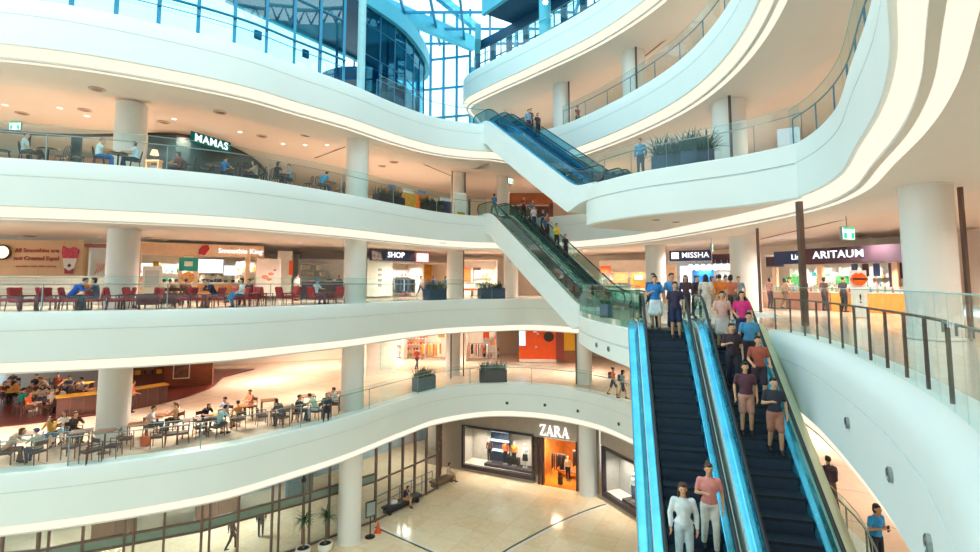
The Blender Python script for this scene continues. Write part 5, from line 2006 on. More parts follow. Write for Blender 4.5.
lower = [(-.30, 0), (-.15, -.04), (0, -.05), (.15, -.04), (.30, 0), (.2, -.17), (.08, -.25), (-.08, -.25), (-.2, -.17)]
LIPO = mat('glossy orange lips', '#e85f1c', .2)
MB().xprism(upper, -.1, 0).xform(Matrix.Translation((0, -.02, 1.55))).build('upper_lip', LIPO, lx)
MB().xprism(lower, -.1, 0).xform(Matrix.Translation((0, -.02, 1.55))).build('lower_lip', LIPO, lx)
MB().xprism([(-.26, 0), (0, .035), (.26, 0), (0, -.045)], -.05, 0).xform(Matrix.Translation((0, -.02, 1.55))).build('mouth', mat('dark mouth', '#3a1512', .5), lx)
lettering('mark', '!', .5, DARKM, lx, (0, -.125, .75), ext=.01)
for px, v, po_, tp, bt, hr, lb in ((789, -2.0, 'stand', '#b98a80', '#5a4450', 'bob', 'shopper in dusty rose at the peach make-up counter'), (806, -2.2, 'walk', '#c9a18a', '#8a6a5a', 'long', 'shopper in tan beside the brown post'), (828, -2.4, 'one', '#8a5a50', '#4a3a40', 'short', 'shopper in brick brown at the salmon counter'),
                                   (843, -2.0, 'stand', '#5d4a4a', '#3a3036', 'bob', 'shopper in charcoal brown before the lips stand'), (868, -2.6, 'stand', '#3d3a44', '#2a2a33', 'short', 'shopper in black beyond the lips stand'), (783, .6, 'hold', '#d8d0c8', '#403a40', 'bun', 'shop assistant in white under the navy band')):
    person(ar.pt(AU(px), v, 0), ar.rz + (2.8 if v < -1 else 0), po_, tp, bt, lb, hair=hr)

# people gathered at the head of the long escalators
x0, y0 = 5.43, 15.73
for k, (px, d, rz, po_, tp, bt, kd, hr, lg, lb) in enumerate((
        (706, 18.2, 2.7, 'stand', '#e3c9b8', '#e0cdbb', 'trousers', 'long', False, 'woman in beige standing where the busy lane begins'), (720, 18.4, 2.9, 'stand', '#e8792a', '#dcae80', 'shorts', 'short', False, 'man in bright orange standing where the busy lane begins'),
        (731, 18.9, 2.5, 'stand', '#c86a4a', '#4a4a55', 'trousers', 'bob', False, 'woman in terracotta behind the man in bright orange'), (697, 20.5, .4, 'hold', '#3b2a34', '#2a2230', 'trousers', 'short', True, 'person in dark aubergine waiting behind the woman in beige'),
        (686, 19.8, -.6, 'stand', '#4a2f36', '#30242e', 'trousers', 'long', True, 'person in dark wine waiting between the two lanes'), (726, 21.5, .2, 'walk', '#b7c4cc', '#5a6a7a', 'trousers', 'short', False, 'man in pale grey farther back behind the bright orange top'),
        (712, 22.5, 1.0, 'stand', '#d3b09a', '#8a7466', 'skirt', 'bob', False, 'woman in sand farther back under the navy sign'), (739, 22.8, -.5, 'walk', '#8a9aa8', '#3a4450', 'trousers', 'short', False, 'man in steel blue by the square column'))):
    x, y = A(px, d, Z2R + 1)
    person((x, y, Z2R), rz, po_, tp, bt, lb, kind=kd, hair=hr, long=lg)
# planter on the landing
x, y = A(606, 21.2, Z2R)
planter((x, y, Z2R), 1.35, 1.6, .5, .55, GREYP, LEAF, 'slate planter behind the greenish glass of the landing', 40, .3, 5)

# ------------------------------------------------------------------ riders
def rider(e, k, v, rz, *a, **kw):
    p = on_step(e, k, v)
    person(p, e['rz'] + PI / 2 + rz, *a, **kw)


rider(EF0, 0, -.26, 0, 'one', '#2d7fc4', '#e6eef2', 'rider in blue with a white skirt at the head of the quiet long lane', kind='skirt', hair='short')
rider(EF0, 1, .28, 0, 'stand', '#3a2f4a', '#2a3152', 'rider in dark violet with navy shorts at the head of the quiet long lane', kind='shorts', hair='short')
rider(EF0, -1, .26, .4, 'stand', '#4c93cf', '#3b4a6a', 'rider in sky blue just stepping on behind the dark violet top', hair='short')
rider(EF0, -1, -.28, -.3, 'hold', '#284a70', '#2a2f44', 'rider in slate blue just stepping on behind the white skirt', hair='bob')
rider(EF0, 15, -.26, 0, 'stand', '#dfe6e6', '#c8d6dc', 'lower rider in pale grey on the quiet long lane', hair='long', hc='brown', long=True)
rider(EF0, 14, .27, 0, 'one', '#e38f86', '#e9e4dc', 'lower rider in salmon pink on the quiet long lane', hair='bun', hc='brown')
for k, v, tp, bt, hr, lb, kd in ((2, -.25, '#d9a79a', '#cfc3c0', 'bob', 'rider in dusty pink near the head of the busy long lane', 'skirt'), (2, .27, '#e0357f', '#3a3f5c', 'long', 'rider in magenta near the head of the busy long lane', 'trousers'), (4, .25, '#4a8fb8', '#3a3542', 'short', 'rider in mid blue below the magenta top', 'trousers'),
                                 (5, -.26, '#3b2c36', '#2c2733', 'short', 'rider in near black below the dusty pink top', 'trousers'), (6, .26, '#a6503f', '#3d2f38', 'bob', 'rider in rust below the mid blue top', 'shorts'), (8, -.24, '#5a3440', '#c08b78', 'long', 'rider in burgundy on the busy long lane, lowest on its inner side', 'shorts'), (9, .26, '#30303c', '#a8705c', 'short', 'rider in charcoal on the busy long lane, lowest on its outer side', 'shorts')):
    rider(EF1, k, v, 0, ('stand', 'one', 'hold', 'walk')[k % 4], tp, bt, lb, kind=kd, hair=hr)
for k, v, tp, bt, hr, lb in ((1, -.2, '#7d3a33', '#2f2a36', 'short', 'rider in red brown at the head of the middle flight'), (2, .24, '#5b6b86', '#2a2f44', 'bob', 'rider in grey blue at the head of the middle flight'), (4, -.22, '#c9d3da', '#3a4a66', 'short', 'rider in pale blue on the middle flight'), (5, .25, '#2c3c66', '#27304a', 'short', 'rider in dark blue on the middle flight'),
                             (7, -.24, '#2f5f8f', '#3a3038', 'long', 'rider in denim blue above the rider in yellow'), (9, .1, '#e8cf1e', '#2f3038', 'short', 'rider in bright yellow on the middle flight'), (12, -.2, '#2a2833', '#23222c', 'bob', 'rider in black below the rider in yellow'), (6, .26, '#b06a50', '#3a3440', 'long', 'rider in clay brown halfway up the middle flight')):
    rider(EM1, k, v, 0, ('stand', 'one', 'hold', 'walk')[k % 4], tp, bt, lb, hair=hr)
rider(EU1, 3, -.24, 0, 'stand', '#6f9fc0', '#3a3f56', 'rider in light blue on the top flight', hair='short')
rider(EU1, 2, .25, 0, 'stand', '#8a4a3f', '#2f2a36', 'rider in dark red on the top flight', hair='short')
rider(EU1, 4, .22, 0, 'stand', '#3c2f3a', '#2c2530', 'rider in dark plum on the top flight below the dark red top', hair='bob')
rider(EM0, -3, .1, 3.1, 'walk', '#4f7fb5', '#2f3a55', 'man in blue walking off the empty middle lane', hair='short')
# ------------------------------------------------------------------ third gallery: restaurant behind the railing
gB = 'black bentwood chairs on the third gallery'
gG = 'restaurant guests on the third gallery'
DTEAL = mat('dark teal panel', '#14323c', .4)
mw = [A(-30, 26.0, Z3 + 2), A(30, 27.0, Z3 + 2), A(80, 27.3, Z3 + 2), A(117, 27.2, Z3 + 2)]
seg = None
o = root('glazed_screen', 'dark framed glass screen of the restaurant before the round column', 'glass screen', (mw[0][0], mw[0][1], Z3))
pth = smooth_path(mw, 1.0)
T = Matrix.Translation((-mw[0][0], -mw[0][1], 0))
MB().sweep(pth, [(0, 3.45), (0, 3.6), (.12, 3.6), (.12, 3.45)], True).xform(T).build('head_rail', DARKM, o)
for k, (x, y) in enumerate(resample(pth, 2.6)):
    MB().box((x - mw[0][0], y - mw[0][1], 1.72), (.5 if k in (2, 4) else .09, .12, 3.45), .15).build('post', DTEAL if k in (2, 4) else DARKM, o)
MB().sweep(pth, [(.05, .05), (.05, 3.45), (.07, 3.45), (.07, .05)], True).xform(T).build('glass_pane', PANE, o)
back = Seg(A(-30, 31, Z3 + 2), A(150, 32, Z3 + 2), Z3)
struct(MB().box((back.L / 2, 0, 1.7), (back.L, .2, 3.4)).xform(back.M).build('wall_restaurant', mat('dusky brown wall', '#c8937a', .6, var=.15)))
rb = smooth_path([A(146, 27.2, Z3 + 2), A(175, 27.3, Z3 + 2), A(205, 28.2, Z3 + 2), A(235, 30.4, Z3 + 2), A(256, 33.5, Z3 + 2), A(269, 38, Z3 + 2)], .6)
o = root('storefront', 'dark curved restaurant front beside the round column on the third gallery', 'shop front', (rb[0][0], rb[0][1], Z3))
T = Matrix.Translation((-rb[0][0], -rb[0][1], 0))
nb = int(len(rb) * .68)
MB().sweep(rb, [(0, 3.5), (0, 3.64), (.14, 3.64), (.14, 3.5)], True).xform(T).build('head_rail', DARKM, o)
MB().sweep(rb[:nb], [(.06, .9), (.06, 3.5), (.2, 3.5), (.2, .9)], True).xform(T).build('dark_panel', DTEAL, o)
MB().sweep(rb[:nb], [(.0, 0), (.0, .95), (.25, .95), (.25, 0)], True).xform(T).build('brick_base', mat('dull red base', '#6d3033', .6, var=.3, scale=5), o)
for k, (x, y) in enumerate(resample(rb[nb:], .8)):
    MB().box((x - rb[0][0], y - rb[0][1], 1.75), (.05, .05, 3.5)).build('bar', DARKM, o)
s_ = Seg(A(190, 27.0, Z3 + 2.6), A(229, 29.3, Z3 + 2.6), Z3)
q = s_.root('shop_sign', 'glowing white MAMAS sign with a teal halo on the dark curved front', 'sign', s_.L / 2 - .35, -.5, 3.2)
lettering('lettering', 'MAMAS', .60, glow('mamas glow', '#f2fffa', 1.25), q, (0, -.03, 0), ext=.012, bold=.008, spacing=1.08)
MB().rbox((0, .02, .02), (2.5, .05, .62), .02).build('halo_panel', glow('teal halo', '#1c8f86', .25), q)  # glowing board imitates the halo of light around the letters
rs = Seg(A(150, 26.6, Z3 + 1), A(262, 31, Z3 + 1), Z3)
q = root('welcome_stand', 'pale wooden stand with a glowing table lamp on top beside the round column', 'stand', (*A(153.5, 25.6, Z3 + 1), Z3))
for s in (-1, 1):
    MB().box((s * .3, 0, .8), (.08, .3, 1.6)).build('leg', mat('pale wood', '#cbb08c', .5), q)
MB().rbox((0, 0, 1.62), (.76, .36, .1), .02).build('top', mat('pale wood', '#cbb08c', .5), q)
MB().box((0, .02, 1.0), (.5, .06, .8)).build('menu_panel', mat('grey menu', '#6b6f70', .5), q)
q = root('table_lamp', 'glowing warm table lamp on the pale wooden stand', 'lamp', (*A(153.5, 25.6, Z3 + 1), Z3 + 1.67))
MB().lathe([(.12, 0), (.12, .03), (.02, .05), (.02, .3)], 14).build('base', BROWN, q)
MB().lathe([(.2, .28), (.12, .55), (.02, .56)], 16).build('lamp_shade', glow('lamp warm', '#ffc98a', 1.8), q, smooth=True)
for px, off, look, po_, tp, bt, hr, lb in ((27, 1.2, 15, 'lap', '#bcd6de', '#5a4a48', 'short', 'man in pale blue reading with crossed legs near the green exit light'), (100, 1.1, 10, 'sit', '#e6f1f2', '#2a6fae', 'short', 'man in white with blue jeans at the table before the round column'),
                                           (136, 1.2, 190, 'sit', '#cfe3ee', '#2c3444', 'bob', 'woman in pale blue with dark hair beside the round column'), (277, 1.3, 5, 'sit', '#3a2d33', '#2d262c', 'bob', 'guest in dark brown at the end of the curved front'),
                                           (290, 1.4, 188, 'sit', '#8a9aa2', '#2d3440', 'short', 'guest in grey facing the dark brown top'), (321, 1.2, 8, 'lean', '#1f97c9', '#2a3a52', 'short', 'guest in bright turquoise leaning over the small table'),
                                           (224, 2.2, 30, 'sit', '#2f7fc0', '#2d3444', 'short', 'guest in strong blue below the MAMAS sign'), (180, 2.4, 150, 'sit', '#7d4a48', '#33262b', 'bob', 'guest in dull red behind the welcome stand'), (255, 2.0, 170, 'sit', '#b9a794', '#3a3036', 'long', 'guest in beige behind the bars of the curved front')):
    seat_on(R3, px, Z3, off, look, po_, tp, bt, lb, CHB, 'black bentwood chair under the ' + lb[:42], gB, hair=hr, group=gG)
for k, (px, off, look, lb) in enumerate(((4, 1.0, 20, 'black bentwood chair at the picture edge on the third gallery'), (62, 1.4, 170, 'black bentwood chair near the white shirt, turned to the room'), (78, 1.2, 10, 'black bentwood chair close behind the white shirted man'), (232, 1.1, 160, 'black bentwood chair below the letters S of the glowing sign'),
                                         (250, 1.1, 10, 'black bentwood chair at the barred curved front'), (262, 1.2, 185, 'black bentwood chair tilted towards the dark brown guest'), (308, 1.3, 170, 'black bentwood chair just before the turquoise guest'), (340, 1.2, 190, 'empty black bentwood chair beyond the turquoise guest'), (205, 1.3, 20, 'black bentwood chair under the middle of the glowing sign'), (190, 1.2, 175, 'black bentwood chair under the first letter of the glowing sign'))):
    put(R3, px, Z3, off, look, CHB, lb, gB)
for px, off, lb in ((48, 1.4, 'round black table by the reading man'), (118, 1.3, 'round black table between white shirt and pale blue top'), (283, 1.6, 'round black table between the two guests by the bars'), (330, 1.3, 'round black table of the turquoise guest'), (213, 1.7, 'round black table under the glowing sign'), (240, 1.5, 'round black table next to the barred front')):
    put(R3, px, Z3, off, 0, TB3, lb, 'round black tables')
for px, off, L_, lf, lb in ((389, .9, 2.2, LEAFT, 'dark planter with bushy leaves past the bend column on the third gallery'), (431, 1.0, 1.9, LEAFT, 'dark planter with tall stems near the white notice stand')):
    p, d = RP(R3, px, Z3, off)
    planter((p[0], p[1], Z3), math.atan2(d[1], d[0]), L_, .6, .6, mat('black planter', '#2a2d33', .5), lf, lb, 60, .65, px)
for px, w_, h, m, lb in ((391, .7, 1.1, 'orange', 'orange and blue display stand by the bushy planter'), (407, 1.2, 1.1, 'amber', 'amber display stand with a white header'), (421, .8, 1.2, 'orange', 'tall orange display stand'), (444, .9, 1.0, 'navy', 'navy display crate beside the tall stems')):
    p, d = RP(R3, px, Z3, 1.3)
    q = root('display_stand', lb, 'display stand', (p[0], p[1], Z3), math.atan2(d[1], d[0]))
    c = {'orange': '#e8862a', 'amber': '#e9a43c', 'navy': '#2c3f66'}[m]
    MB().rbox((0, 0, h / 2), (w_, .5, h), .02).build('body', mat('display ' + c, c, .5, var=.2, scale=4), q)
    MB().box((0, -.05, h + .16), (w_ * .8, .1, .3)).build('header', WHT if m != 'orange' else mat('blue header', '#4f86c4', .5), q)
p, d = RP(R3, 460, Z3, 1.0)
q = root('notice_stand', 'tall white notice stand before the head of the middle flight', 'notice stand', (p[0], p[1], Z3), math.atan2(d[1], d[0]))
MB().rbox((0, 0, .85), (.9, .3, 1.7), .02).build('panel', WHT, q)
MB().tube([(.5, -.1, 0), (.5, .1, 1.65)], .03, 6).build('strut', STEEL, q)
MB().box((0, -.16, .2), (.6, .02, .2)).build('yellow_label', YEL_T, q)
# far side behind the middle flight head
x, y = A(530, 40, Z3 + 1)
q = root('storefront', 'brown wooden shop front behind the head of the middle flight', 'shop front', (x, y, Z3))
MB().box((0, 0, 2.1), (3.6, .3, .9)).build('wood_header', mat('warm brown wood', '#a85a2c', .5, var=.2, scale=3), q)
MB().box((-1.7, 0, .9), (.3, .3, 1.8)).build('post', WOODD, q)
MB().box((1.7, 0, .9), (.3, .3, 1.8)).build('post', WOODD, q)
MB().box((0, .6, .8), (3.4, .1, 1.6)).build('back_panel', mat('dim interior', '#5a3a30', .6), q)
# landing in front: man and planters
x, y = A(641, 21.8, Z3)
person((x, y, Z3), -.5, 'stand', '#1f7ea6', '#2a3344', 'man in blue with a dark cap of hair standing on the rounded landing', hair='short', long=True)
for px, d, L_, lb, sd in ((676, 21.2, 2.0, 'low planter with dark spiky leaves on the rounded landing, beside the man in blue', 3), (697, 20.5, 1.3, 'navy planter with broad spiky leaves on the rounded landing', 4), (622, 23.2, 1.1, 'small planter with low leaves at the tip of the rounded landing', 6)):
    x, y = A(px, d, Z3)
    planter((x, y, Z3), -.3, L_, .6, .75 if sd < 6 else .35, NAVY, LEAFT, lb, 80 if sd < 6 else 24, 1.05 if sd < 6 else .35, sd)
# people far up
for px, d, lv, tp, lb in ((578, 33.6, Z4, '#7a4a4a', 'man in dull red walking on the fourth gallery behind the riders'),):
    x, y = A(px, d, lv)
    person((x, y, lv), .6, 'walk', tp, '#30303a', lb)
# bright fittings on the fourth and third gallery, near side
for px, d, lv, w_, lb in ((790, 20.5, Z3, .8, 'glowing white display case by the teal railing'),):
    x, y = A(px, d, lv)
    q = root('display_case', lb, 'display case', (x, y, lv), -.5)
    MB().rbox((0, 0, .5), (w_, .5, 1.0), .02).build('body', WHT, q)
    MB().box((0, 0, 1.35), (w_, .48, .7)).build('lit_top', glow('case glow', '#e2eef2', .6), q)

# ------------------------------------------------------------------ ground floor
TAUPE = mat('taupe stone front', '#a59587', .5, var=.05, scale=2)
FRAME = mat('dark shop frame', '#3b3036', .35, .2)
zp = {k: P(k, v, Z0) for k, v in ((440, 466), (460, 470), (532, 484), (537, 485), (577, 491.5), (598, 495), (640, 522))}
za = zp[440]
z1 = Seg(zp[440], zp[598], Z0)
ZU = lambda px, z=0.5: z1.u_at(px, z)
HT = Z1 - 2.05 - Z0
wz = struct(MB().box((ZU(462) / 2 - .6, .2, HT / 2), (ZU(462) + 1.2, .4, HT)).xform(z1.M).build('wall_front', TAUPE))
uA, uB, uC, uD = ZU(462), ZU(534), ZU(538), ZU(578)
WH0, WH1 = .45, 3.2
b = MB()
b.box(((uA + uC) / 2, .2, (WH1 + HT) / 2), (uC - uA, .4, HT - WH1))
b.box(((uA + uB) / 2, .2, WH0 / 2 - .08), (uB - uA, .4, WH0 - .16))
b.box(((uC + z1.L) / 2, .2, (3.25 + HT) / 2), (z1.L - uC, .4, HT - 3.25))
b.box(((uD + z1.L) / 2, .2, HT / 2), (z1.L - uD, .4, HT))
struct(b.xform(z1.M).build('wall_front', TAUPE))


def mannequin(seg, u, v, z, top, bottom, label, rz=0.0, skirt=False):
    o = seg.root('mannequin', label, 'mannequin', u, v, z, 'mannequins in the shop windows', rz)
    MP = mat('mannequin plastic', '#e9ddd0', .35)
    t = link('body', body_mesh('stand'), o)
    recolor(t, MP)
    t = link('jacket', top_mesh('stand', True), o)
    recolor(t, cloth(top))
    t = link('skirt' if skirt else 'trousers', bottom_mesh('stand', 'skirt' if skirt else 'trousers'), o)
    recolor(t, cloth(bottom))
    MB().lathe([(.22, 0), (.22, .012), (.01, .02)], 18).build('base_disc', STEEL, o)
    return o


def shop_window(seg, u0, u1, h0, h1, depth, label, wall, lab2):
    o = seg.root('shop_window', label, 'shop window', u0)
    L = u1 - u0
    b = MB()
    b.box((L / 2, .06, h0 - .12), (L, .3, .28)).box((L / 2, .06, h1 + .06), (L, .3, .16)).box((.07, .06, (h0 + h1) / 2), (.14, .3, h1 - h0)).box((L - .07, .06, (h0 + h1) / 2), (.14, .3, h1 - h0))
    b.build('frame', FRAME, o)
    b = MB().box((L / 2, depth, (h0 + h1) / 2), (L, .08, h1 - h0)).box((.04, depth / 2, (h0 + h1) / 2), (.08, depth, h1 - h0)).box((L - .04, depth / 2, (h0 + h1) / 2), (.08, depth, h1 - h0))
    b.build('lining', wall, o)
    MB().box((L / 2, depth / 2, h0 - .05), (L, depth, .1)).build('window_floor', mat('window floor', '#e5d8c6', .4), o)
    MB().box((L / 2, depth / 2, h1 + .03), (L, depth, .06)).build('window_ceiling', WHT, o)
    MB().box((L / 2, .03, (h0 + h1) / 2), (L - .26, .015, h1 - h0)).build('glass_pane', glass('shop glass', '#f6f9f8', .04), o)
    for k in range(5):
        MB().lathe([(.05, 0), (.06, .1), (.02, .12)], 10, (L * (k + .5) / 5, .35, h1 - .14)).build('spotlight', DARKM, o)
    return o


LIN = mat('window lining', '#d8cbbd', .5)
shop_window(z1, uA, uB, WH0, WH1, 1.6, 'wide dark framed shop window with four dressed mannequins', LIN, '')
WL = uB - uA
q = z1.root('lit_shelf', 'shelf unit with three glowing bars behind the mannequins', 'shelf', uA + WL * .45, 1.3, WH0)
MB().box((0, 0, 1.4), (WL * .27, .1, 2.6)).build('dark_back', mat('slate panel', '#3c4458', .5), q)
for z in (1.0, 1.7, 2.4):
    MB().box((0, -.12, z), (WL * .25, .16, .12)).build('light_bar', glow('window bar', '#e4f4ff', 1.8), q)
for k, (f, tp, bt, sk, lb) in enumerate(((.33, '#6b4a38', '#3a3036', False, 'mannequin in a brown jacket, alone before the pale lining'), (.56, '#e0732a', '#2e2a33', False, 'mannequin in an orange jacket before the glowing bars'), (.68, '#f0942e', '#33262c', False, 'mannequin in a bright amber coat'), (.83, '#f3ede6', '#2c2830', True, 'mannequin in a white top with dark skirt'))):
    mannequin(z1, uA + WL * f, .8, WH0 + .22, tp, bt, lb, 0, sk)
q = z1.root('display_plinth', 'dark low plinth under the mannequins in the wide window', 'plinth', uA + WL * .62, .8, WH0)
MB().rbox((0, 0, .1), (WL * .66, .9, .2), .02).build('base', mat('dark plinth', '#3a2d33', .5), q)
MB().rbox((.2, .25, .45), (.9, .4, .5), .02).build('block', mat('dark plinth', '#3a2d33', .5), q)
# the entrance
FLO = mat('honey shop floor', '#d9882f', .25, var=.1, scale=2)
q = z1.root('storefront', 'amber lit ZARA shop entrance between the two windows', 'shop front', uC)
L = uD - uC
MB().box((L / 2, 3, .01), (L, 6, .02)).build('shop_floor', FLO, q)
MB().box((L / 2, 6, 1.6), (L, .1, 3.2)).build('back_wall', mat('amber wall', '#c98a4a', .5, var=.2), q)
MB().box((-.02, 3.2, 1.6), (.04, 5.6, 3.2)).build('side_wall', mat('amber wall', '#c98a4a', .5), q)
MB().box((L + .02, 3.2, 1.6), (.04, 5.6, 3.2)).build('side_wall', mat('amber wall', '#c98a4a', .5), q)
MB().box((L / 2, 3, 3.22), (L, 6, .06)).build('shop_ceiling', CEIL, q)
for u in (.08, .34):
    MB().box((u, .1, 1.62), (.14, .3, 3.24)).build('door_post', FRAME, q)
MB().box((L - .06, .1, 1.62), (.12, .3, 3.24)).build('door_post', FRAME, q)
for z in (1.0, 1.8, 2.6):
    MB().box((L * .62, 5.7, z), (1.4, .5, .06)).build('shelf', WOODM, q)
MB().rbox((L * .55, 2.2, .45), (1.6, .8, .06), .01).build('table_top', WOODM, q)
for u in (-.7, .7):
    MB().box((L * .55 + u, 2.2, .22), (.08, .6, .44)).build('table_leg', WOODM, q)
garment_rack(z1, uC + L * .28, 2.2, .02, 7, ['#2a2428', '#3a2f33'], 'rack of black coats inside the amber shop entrance', 1.1, 5)
garment_rack(z1, uC + L * .72, 3.4, .02, 7, ['#2d2830', '#4a3a3a', '#1f1c22'], 'second rack of dark clothes deeper in the amber shop', 1.1, 6)
mannequin(z1, uC + L * .60, 1.5, .02, '#e5c9a6', '#2a252c', 'mannequin in a sand coat and dark trousers in the amber entrance')
mannequin(z1, uC + L * .93, 2.3, .02, '#e9a24a', '#2a252c', 'mannequin in an orange top at the edge of the amber entrance')
wv = z1.root('wet_floor_sign', 'small dark floor stand on the honey floor of the amber entrance', 'floor stand', uC + L * .5, .6, .02)
for s in (-1, 1):
    MB().box((0, s * .1, .25), (.3, .03, .5)).build('board', DARKM, wv)
# serif sign letters, thick and thin strokes
SER = {
    'Z': [[(0, 0), (.62, 0), (.66, .25), (.61, .25), (.52, .07), (.2, .07), (.2, .07), (.64, .96), (.64, 1), (.04, 1), (0, .77), (.05, .77), (.13, .93), (.44, .93), (0, .04)]],
    'A': [[(0, 0), (.2, 0), (.2, .05), (.13, .06), (.2, .28), (.2, .33), (.35, .80), (.2, .33), (.46, .33), (.46, .28), (.2, .28), (.13, .06)], [(.46, .30), (.55, .06), (.48, .05), (.48, 0), (.80, 0), (.80, .05), (.73, .06), (.42, 1), (.36, 1), (.08, .06), (.12, .06), (.345, .80)]],
    'R': [[(0, 0), (.30, 0), (.30, .05), (.22, .06), (.22, .94), (.22, 1), (0, 1), (0, .95), (.08, .94), (.08, .06), (0, .05)], [(.22, .94), (.36, .94), (.44, .86), (.44, .62), (.36, .54), (.22, .54), (.22, .48), (.42, .48), (.56, .57), (.59, .74), (.54, .92), (.42, 1), (.22, 1)], [(.30, .50), (.60, .04), (.76, 0), (.80, 0), (.80, .05), (.74, .07), (.46, .51)]],
}
sg = z1.root('shop_sign', 'white serif ZARA sign on the taupe front above the amber entrance', 'sign', (ZU(538.5, 4) + ZU(570, 4)) / 2 - 1.02, -.02, 3.38)
LW = glow('sign ivory', '#fffaf0', 1.3)
u = 0
for ch, wd in (('Z', .72), ('A', .84), ('R', .84), ('A', .8)):
    b = MB()
    for poly in SER[ch]:
        if ch == 'A' and len(poly) == 12 and poly[0] == (0, 0):
            b.xprism([((x * .66 + u), z * .72) for x, z in [(0, 0), (.2, 0), (.2, .05), (0, .05)]], -.08, 0)
            b.xprism([((x * .66 + u), z * .72) for x, z in [(.18, .28), (.5, .28), (.5, .34), (.2, .34)]], -.08, 0)
        else:
            b.xprism([((x * .66 + u), z * .72) for x, z in poly], -.08, 0)
    b.build('letter', LW, sg)
    u += wd * .66
# second window, angled
z2 = Seg(zp[598], P(642, 524, Z0), Z0)
u0, u1 = .55, z2.L
shop_window(z2, u0, u1, .45, 3.2, 1.3, 'angled dark framed shop window beside the long escalator', mat('window grey lining', '#b9b3ac', .5), '')
struct(MB().box((z2.L / 2 + .2, .2, (3.36 + HT) / 2), (z2.L - .4, .4, HT - 3.36)).box((z2.L / 2 + .2, .2, .1), (z2.L - .4, .36, .2)).xform(z2.M).build('wall_front', TAUPE))
struct(MB().box((z2.L + 3, .2, HT / 2), (6, .4, HT)).xform(z2.M).build('wall_front', TAUPE))
mannequin(z2, u0 + (u1 - u0) * .62, .6, .63, '#e6eef0', '#4a6a9a', 'mannequin in a white top and blue trousers in the angled window')
mannequin(z2, u0 + (u1 - u0) * .9, .7, .63, '#d9d3cc', '#2c2a30', 'mannequin in pale grey at the far end of the angled window')
q = z2.root('display_plinth', 'dark low plinth in the angled window', 'plinth', u0 + (u1 - u0) * .7, .6, .45)
MB().rbox((0, 0, .09), ((u1 - u0) * .5, .8, .18), .02).build('base', mat('dark plinth', '#3a2d33', .5), q)

# glass wall of the lobby
MUL = mat('bronze mullion', '#7a6258', .4, .3)
gw = [P(441, 468, Z0), P(437, 489, Z0), P(375, 522, Z0), (-9.9, 27.6), (-13.6, 24.6), (-19, 22), (-27, 20.3)]
GV = glass('lobby glass', '#eaf4f6', .06)
nwin = 0
for i in range(len(gw) - 1):
    a_, b_ = gw[i + 1], gw[i]
    s_ = Seg(a_, b_, Z0)
    nwin += 1
    wn_ = struct(link('window_%d' % nwin, None))
    wn_.location = (a_[0], a_[1], Z0)
    wn_.rotation_euler = (0, 0, s_.rz)
    n = max(1, round(s_.L / (1.05 if i in (1,) else 1.5)))
    H = HT
    for k in range(n + 1):
        MB().box((s_.L * k / n, 0, H / 2), (.09, .16, H)).build('mullion', MUL, wn_)
        if i >= 2 and k < n and k % 2 == 0:
            MB().box((s_.L * k / n + .34, 0, H / 2), (.08, .14, H)).build('mullion', MUL, wn_)
    for z in (.08, 2.3, 2.75, H - .06):
        if i == 1 and z == 2.75:
            continue
        MB().box((s_.L / 2, 0, z), (s_.L, .1, .09)).build('transom', MUL, wn_)
    MB().box((s_.L / 2, 0, H / 2), (s_.L, .02, H)).build('glass_pane', GV, wn_)
    if i >= 2:
        MB().box((s_.L / 2, .02, 2.53), (s_.L, .05, .36)).build('door_header', mat('sage header', '#93a08e', .5), wn_)
# room behind the glass
struct(MB().sweep([(-40, 29), (-26, 30), (-17, 33.5), (-12, 38), (-8, 44), (-4, 48)], [(0, Z0), (0, Z1 - 2), (.3, Z1 - 2), (.3, Z0)], True).build('wall_lobby', mat('sage wall', '#aebfca', .6, var=.3, scale=.6)))
struct(MB().prism([(-40, 28), (-26, 29), (-17, 32.5), (-12, 37), (-8, 43), (-4, 47), (-4.2, 46), (-6, 37), (-10, 31), (-16, 27), (-27, 23), (-40, 22)], Z1 - 2.1, Z1 - 2.03).build('ceiling', CEIL))
for k, (x, y, sx, sz, c, lb) in enumerate(((-16, 30.5, 2.2, 2.6, '#7d5a48', 'brown cupboard behind the lobby glass'), (-20.5, 28.5, 2.0, 3.0, '#86614c', 'tall brown cabinet behind the lobby glass'), (-12.5, 34, 1.6, 2.4, '#6a7f86', 'grey blue cabinet behind the lobby glass'))):
    q = root('cabinet', lb, 'cabinet', (x, y, Z0), .6)
    m_ = mat('cabinet ' + c, c, .5, var=.1)
    MB().box((0, 0, sz / 2), (sx, .6, sz)).build('body', m_, q)
    for s in (-1, 1):
        d_ = MB().rbox((s * sx / 4, -.31, sz / 2), (sx / 2 - .04, .03, sz - .1), .01).build('door', m_, q)
        MB().box((s * .06, -.34, sz / 2), (.03, .03, .3)).build('handle', STEEL, d_)
for px, py, rz, po_, tp, bt, hr, lg, lb in ((262, 508, .4, 'stand', '#4a3f42', '#2a252c', 'short', True, 'person in a dark coat standing behind the lobby glass'), (233, 520, 2.2, 'walk', '#7d5a55', '#4a3c3e', 'long', True, 'person in maroon passing behind the lobby glass')):
    x, y = P(px, py, Z0 + 1.6)
    person((x - .15, y + .3, Z0), rz, po_, tp, bt, lb, hair=hr, long=lg)
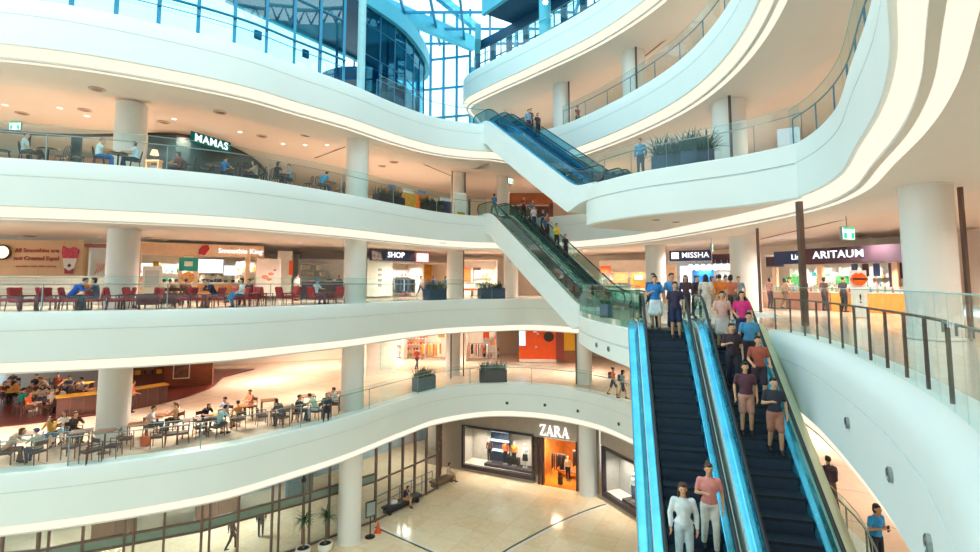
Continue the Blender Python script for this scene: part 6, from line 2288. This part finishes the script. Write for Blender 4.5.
# palms, cone, sign, benches, sitters
x, y = P(325, 551, Z0)
palm((x, y, Z0), 'palm in a white pot right beside the lobby column', 1, 1.75)
x, y = P(303, 556, Z0)
palm((x, y, Z0), 'palm in a white pot one step farther from the lobby column', 2, 1.75)
x, y = P(370, 537, Z0)
q = root('info_stand', 'slim dark information stand beside the lobby column', 'sign stand', (x, y, Z0), .7)
MB().lathe([(.28, 0), (.28, .03), (.03, .05)], 18).build('base', DARKM, q)
MB().tube([(0, 0, .04), (0, 0, 1.2)], .03, 8).build('pole', DARKM, q)
MB().rbox((0, -.03, 1.5), (.62, .05, .85), .01).build('panel', DARKM, q)
MB().box((0, -.06, 1.5), (.5, .01, .7)).build('sheet', mat('grey sheet', '#8f9692', .4), q)
x, y = P(378, 532, Z0)
q = root('traffic_cone', 'orange traffic cone at the foot of the lobby glass', 'cone', (x, y, Z0))
OC = mat('orange cone', '#e2541f', .5)
MB().box((0, 0, .02), (.4, .4, .04)).build('base', OC, q)
MB().lathe([(.15, .04), (.03, .55), (.01, .56)], 16).build('body', OC, q, smooth=True)
MB().lathe([(.105, .22), (.075, .34)], 16, caps=False).build('white_band', WHT, q)
BEN = mat('charcoal bench', '#2f2b31', .5)
BENB = mat('brown bench', '#80614f', .5)


def bench(a, b, m, label):
    s_ = Seg(a, b, Z0)
    q = s_.root('bench', label, 'bench', 0)
    MB().rbox((s_.L / 2, 0, .40), (s_.L, .62, .14), .03).build('seat', m, q)
    for u in (.3, s_.L - .3):
        MB().box((u, 0, .17), (.16, .5, .33)).build('leg', m, q)
    MB().rbox((s_.L / 2, .05, .2), (s_.L - .2, .40, .3), .02).build('base', m, q)
    return s_


s_ = bench(P(384, 516, Z0), P(419, 500, Z0), BEN, 'long charcoal bench before the lobby glass')
d = s_.d
p = s_.pt(s_.L * .55, -.02, 0)
person(p, s_.rz + .5, 'face', '#33314a', '#b98a5f', 'sitter in dark blue on the charcoal bench', kind='shorts', hair='bob')
p = s_.pt(s_.L * .25, 0, .47)
tb = root('white_bag', 'white bag lying on the charcoal bench', 'bag', p, .4)
MB().rbox((0, 0, .1), (.5, .3, .2), .06).build('body', WHT, tb)
MB().tube([(-.12, 0, .18), (-.1, 0, .32), (.1, 0, .32), (.12, 0, .18)], .014, 6).build('handle', DARKM, tb)
s_ = bench(P(432, 489, Z0), P(453, 480, Z0), BENB, 'brown bench in the lobby corner by the wide shop window')
p = s_.pt(s_.L * .78, -.02, 0)
person(p, s_.rz + .9, 'rest', '#d8c3b0', '#c09a7a', 'sitter in pale beige on the brown bench', kind='shorts', hair='bob', hc='brown')
# steel rail along the lobby glass
s_ = Seg(P(379, 516, Z0), P(436, 487, Z0), Z0)
q = s_.root('guard_rail', 'blue grey guard rail running along the lobby glass behind the benches', 'rail', 0, .35)
for z in (.55, 1.0):
    MB().tube([(0, 0, z), (s_.L, 0, z)], .03, 8).build('bar', mat('blue steel', '#5a7fa8', .35, .5), q)
for k in range(6):
    MB().tube([(s_.L * k / 5, 0, 0), (s_.L * k / 5, 0, 1.0)], .025, 8).build('post', mat('blue steel', '#5a7fa8'), q)
# dark inlay arcs in the marble
INL = mat('dark inlay', '#4a4038', .3)
for k, pts in enumerate(([(375, 527), (395, 536), (420, 547), (440, 556), (470, 572)], [(606, 504), (585, 511), (555, 524), (530, 537), (505, 551), (480, 570)])):
    pth = smooth_path([P(a, b_, Z0) for a, b_ in pts], .5)
    struct(MB().sweep(pth, [(-.06, Z0 + .002), (-.06, Z0 + .006), (.06, Z0 + .006), (.06, Z0 + .002)]).build('trim_%d' % (50 + k), INL))
    struct(MB().sweep(pth, [(.08, Z0 + .002), (.08, Z0 + .005), (.24, Z0 + .005), (.24, Z0 + .002)]).build('trim_%d' % (52 + k), mat('pale inlay', '#f3e9da', .2)))

# ------------------------------------------------------------------ roof, sky glazing and the glass rotunda
CYB = mat('cyan painted beam', '#57b9cf', .45, var=.04)
RDK = mat('dark blue roof lining', '#1c4f70', .5, var=.12, scale=1.2)
# rotunda on the fourth gallery
wall = cut(R4, (-33, 15.8), (-7.6, 25.4))
gp = resample(offset(wall, .55), 1.45)
ro = root('glass_rotunda', 'tall teal framed glass wall with a handrail behind the fourth gallery band', 'glass wall', (gp[0][0], gp[0][1], Z4))
T = Matrix.Translation((-gp[0][0], -gp[0][1], -Z4))
HR = 11.0
for k, (x, y) in enumerate(gp):
    MB().box((x, y, Z4 + HR / 2), (.13, .16, HR), .4).xform(T).build('mullion', TEAL, ro)
for z, r in ((1.35, .06), (.95, .022)):
    MB().tube([(x, y, Z4 + z) for x, y in offset(wall, .42)], r, 8).xform(T).build('handrail', TEAL, ro)
for z in (3.6, 7.2):
    MB().tube([(x, y, Z4 + z) for x, y in gp], .05, 6).xform(T).build('transom', TEAL, ro)
MB().sweep(gp, [(.03, Z4), (.03, Z4 + HR), (.05, Z4 + HR), (.05, Z4)], True).xform(T).build('glass_pane', WPANE, ro)
for k, px in enumerate((257, 305)):
    p, d_ = RP(R4, px, Z4, .75)
    q = root('notice_box', '%s small dark notice box on the rail of the glass rotunda' % ORD[k], 'box', (p[0], p[1], Z4 + .85), math.atan2(d_[1], d_[0]), 'notice boxes on the rotunda rail')
    MB().rbox((0, 0, .2), (.34, .12, .42), .02).build('body', TEALD, q)
    MB().box((0, -.065, .2), (.26, .01, .3)).build('face', mat('box face', '#2b6d8e', .3), q)
x, y = A(362, 27.5, Z4 + 4)
struct(MB().lathe([(.22, 0), (.22, HR)], 20, (x, y, Z4)).build('column', mat('pale teal column', '#a9d9df', .4)))
rf = smooth_path([(-18, 32.6), (-15.5, 36), (-12.5, 40.2), (-9, 45.5), (-6.4, 46), (-5.5, 43), (-6.5, 36.6), (-8.4, 33), (-10.6, 29), (-14, 25), (-20, 21.3), (-30, 19)], 1)
struct(MB().prism(rf + [(-40, 19), (-40, 30.5)], 32.0, 32.7).build('roof', RDK))
struct(MB().sweep(rf, [(-.25, 31.8), (-.25, 33.0), (.1, 33.0), (.1, 31.8)], True).build('trim_60', CYB))
mz_ = smooth_path([(-13.6, 38.5), (-11.5, 42.5), (-8.5, 44.5), (-6.4, 43), (-6.3, 40), (-7.4, 36.5), (-9.6, 34.6), (-12.3, 35.6), (-13.6, 38.5)], .6)
struct(MB().prism(mz_[:-1], 27.3, 27.9).build('floor', RDK))
mo = struct(MB().sweep(mz_[::-1], [(.05, 27.2), (.05, 28.2), (.15, 28.2), (.15, 27.2)], True).build('trim_61', TEALD))
for (x, y) in resample(mz_[:-1], 2.0):
    MB().box((x, y, (Z4 + 32) / 2), (.14, .14, 32 - Z4)).build('mullion', TEALD, mo)
# facade under the curved roof edge
fa = resample(cut(rf, (-5.6, 42.5), (-8.2, 33.2)), 1.6)
fo = struct(link('window_20', None))
for (x, y) in fa:
    MB().box((x - .25, y, (Z4 + 32) / 2), (.12, .12, 32 - Z4)).build('mullion', TEALD, fo)
for z in (25.6, 28.4, 30.6):
    MB().tube([(x - .25, y, z) for x, y in fa], .05, 6).build('transom', TEALD, fo)
MB().sweep([(x - .25, y) for x, y in fa], [(0, Z4), (0, 32), (.02, 32), (.02, Z4)], True).build('glass_pane', glass('blue facade glass', '#7fc4d6', .10, .02, '#8fd6e6'), fo)
# window wall at the end of the atrium
wa, wb = A(392, 52, 30), A(470, 50, 30)
we = Seg(wa, wb, Z4 - 4)
wo = struct(link('window_21', None))
wo.location = (wa[0], wa[1], Z4 - 4)
wo.rotation_euler = (0, 0, we.rz)
n = 6
for k in range(n + 1):
    MB().box((we.L * k / n, 0, 11), (.22, .3, 22)).build('mullion', TEAL, wo)
for z in (4.5, 7.6, 10.7, 13.8, 17):
    MB().box((we.L / 2, 0, z), (we.L, .2, .2)).build('transom', TEAL, wo)
MB().box((we.L / 2, .05, 11), (we.L, .03, 22)).build('glass_pane', glass('end glass', '#e9f8fb', .05), wo)
struct(MB().box((we.L / 2, .2, 1.0), (we.L, .3, 2.0)).xform(we.M).build('wall_end', TEALD))
# trees outside
for k, (px, d_, h) in enumerate(((452, 59, 6.0), (466, 61, 5.0), (432, 62, 5.2))):
    x, y = A(px, d_, 28)
    rnd = random.Random(k)
    zb = Z0
    q = root('street_tree', '%s tree outside the end window, counted from the escalator side' % ORD[k], 'tree', (x, y, zb))
    MB().tube([(0, 0, 0), (.1, 0, 15), (0, .1, 26.5)], [.35, .22, .08], 8).build('trunk', mat('tree bark', '#4a4038', .9), q)
    f_ = MB()
    for i in range(260):
        c = V((rnd.gauss(0, .62), rnd.gauss(0, .62), rnd.gauss(0, .9)))
        blade(f_, (c.x, c.y, 27.3 + c.z * 1.6), rnd.uniform(0, 6.3), rnd.uniform(-.5, 1), .55, .3, .8, 2)
    f_.build('foliage', mat('tree leaf', '#2f6f6a', .6, var=.3), q)
# roof beams and skylight
b1 = Seg(A(380, 44, 36), A(473, 47, 35), 33.6)
for nm, pa, pb, z, hh, ww in (('trim_62', P(380, -3, 38), P(473, 38, 38), 36.6, 1.5, .5), ('trim_63', (-1.4, 49.2), (-1.0, 40.5), 33.2, 1.3, .5), ('trim_64', P(430, -12, 39.5), P(478, 28, 39.5), 39, .8, .5)):
    s_ = Seg(pa, pb, z)
    struct(MB().box((s_.L / 2, 0, hh / 2), (s_.L, ww, hh)).xform(s_.M).build(nm, CYB))
struct(MB().box((-1.5, 49.3, 28), (.9, .9, 13)).build('trim_65', CYB))
sk = struct(link('window_22', None))
for k in range(9):
    x = -13 + k * 2.6
    MB().box((x, 32, 37.4), (.22, 36, .35)).build('rafter', TEAL, sk)
for k in range(13):
    MB().box((-2.6, 14 + k * 3, 37.5), (21, .14, .22)).build('purlin', TEAL, sk)
MB().box((-2.6, 32, 37.75), (21.4, 36, .03)).build('glass_pane', glass('skylight glass', '#eafaff', .04), sk)
# topmost gallery: dark wall with bright windows, truss and roof on the near side
R5b = cut(offset(R5, 4.2), (-1.5, 44), (13, 14))
wpth = resample(smooth_path([(-1.3, 43.4), (1.0, 41), (3.4, 38.3), (6.0, 35.3)] + [p for p in R5b if 12 < p[1] < 34], 1.0), 2.0)
UPW = mat('deep blue wall', '#1f4f6d', .5, var=.08)
for i in range(len(wpth) - 1):
    s_ = Seg(wpth[i], wpth[i + 1], Z5)
    b = MB()
    b.box((s_.L / 2, .1, 1.0), (s_.L, .2, 2.0)).box((s_.L / 2, .1, 4.9), (s_.L, .2, .8)).box((.22, .1, 3.25), (.44, .2, 2.5)).box((s_.L - .06, .1, 3.25), (.12, .2, 2.5))
    struct(b.xform(s_.M).build('wall_upper', UPW))
    w_ = struct(link('window_%d' % (30 + i), None))
    w_.location = s_.pt(0, 0, 0)
    w_.rotation_euler = (0, 0, s_.rz)
    MB().box(((s_.L + .32) / 2, .1, 3.25), (s_.L - .5, .02, 2.5)).build('glass_pane', glass('end glass', '#e9f8fb'), w_)
    MB().box(((s_.L + .32) / 2, .1, 3.25), (.08, .08, 2.5)).box(((s_.L + .32) / 2, .1, 3.25), (s_.L - .5, .08, .08)).build('sash', TEALD, w_)
rim = [p for p in offset(R5, 1.2) if 12 < p[1] < 38.6]
to = struct(MB().sweep(rim, [(0, Z5 + 5.1), (0, Z5 + 6.6), (.3, Z5 + 6.6), (.3, Z5 + 5.1)], True).build('trim_66', CYB))
struct(MB().sweep(rim, [(.3, Z5 + 5.3), (3.2, Z5 + 5.3), (3.2, Z5 + 5.45), (.3, Z5 + 5.45)], True).build('roof', RDK))
tp = resample(rim, 1.1)
b = MB()
for i in range(len(tp) - 1):
    (x0, y0), (x1, y1) = tp[i], tp[i + 1]
    b.tube([(x0, y0, Z5 + 6.6), ((x0 + x1) / 2, (y0 + y1) / 2, Z5 + 7.9), (x1, y1, Z5 + 6.6)], .10, 6)
b.build('truss_lattice', TEALD, to)
MB().tube([(x, y, Z5 + 7.9) for x, y in tp], .16, 8).build('truss_chord', CYB, to)
for px, d_ in ((545, 33.8),):
    x, y = A(px, d_, Z5 + 2)
    struct(MB().lathe([(.42, 0), (.42, 5.3)], 24, (x, y, Z5)).build('column', CYB))
x, y = A(545, 31.5, Z5 + 5)
q = root('flood_lamp', 'bright flood lamp under the truss of the topmost gallery', 'lamp', (x, y, ZAT(2, 31.5)))
MB().ball((0, 0, 0), .16, 14, 10).build('bulb', glow('flood glow', '#ffffff', 8), q)
MB().lathe([(.1, .1), (.26, .2), (.26, .28), (.05, .34)], 16).build('reflector', TEALD, q)

# ------------------------------------------------------------------ ceiling fittings
DL = glow('downlight glow', '#fff4e0', 3.0)


def downlight_src():
    o = root('downlight', 'x', 'downlight')
    MB().lathe([(.10, 0), (.14, -.02), (.15, 0)], 16, caps=False).build('rim', WHT, o)
    MB().lathe([(.001, -.006), (.10, -.006)], 16, caps=False).build('lens', DL, o)
    return o


DLT = Maker(downlight_src)


def vent_src():
    o = root('air_vent', 'x', 'air vent')
    MB().lathe([(.30, 0), (.30, -.03), (.22, -.05), (.2, -.02)], 20, caps=False).build('rim', mat('vent rim', '#b9a597', .5), o)
    MB().lathe([(.001, -.01), (.21, -.02)], 20, caps=False).build('core', mat('vent core', '#7d685c', .6), o)
    return o


VNT = Maker(vent_src)
zc3, zc2, zc1 = Z4 - 2.035, Z3 - 2.035, Z2 - 2.035
for zc, nm, pts in ((zc3, 'third', [(5, 105), (87, 116), (174, 119), (240, 132), (283, 144), (305, 145), (327, 145), (60, 108), (130, 112)]), (zc2, 'second', [(20, 238), (80, 240), (100, 237), (165, 240), (215, 243), (300, 243), (820, 246), (780, 240), (870, 238)])):
    for k, (px, py) in enumerate(pts):
        x, y = P(px, py, zc)
        if y < 46:
            DLT((x, y, zc), 0, '%s small downlight of the %s gallery ceiling, counted outwards from the void' % (ORD[k], nm), 'downlights of the %s gallery' % nm)
for zc, nm, pts in ((zc3, 'third', [(22, 113), (85, 110), (164, 122), (225, 113), (262, 136), (306, 135), (380, 145), (394, 162), (410, 153), (382, 166)]), (zc2, 'second', [(30, 236), (150, 238), (877, 243), (860, 236)])):
    for k, (px, py) in enumerate(pts):
        x, y = P(px, py, zc)
        if y < 46:
            VNT((x, y, zc), 0, '%s round brownish vent in the %s gallery ceiling' % (ORD[k], nm), 'ceiling vents of the %s gallery' % nm)
# vents in the soffit band
for k, (px, py) in enumerate(((97, 89), (220, 112))):
    x, y = P(px, py, Z4 - 2.3)
    VNT((x, y, Z4 - 2.3), 0, '%s round vent in the pale soffit above the third gallery' % ORD[k], 'soffit vents')
for k, (px, py) in enumerate(((656, 220), (676, 222))):
    x, y = P(px, py, Z3 - 1.9)
    VNT((x, y, Z3 - 1.9), 0, '%s small round vent under the rounded landing' % ORD[k], 'vents under the landing', .6)


def exit_light(p, label, rz=0.0):
    o = root('exit_light', label, 'exit light', p, rz)
    MB().rbox((0, 0, 0), (.62, .1, .46), .02).build('box', STEEL, o)
    MB().box((0, -.055, .0), (.56, .02, .40)).build('white_face', glow('exit white', '#f4fff8', 1.4), o)
    b = MB().box((-.18, -.07, -.08), (.14, .01, .20)).box((.18, -.07, -.08), (.14, .01, .20)).box((0, -.07, .17), (.56, .01, .06))
    b.build('green_sign', glow('exit green', '#1fd08a', 1.2), o)
    MB().tube([(0, 0, .22), (0, 0, .60)], .015, 6).build('hanger', STEEL, o)


for px, d, py, lb, rz in ((847, 17.0, 233.5, 'white and green exit light hanging before the cosmetics hall', .35), (711.5, 27, 247.5, 'narrow green exit light above the navy sign', 1.1), (16, 25.6, 126, 'teal glowing exit light at the dark glass screen', 0), (510, 37.4, 181, 'tiny green exit light behind the middle flight', .9)):
    x, y = A(px, d, ZAT(py, d))
    exit_light((x, y, ZAT(py, d)), lb, rz)
x, y = A(304, 25.8, ZAT(480, 25.8))
q = root('security_camera', 'dark security camera under the lowest white band by the lobby column', 'camera', (x, y, ZAT(480, 25.8)))
MB().ball((0, 0, 0), .13, 12, 8).build('dome', DARKM, q)
MB().tube([(0, 0, .1), (0, 0, .3)], .05, 8).build('mount', DARKM, q)
# white vinyl letters on the near glass
p, d = RP(R2R, 951, 12.2, .30)
q = root('glass_lettering', 'pale vinyl letters on the near curved glass railing', 'lettering', (p[0], p[1], ZAT(325, p[1])), math.atan2(d[1], d[0]) + PI)
lettering('letters', 'W H B', .11, mat('pale vinyl', '#eef6f6', .5), q, (0, -.0, 0), ext=.001)
# ------------------------------------------------------------------ stocked shelves in the shops
GOODS = {'white': '#efece4', 'pink': '#e39aa8', 'sky blue': '#8cc3dd', 'gold': '#d3b04f', 'green': '#5fae6a', 'orange': '#ee7d35', 'red': '#c9372f', 'navy': '#2c3e6b', 'black': '#2a282c', 'teal': '#1f9a96'}
GM = {}


def stocked_shelf(seg, u, v, w_, h, rows, cols, where, seed, frame=None, turn=0.0):
    """A shelf unit with boxes and bottles standing on it; every item is an object of its own."""
    rnd = random.Random(seed)
    o = seg.root('shelf_unit', 'stocked shelf unit ' + where, 'shelf', u, v, 0, None, turn)
    fm = frame or WHT
    MB().box((0, .17, h / 2), (w_, .04, h)).build('back_panel', fm, o)
    for s in (-1, 1):
        MB().box((s * (w_ / 2 - .02), 0, h / 2), (.04, .36, h)).build('side_panel', fm, o)
    zs = [.12 + k * (h - .2) / rows for k in range(rows)]
    for z in zs:
        MB().box((0, 0, z), (w_ - .08, .34, .03)).build('shelf', fm, o)
    gap = (h - .2) / rows
    for r, z in enumerate(zs):
        n = max(2, int(w_ / .30))
        for k in range(n):
            cn_ = cols[(r + k // 2 + rnd.randint(0, 1)) % len(cols)]
            kind = rnd.choice(('box', 'bottle', 'jar'))
            hh = min(gap * .75, rnd.choice((.2, .26, .32)))
            key = (kind, cn_, hh)
            if key not in GM:
                b = MB()
                if kind == 'box':
                    b.rbox((0, 0, hh / 2), (.20, .16, hh), .01)
                elif kind == 'bottle':
                    b.lathe([(.06, 0), (.065, .02), (.065, hh * .6), (.03, hh * .78), (.03, hh)], 10)
                else:
                    b.lathe([(.08, 0), (.085, .02), (.085, hh * .7), (.09, hh * .72), (.09, hh * .9)], 10)
                GM[key] = b.mesh('product_' + kind, mat('goods ' + cn_, GOODS[cn_], .35), smooth=kind != 'box')
            p = seg.pt(u, v, 0)
            M = Matrix.Translation(p) @ Matrix.Rotation(seg.rz + turn, 4, 'Z') @ Matrix.Translation((-w_ / 2 + (k + .5) * w_ / n, -.03, z + .016))
            q = link('product_' + kind, GM[key])
            q.matrix_world = M
            tag(q, 'small %s %s on the shelf unit %s' % (cn_, kind, where), kind, 'goods on the shelf unit ' + where)
    return o


for args in (
        (js, U(142), 2.2, 1.4, 2.3, 4, ['white', 'red', 'orange'], 'beside the white kiosk', 1),
        (js, U(172), 2.4, 1.6, 2.4, 4, ['white', 'sky blue', 'teal'], 'behind the seated group in the juice shop', 2),
        (js, U(226), 2.6, 1.5, 2.6, 5, ['black', 'gold', 'white'], 'full of jars behind the orange counter', 3),
        (js, U(252), 2.0, 1.6, 2.6, 4, ['orange', 'gold', 'red'], 'in amber tones by the last peach pier', 4),
        (mz, MZ(684), 1.5, 1.5, 2.3, 4, ['white', 'sky blue'], 'with pale packs under the navy sign', 5),
        (mz, MZ(716), 1.4, 1.5, 2.3, 4, ['teal', 'white', 'navy'], 'with teal packs under the white globes', 6),
        (ms, MU(612), .9, 1.8, 2.4, 4, ['orange', 'white', 'pink'], 'behind the landing glass', 7),
        (ms, MU(628), .9, 1.8, 2.4, 4, ['white', 'sky blue', 'green'], 'nearest the square column of the far corner', 8),
        (ar, AU(781), 2.6, 1.8, 2.3, 4, ['green', 'white', 'teal'], 'at the start of the cosmetics hall', 9),
        (ar, AU(800), 2.6, 1.8, 2.3, 4, ['white', 'green', 'gold'], 'behind the brown post', 10),
        (ar, AU(826), 2.6, 1.9, 2.3, 4, ['pink', 'white', 'red'], 'in pink and white left of the lettering end', 11),
        (ar, AU(846), 2.6, 1.9, 2.3, 4, ['white', 'teal', 'white'], 'under the first dark banner', 12),
        (ar, AU(868), 2.6, 1.9, 2.3, 4, ['white', 'gold', 'pink'], 'under the dark banners, middle one', 13),
        (ar, AU(888), 2.6, 1.9, 2.3, 4, ['orange', 'white', 'gold'], 'beside the dark flower poster', 14),
        (F1, F1.u_at(372), 1.6, 1.8, 2.4, 4, ['white', 'pink', 'sky blue'], 'in the bright shop by the bend column', 15),
        (F1, F1.u_at(392), 1.6, 1.8, 2.4, 4, ['white', 'gold', 'white'], 'at the far end of the bright shop', 16),
        (F1, F1.u_at(412), 1.6, 1.8, 2.4, 4, ['orange', 'gold', 'red'], 'under the orange banner of the lowest gallery', 17),
        (F1, F1.u_at(490), 1.7, 1.6, 2.4, 4, ['black', 'orange', 'white'], 'behind the tall orange banner', 18),
        (s2, S2(397), 2.2, 1.6, 2.3, 4, ['navy', 'green', 'white'], 'at the rear under the SHOP sign', 19),
        (s2, S2(416), 2.2, 1.6, 2.3, 4, ['white', 'pink', 'red'], 'below the small pink lit sign', 20),
        (s3, S3(484), .7, 1.6, 2.3, 4, ['white', 'gold', 'sky blue'], 'in the dazzling white shop', 21)):
    stocked_shelf(*args)

# dark seams that run across the ceilings from the columns
SEAM = mat('ceiling seam', '#7d6c66', .6)
n_ = 70
for zc, pts in ((Z4 - 2.035, ((731, 98, 815, 0), (760, 102, 846, 0), (372, 143, 452, 176), (315, 158, 350, 145))), (Z5 - 2.035, ((569, 83, 627, 53), (636, 43, 692, 0), (640, 60, 715, 0))), (Z3 - 2.035, ((761, 239, 900, 206), (372, 241, 446, 243)))):
    for (xa, ya, xb, yb) in pts:
        a_, b_ = P(xa, ya, zc), P(xb, yb, zc)
        s_ = Seg(a_, b_, zc)
        struct(MB().box((s_.L / 2, 0, -.012), (s_.L, .09, .024)).xform(s_.M).build('trim_%d' % n_, SEAM))
        n_ += 1
# ------------------------------------------------------------------ lamps in the ceilings, a few added as fill
def lamp(x, y, z, watts, color=(1, .80, .62), size=2.7, r=.5):
    l = bpy.data.lights.new('ceiling_or_fill_lamp', 'SPOT')
    l.energy = watts
    l.color = color
    l.spot_size = size
    l.spot_blend = .9
    l.shadow_soft_size = r
    o = bpy.data.objects.new('ceiling_or_fill_lamp', l)
    COL.objects.link(o)
    o.location = (x, y, z)
    return o


WCOL = (1, .86, .74)
for z, pts, wts in ((Z2 - 2.12, [(-27, 21.5), (-20.5, 23.5), (-14.5, 25.5), (-11, 31), (-6, 38), (1, 41), (7, 39), (12.5, 31), (14.5, 23), (13.5, 16), (11.5, 9), (-24, 33), (-16, 36)], 1900),
                    (Z3 - 2.12, [(-26, 22), (-20, 23), (-14.5, 25.5), (-11, 31), (-6, 38), (1, 41), (7, 39), (12.5, 31), (14.5, 23), (14.5, 17), (12.5, 9), (9, 3), (19, 24.5), (17.5, 29)], 1500),  # last two added to brighten the ceiling by the ARITAUM sign
                    (Z4 - 2.12, [(-24, 22), (-17.5, 24), (-11.5, 31), (-5, 39), (3, 41), (9, 37), (13, 29), (14.5, 21), (13, 12), (9, 5), (-20.5, 27), (-8, 35.5)], 1150),
                    (Z5 - 2.12, [(5, 40), (10, 33), (13, 25), (13, 16)], 1000),
                    (Z1 - 2.12, [(-6.5, 39.5)], 1300)):
    for x, y in pts:
        lamp(x, y, z, wts * (.5 if (z < Z2 and (x, y) in ((-11, 31), (-6, 38), (1, 41))) else 1) * .92 * ((.42 if z < Z2 else .6) if x > 8 and y < 18 else 1), WCOL if (x < -4 or z < Z2) else (1, .93, .86))
# lamps in the shop windows and inside the shops
for f in (.2, .5, .8):
    p = z1.pt(uA + WL * f, .5, WH1 - .1)
    lamp(*p, 260, (1, .9, .8), 2.2, .06)
for u_, v_ in ((.3, 1.5), (.7, 3.5)):
    p = z1.pt(uC + (uD - uC) * u_, v_, 3.1)
    lamp(*p, 520, (1, .74, .46), 2.8, .35)
for f in (.3, .7):
    p = z2.pt(.55 + (z2.L - .55) * f, .5, 3.05)
    lamp(*p, 220, (1, .92, .84), 2.2, .06)
for seg_, us_, v_, zz, wt in ((js, (U(150), U(185), U(215), U(245)), 1.6, 2.75, 260), (s2, (S2(402), S2(416)), 1.2, 2.6, 220), (s3, (S3(472), S3(488)), -.6, 2.9, 260), (ms, (MU(604), MU(622), MU(640)), -.6, 2.9, 240),
                              (mz, (MZ(684), MZ(704), MZ(726)), .4, 2.6, 200), (ar, [AU(p_) for p_ in (778, 800, 822, 844, 866, 888)], 1.2, 2.9, 260), (F1, [F1.u_at(p_) for p_ in (372, 392, 412, 434, 480, 530)], .2, 3.4, 170)):
    for u_ in us_:
        lamp(*seg_.pt(u_, v_, zz), wt, (1, .9, .8), 2.8, .1)
for x, y in ((-17, 27), (-22, 29.5)):
    lamp(x, y, Z3 + 3.6, 500, (1, .72, .5), 2.7, .1)

for x, y in ((-15, 29.5), (-22, 26)):
    lamp(x, y, Z1 - 2.2, 1300, (.92, 1, 1), 2.7, .4)

for x, y in ((-15, 42), (-9, 44.5), (-3, 46)):  # fill lamps added to brighten the far back wall
    lamp(x, y, Z2 - 2.15, 900, WCOL, 2.8, .3)
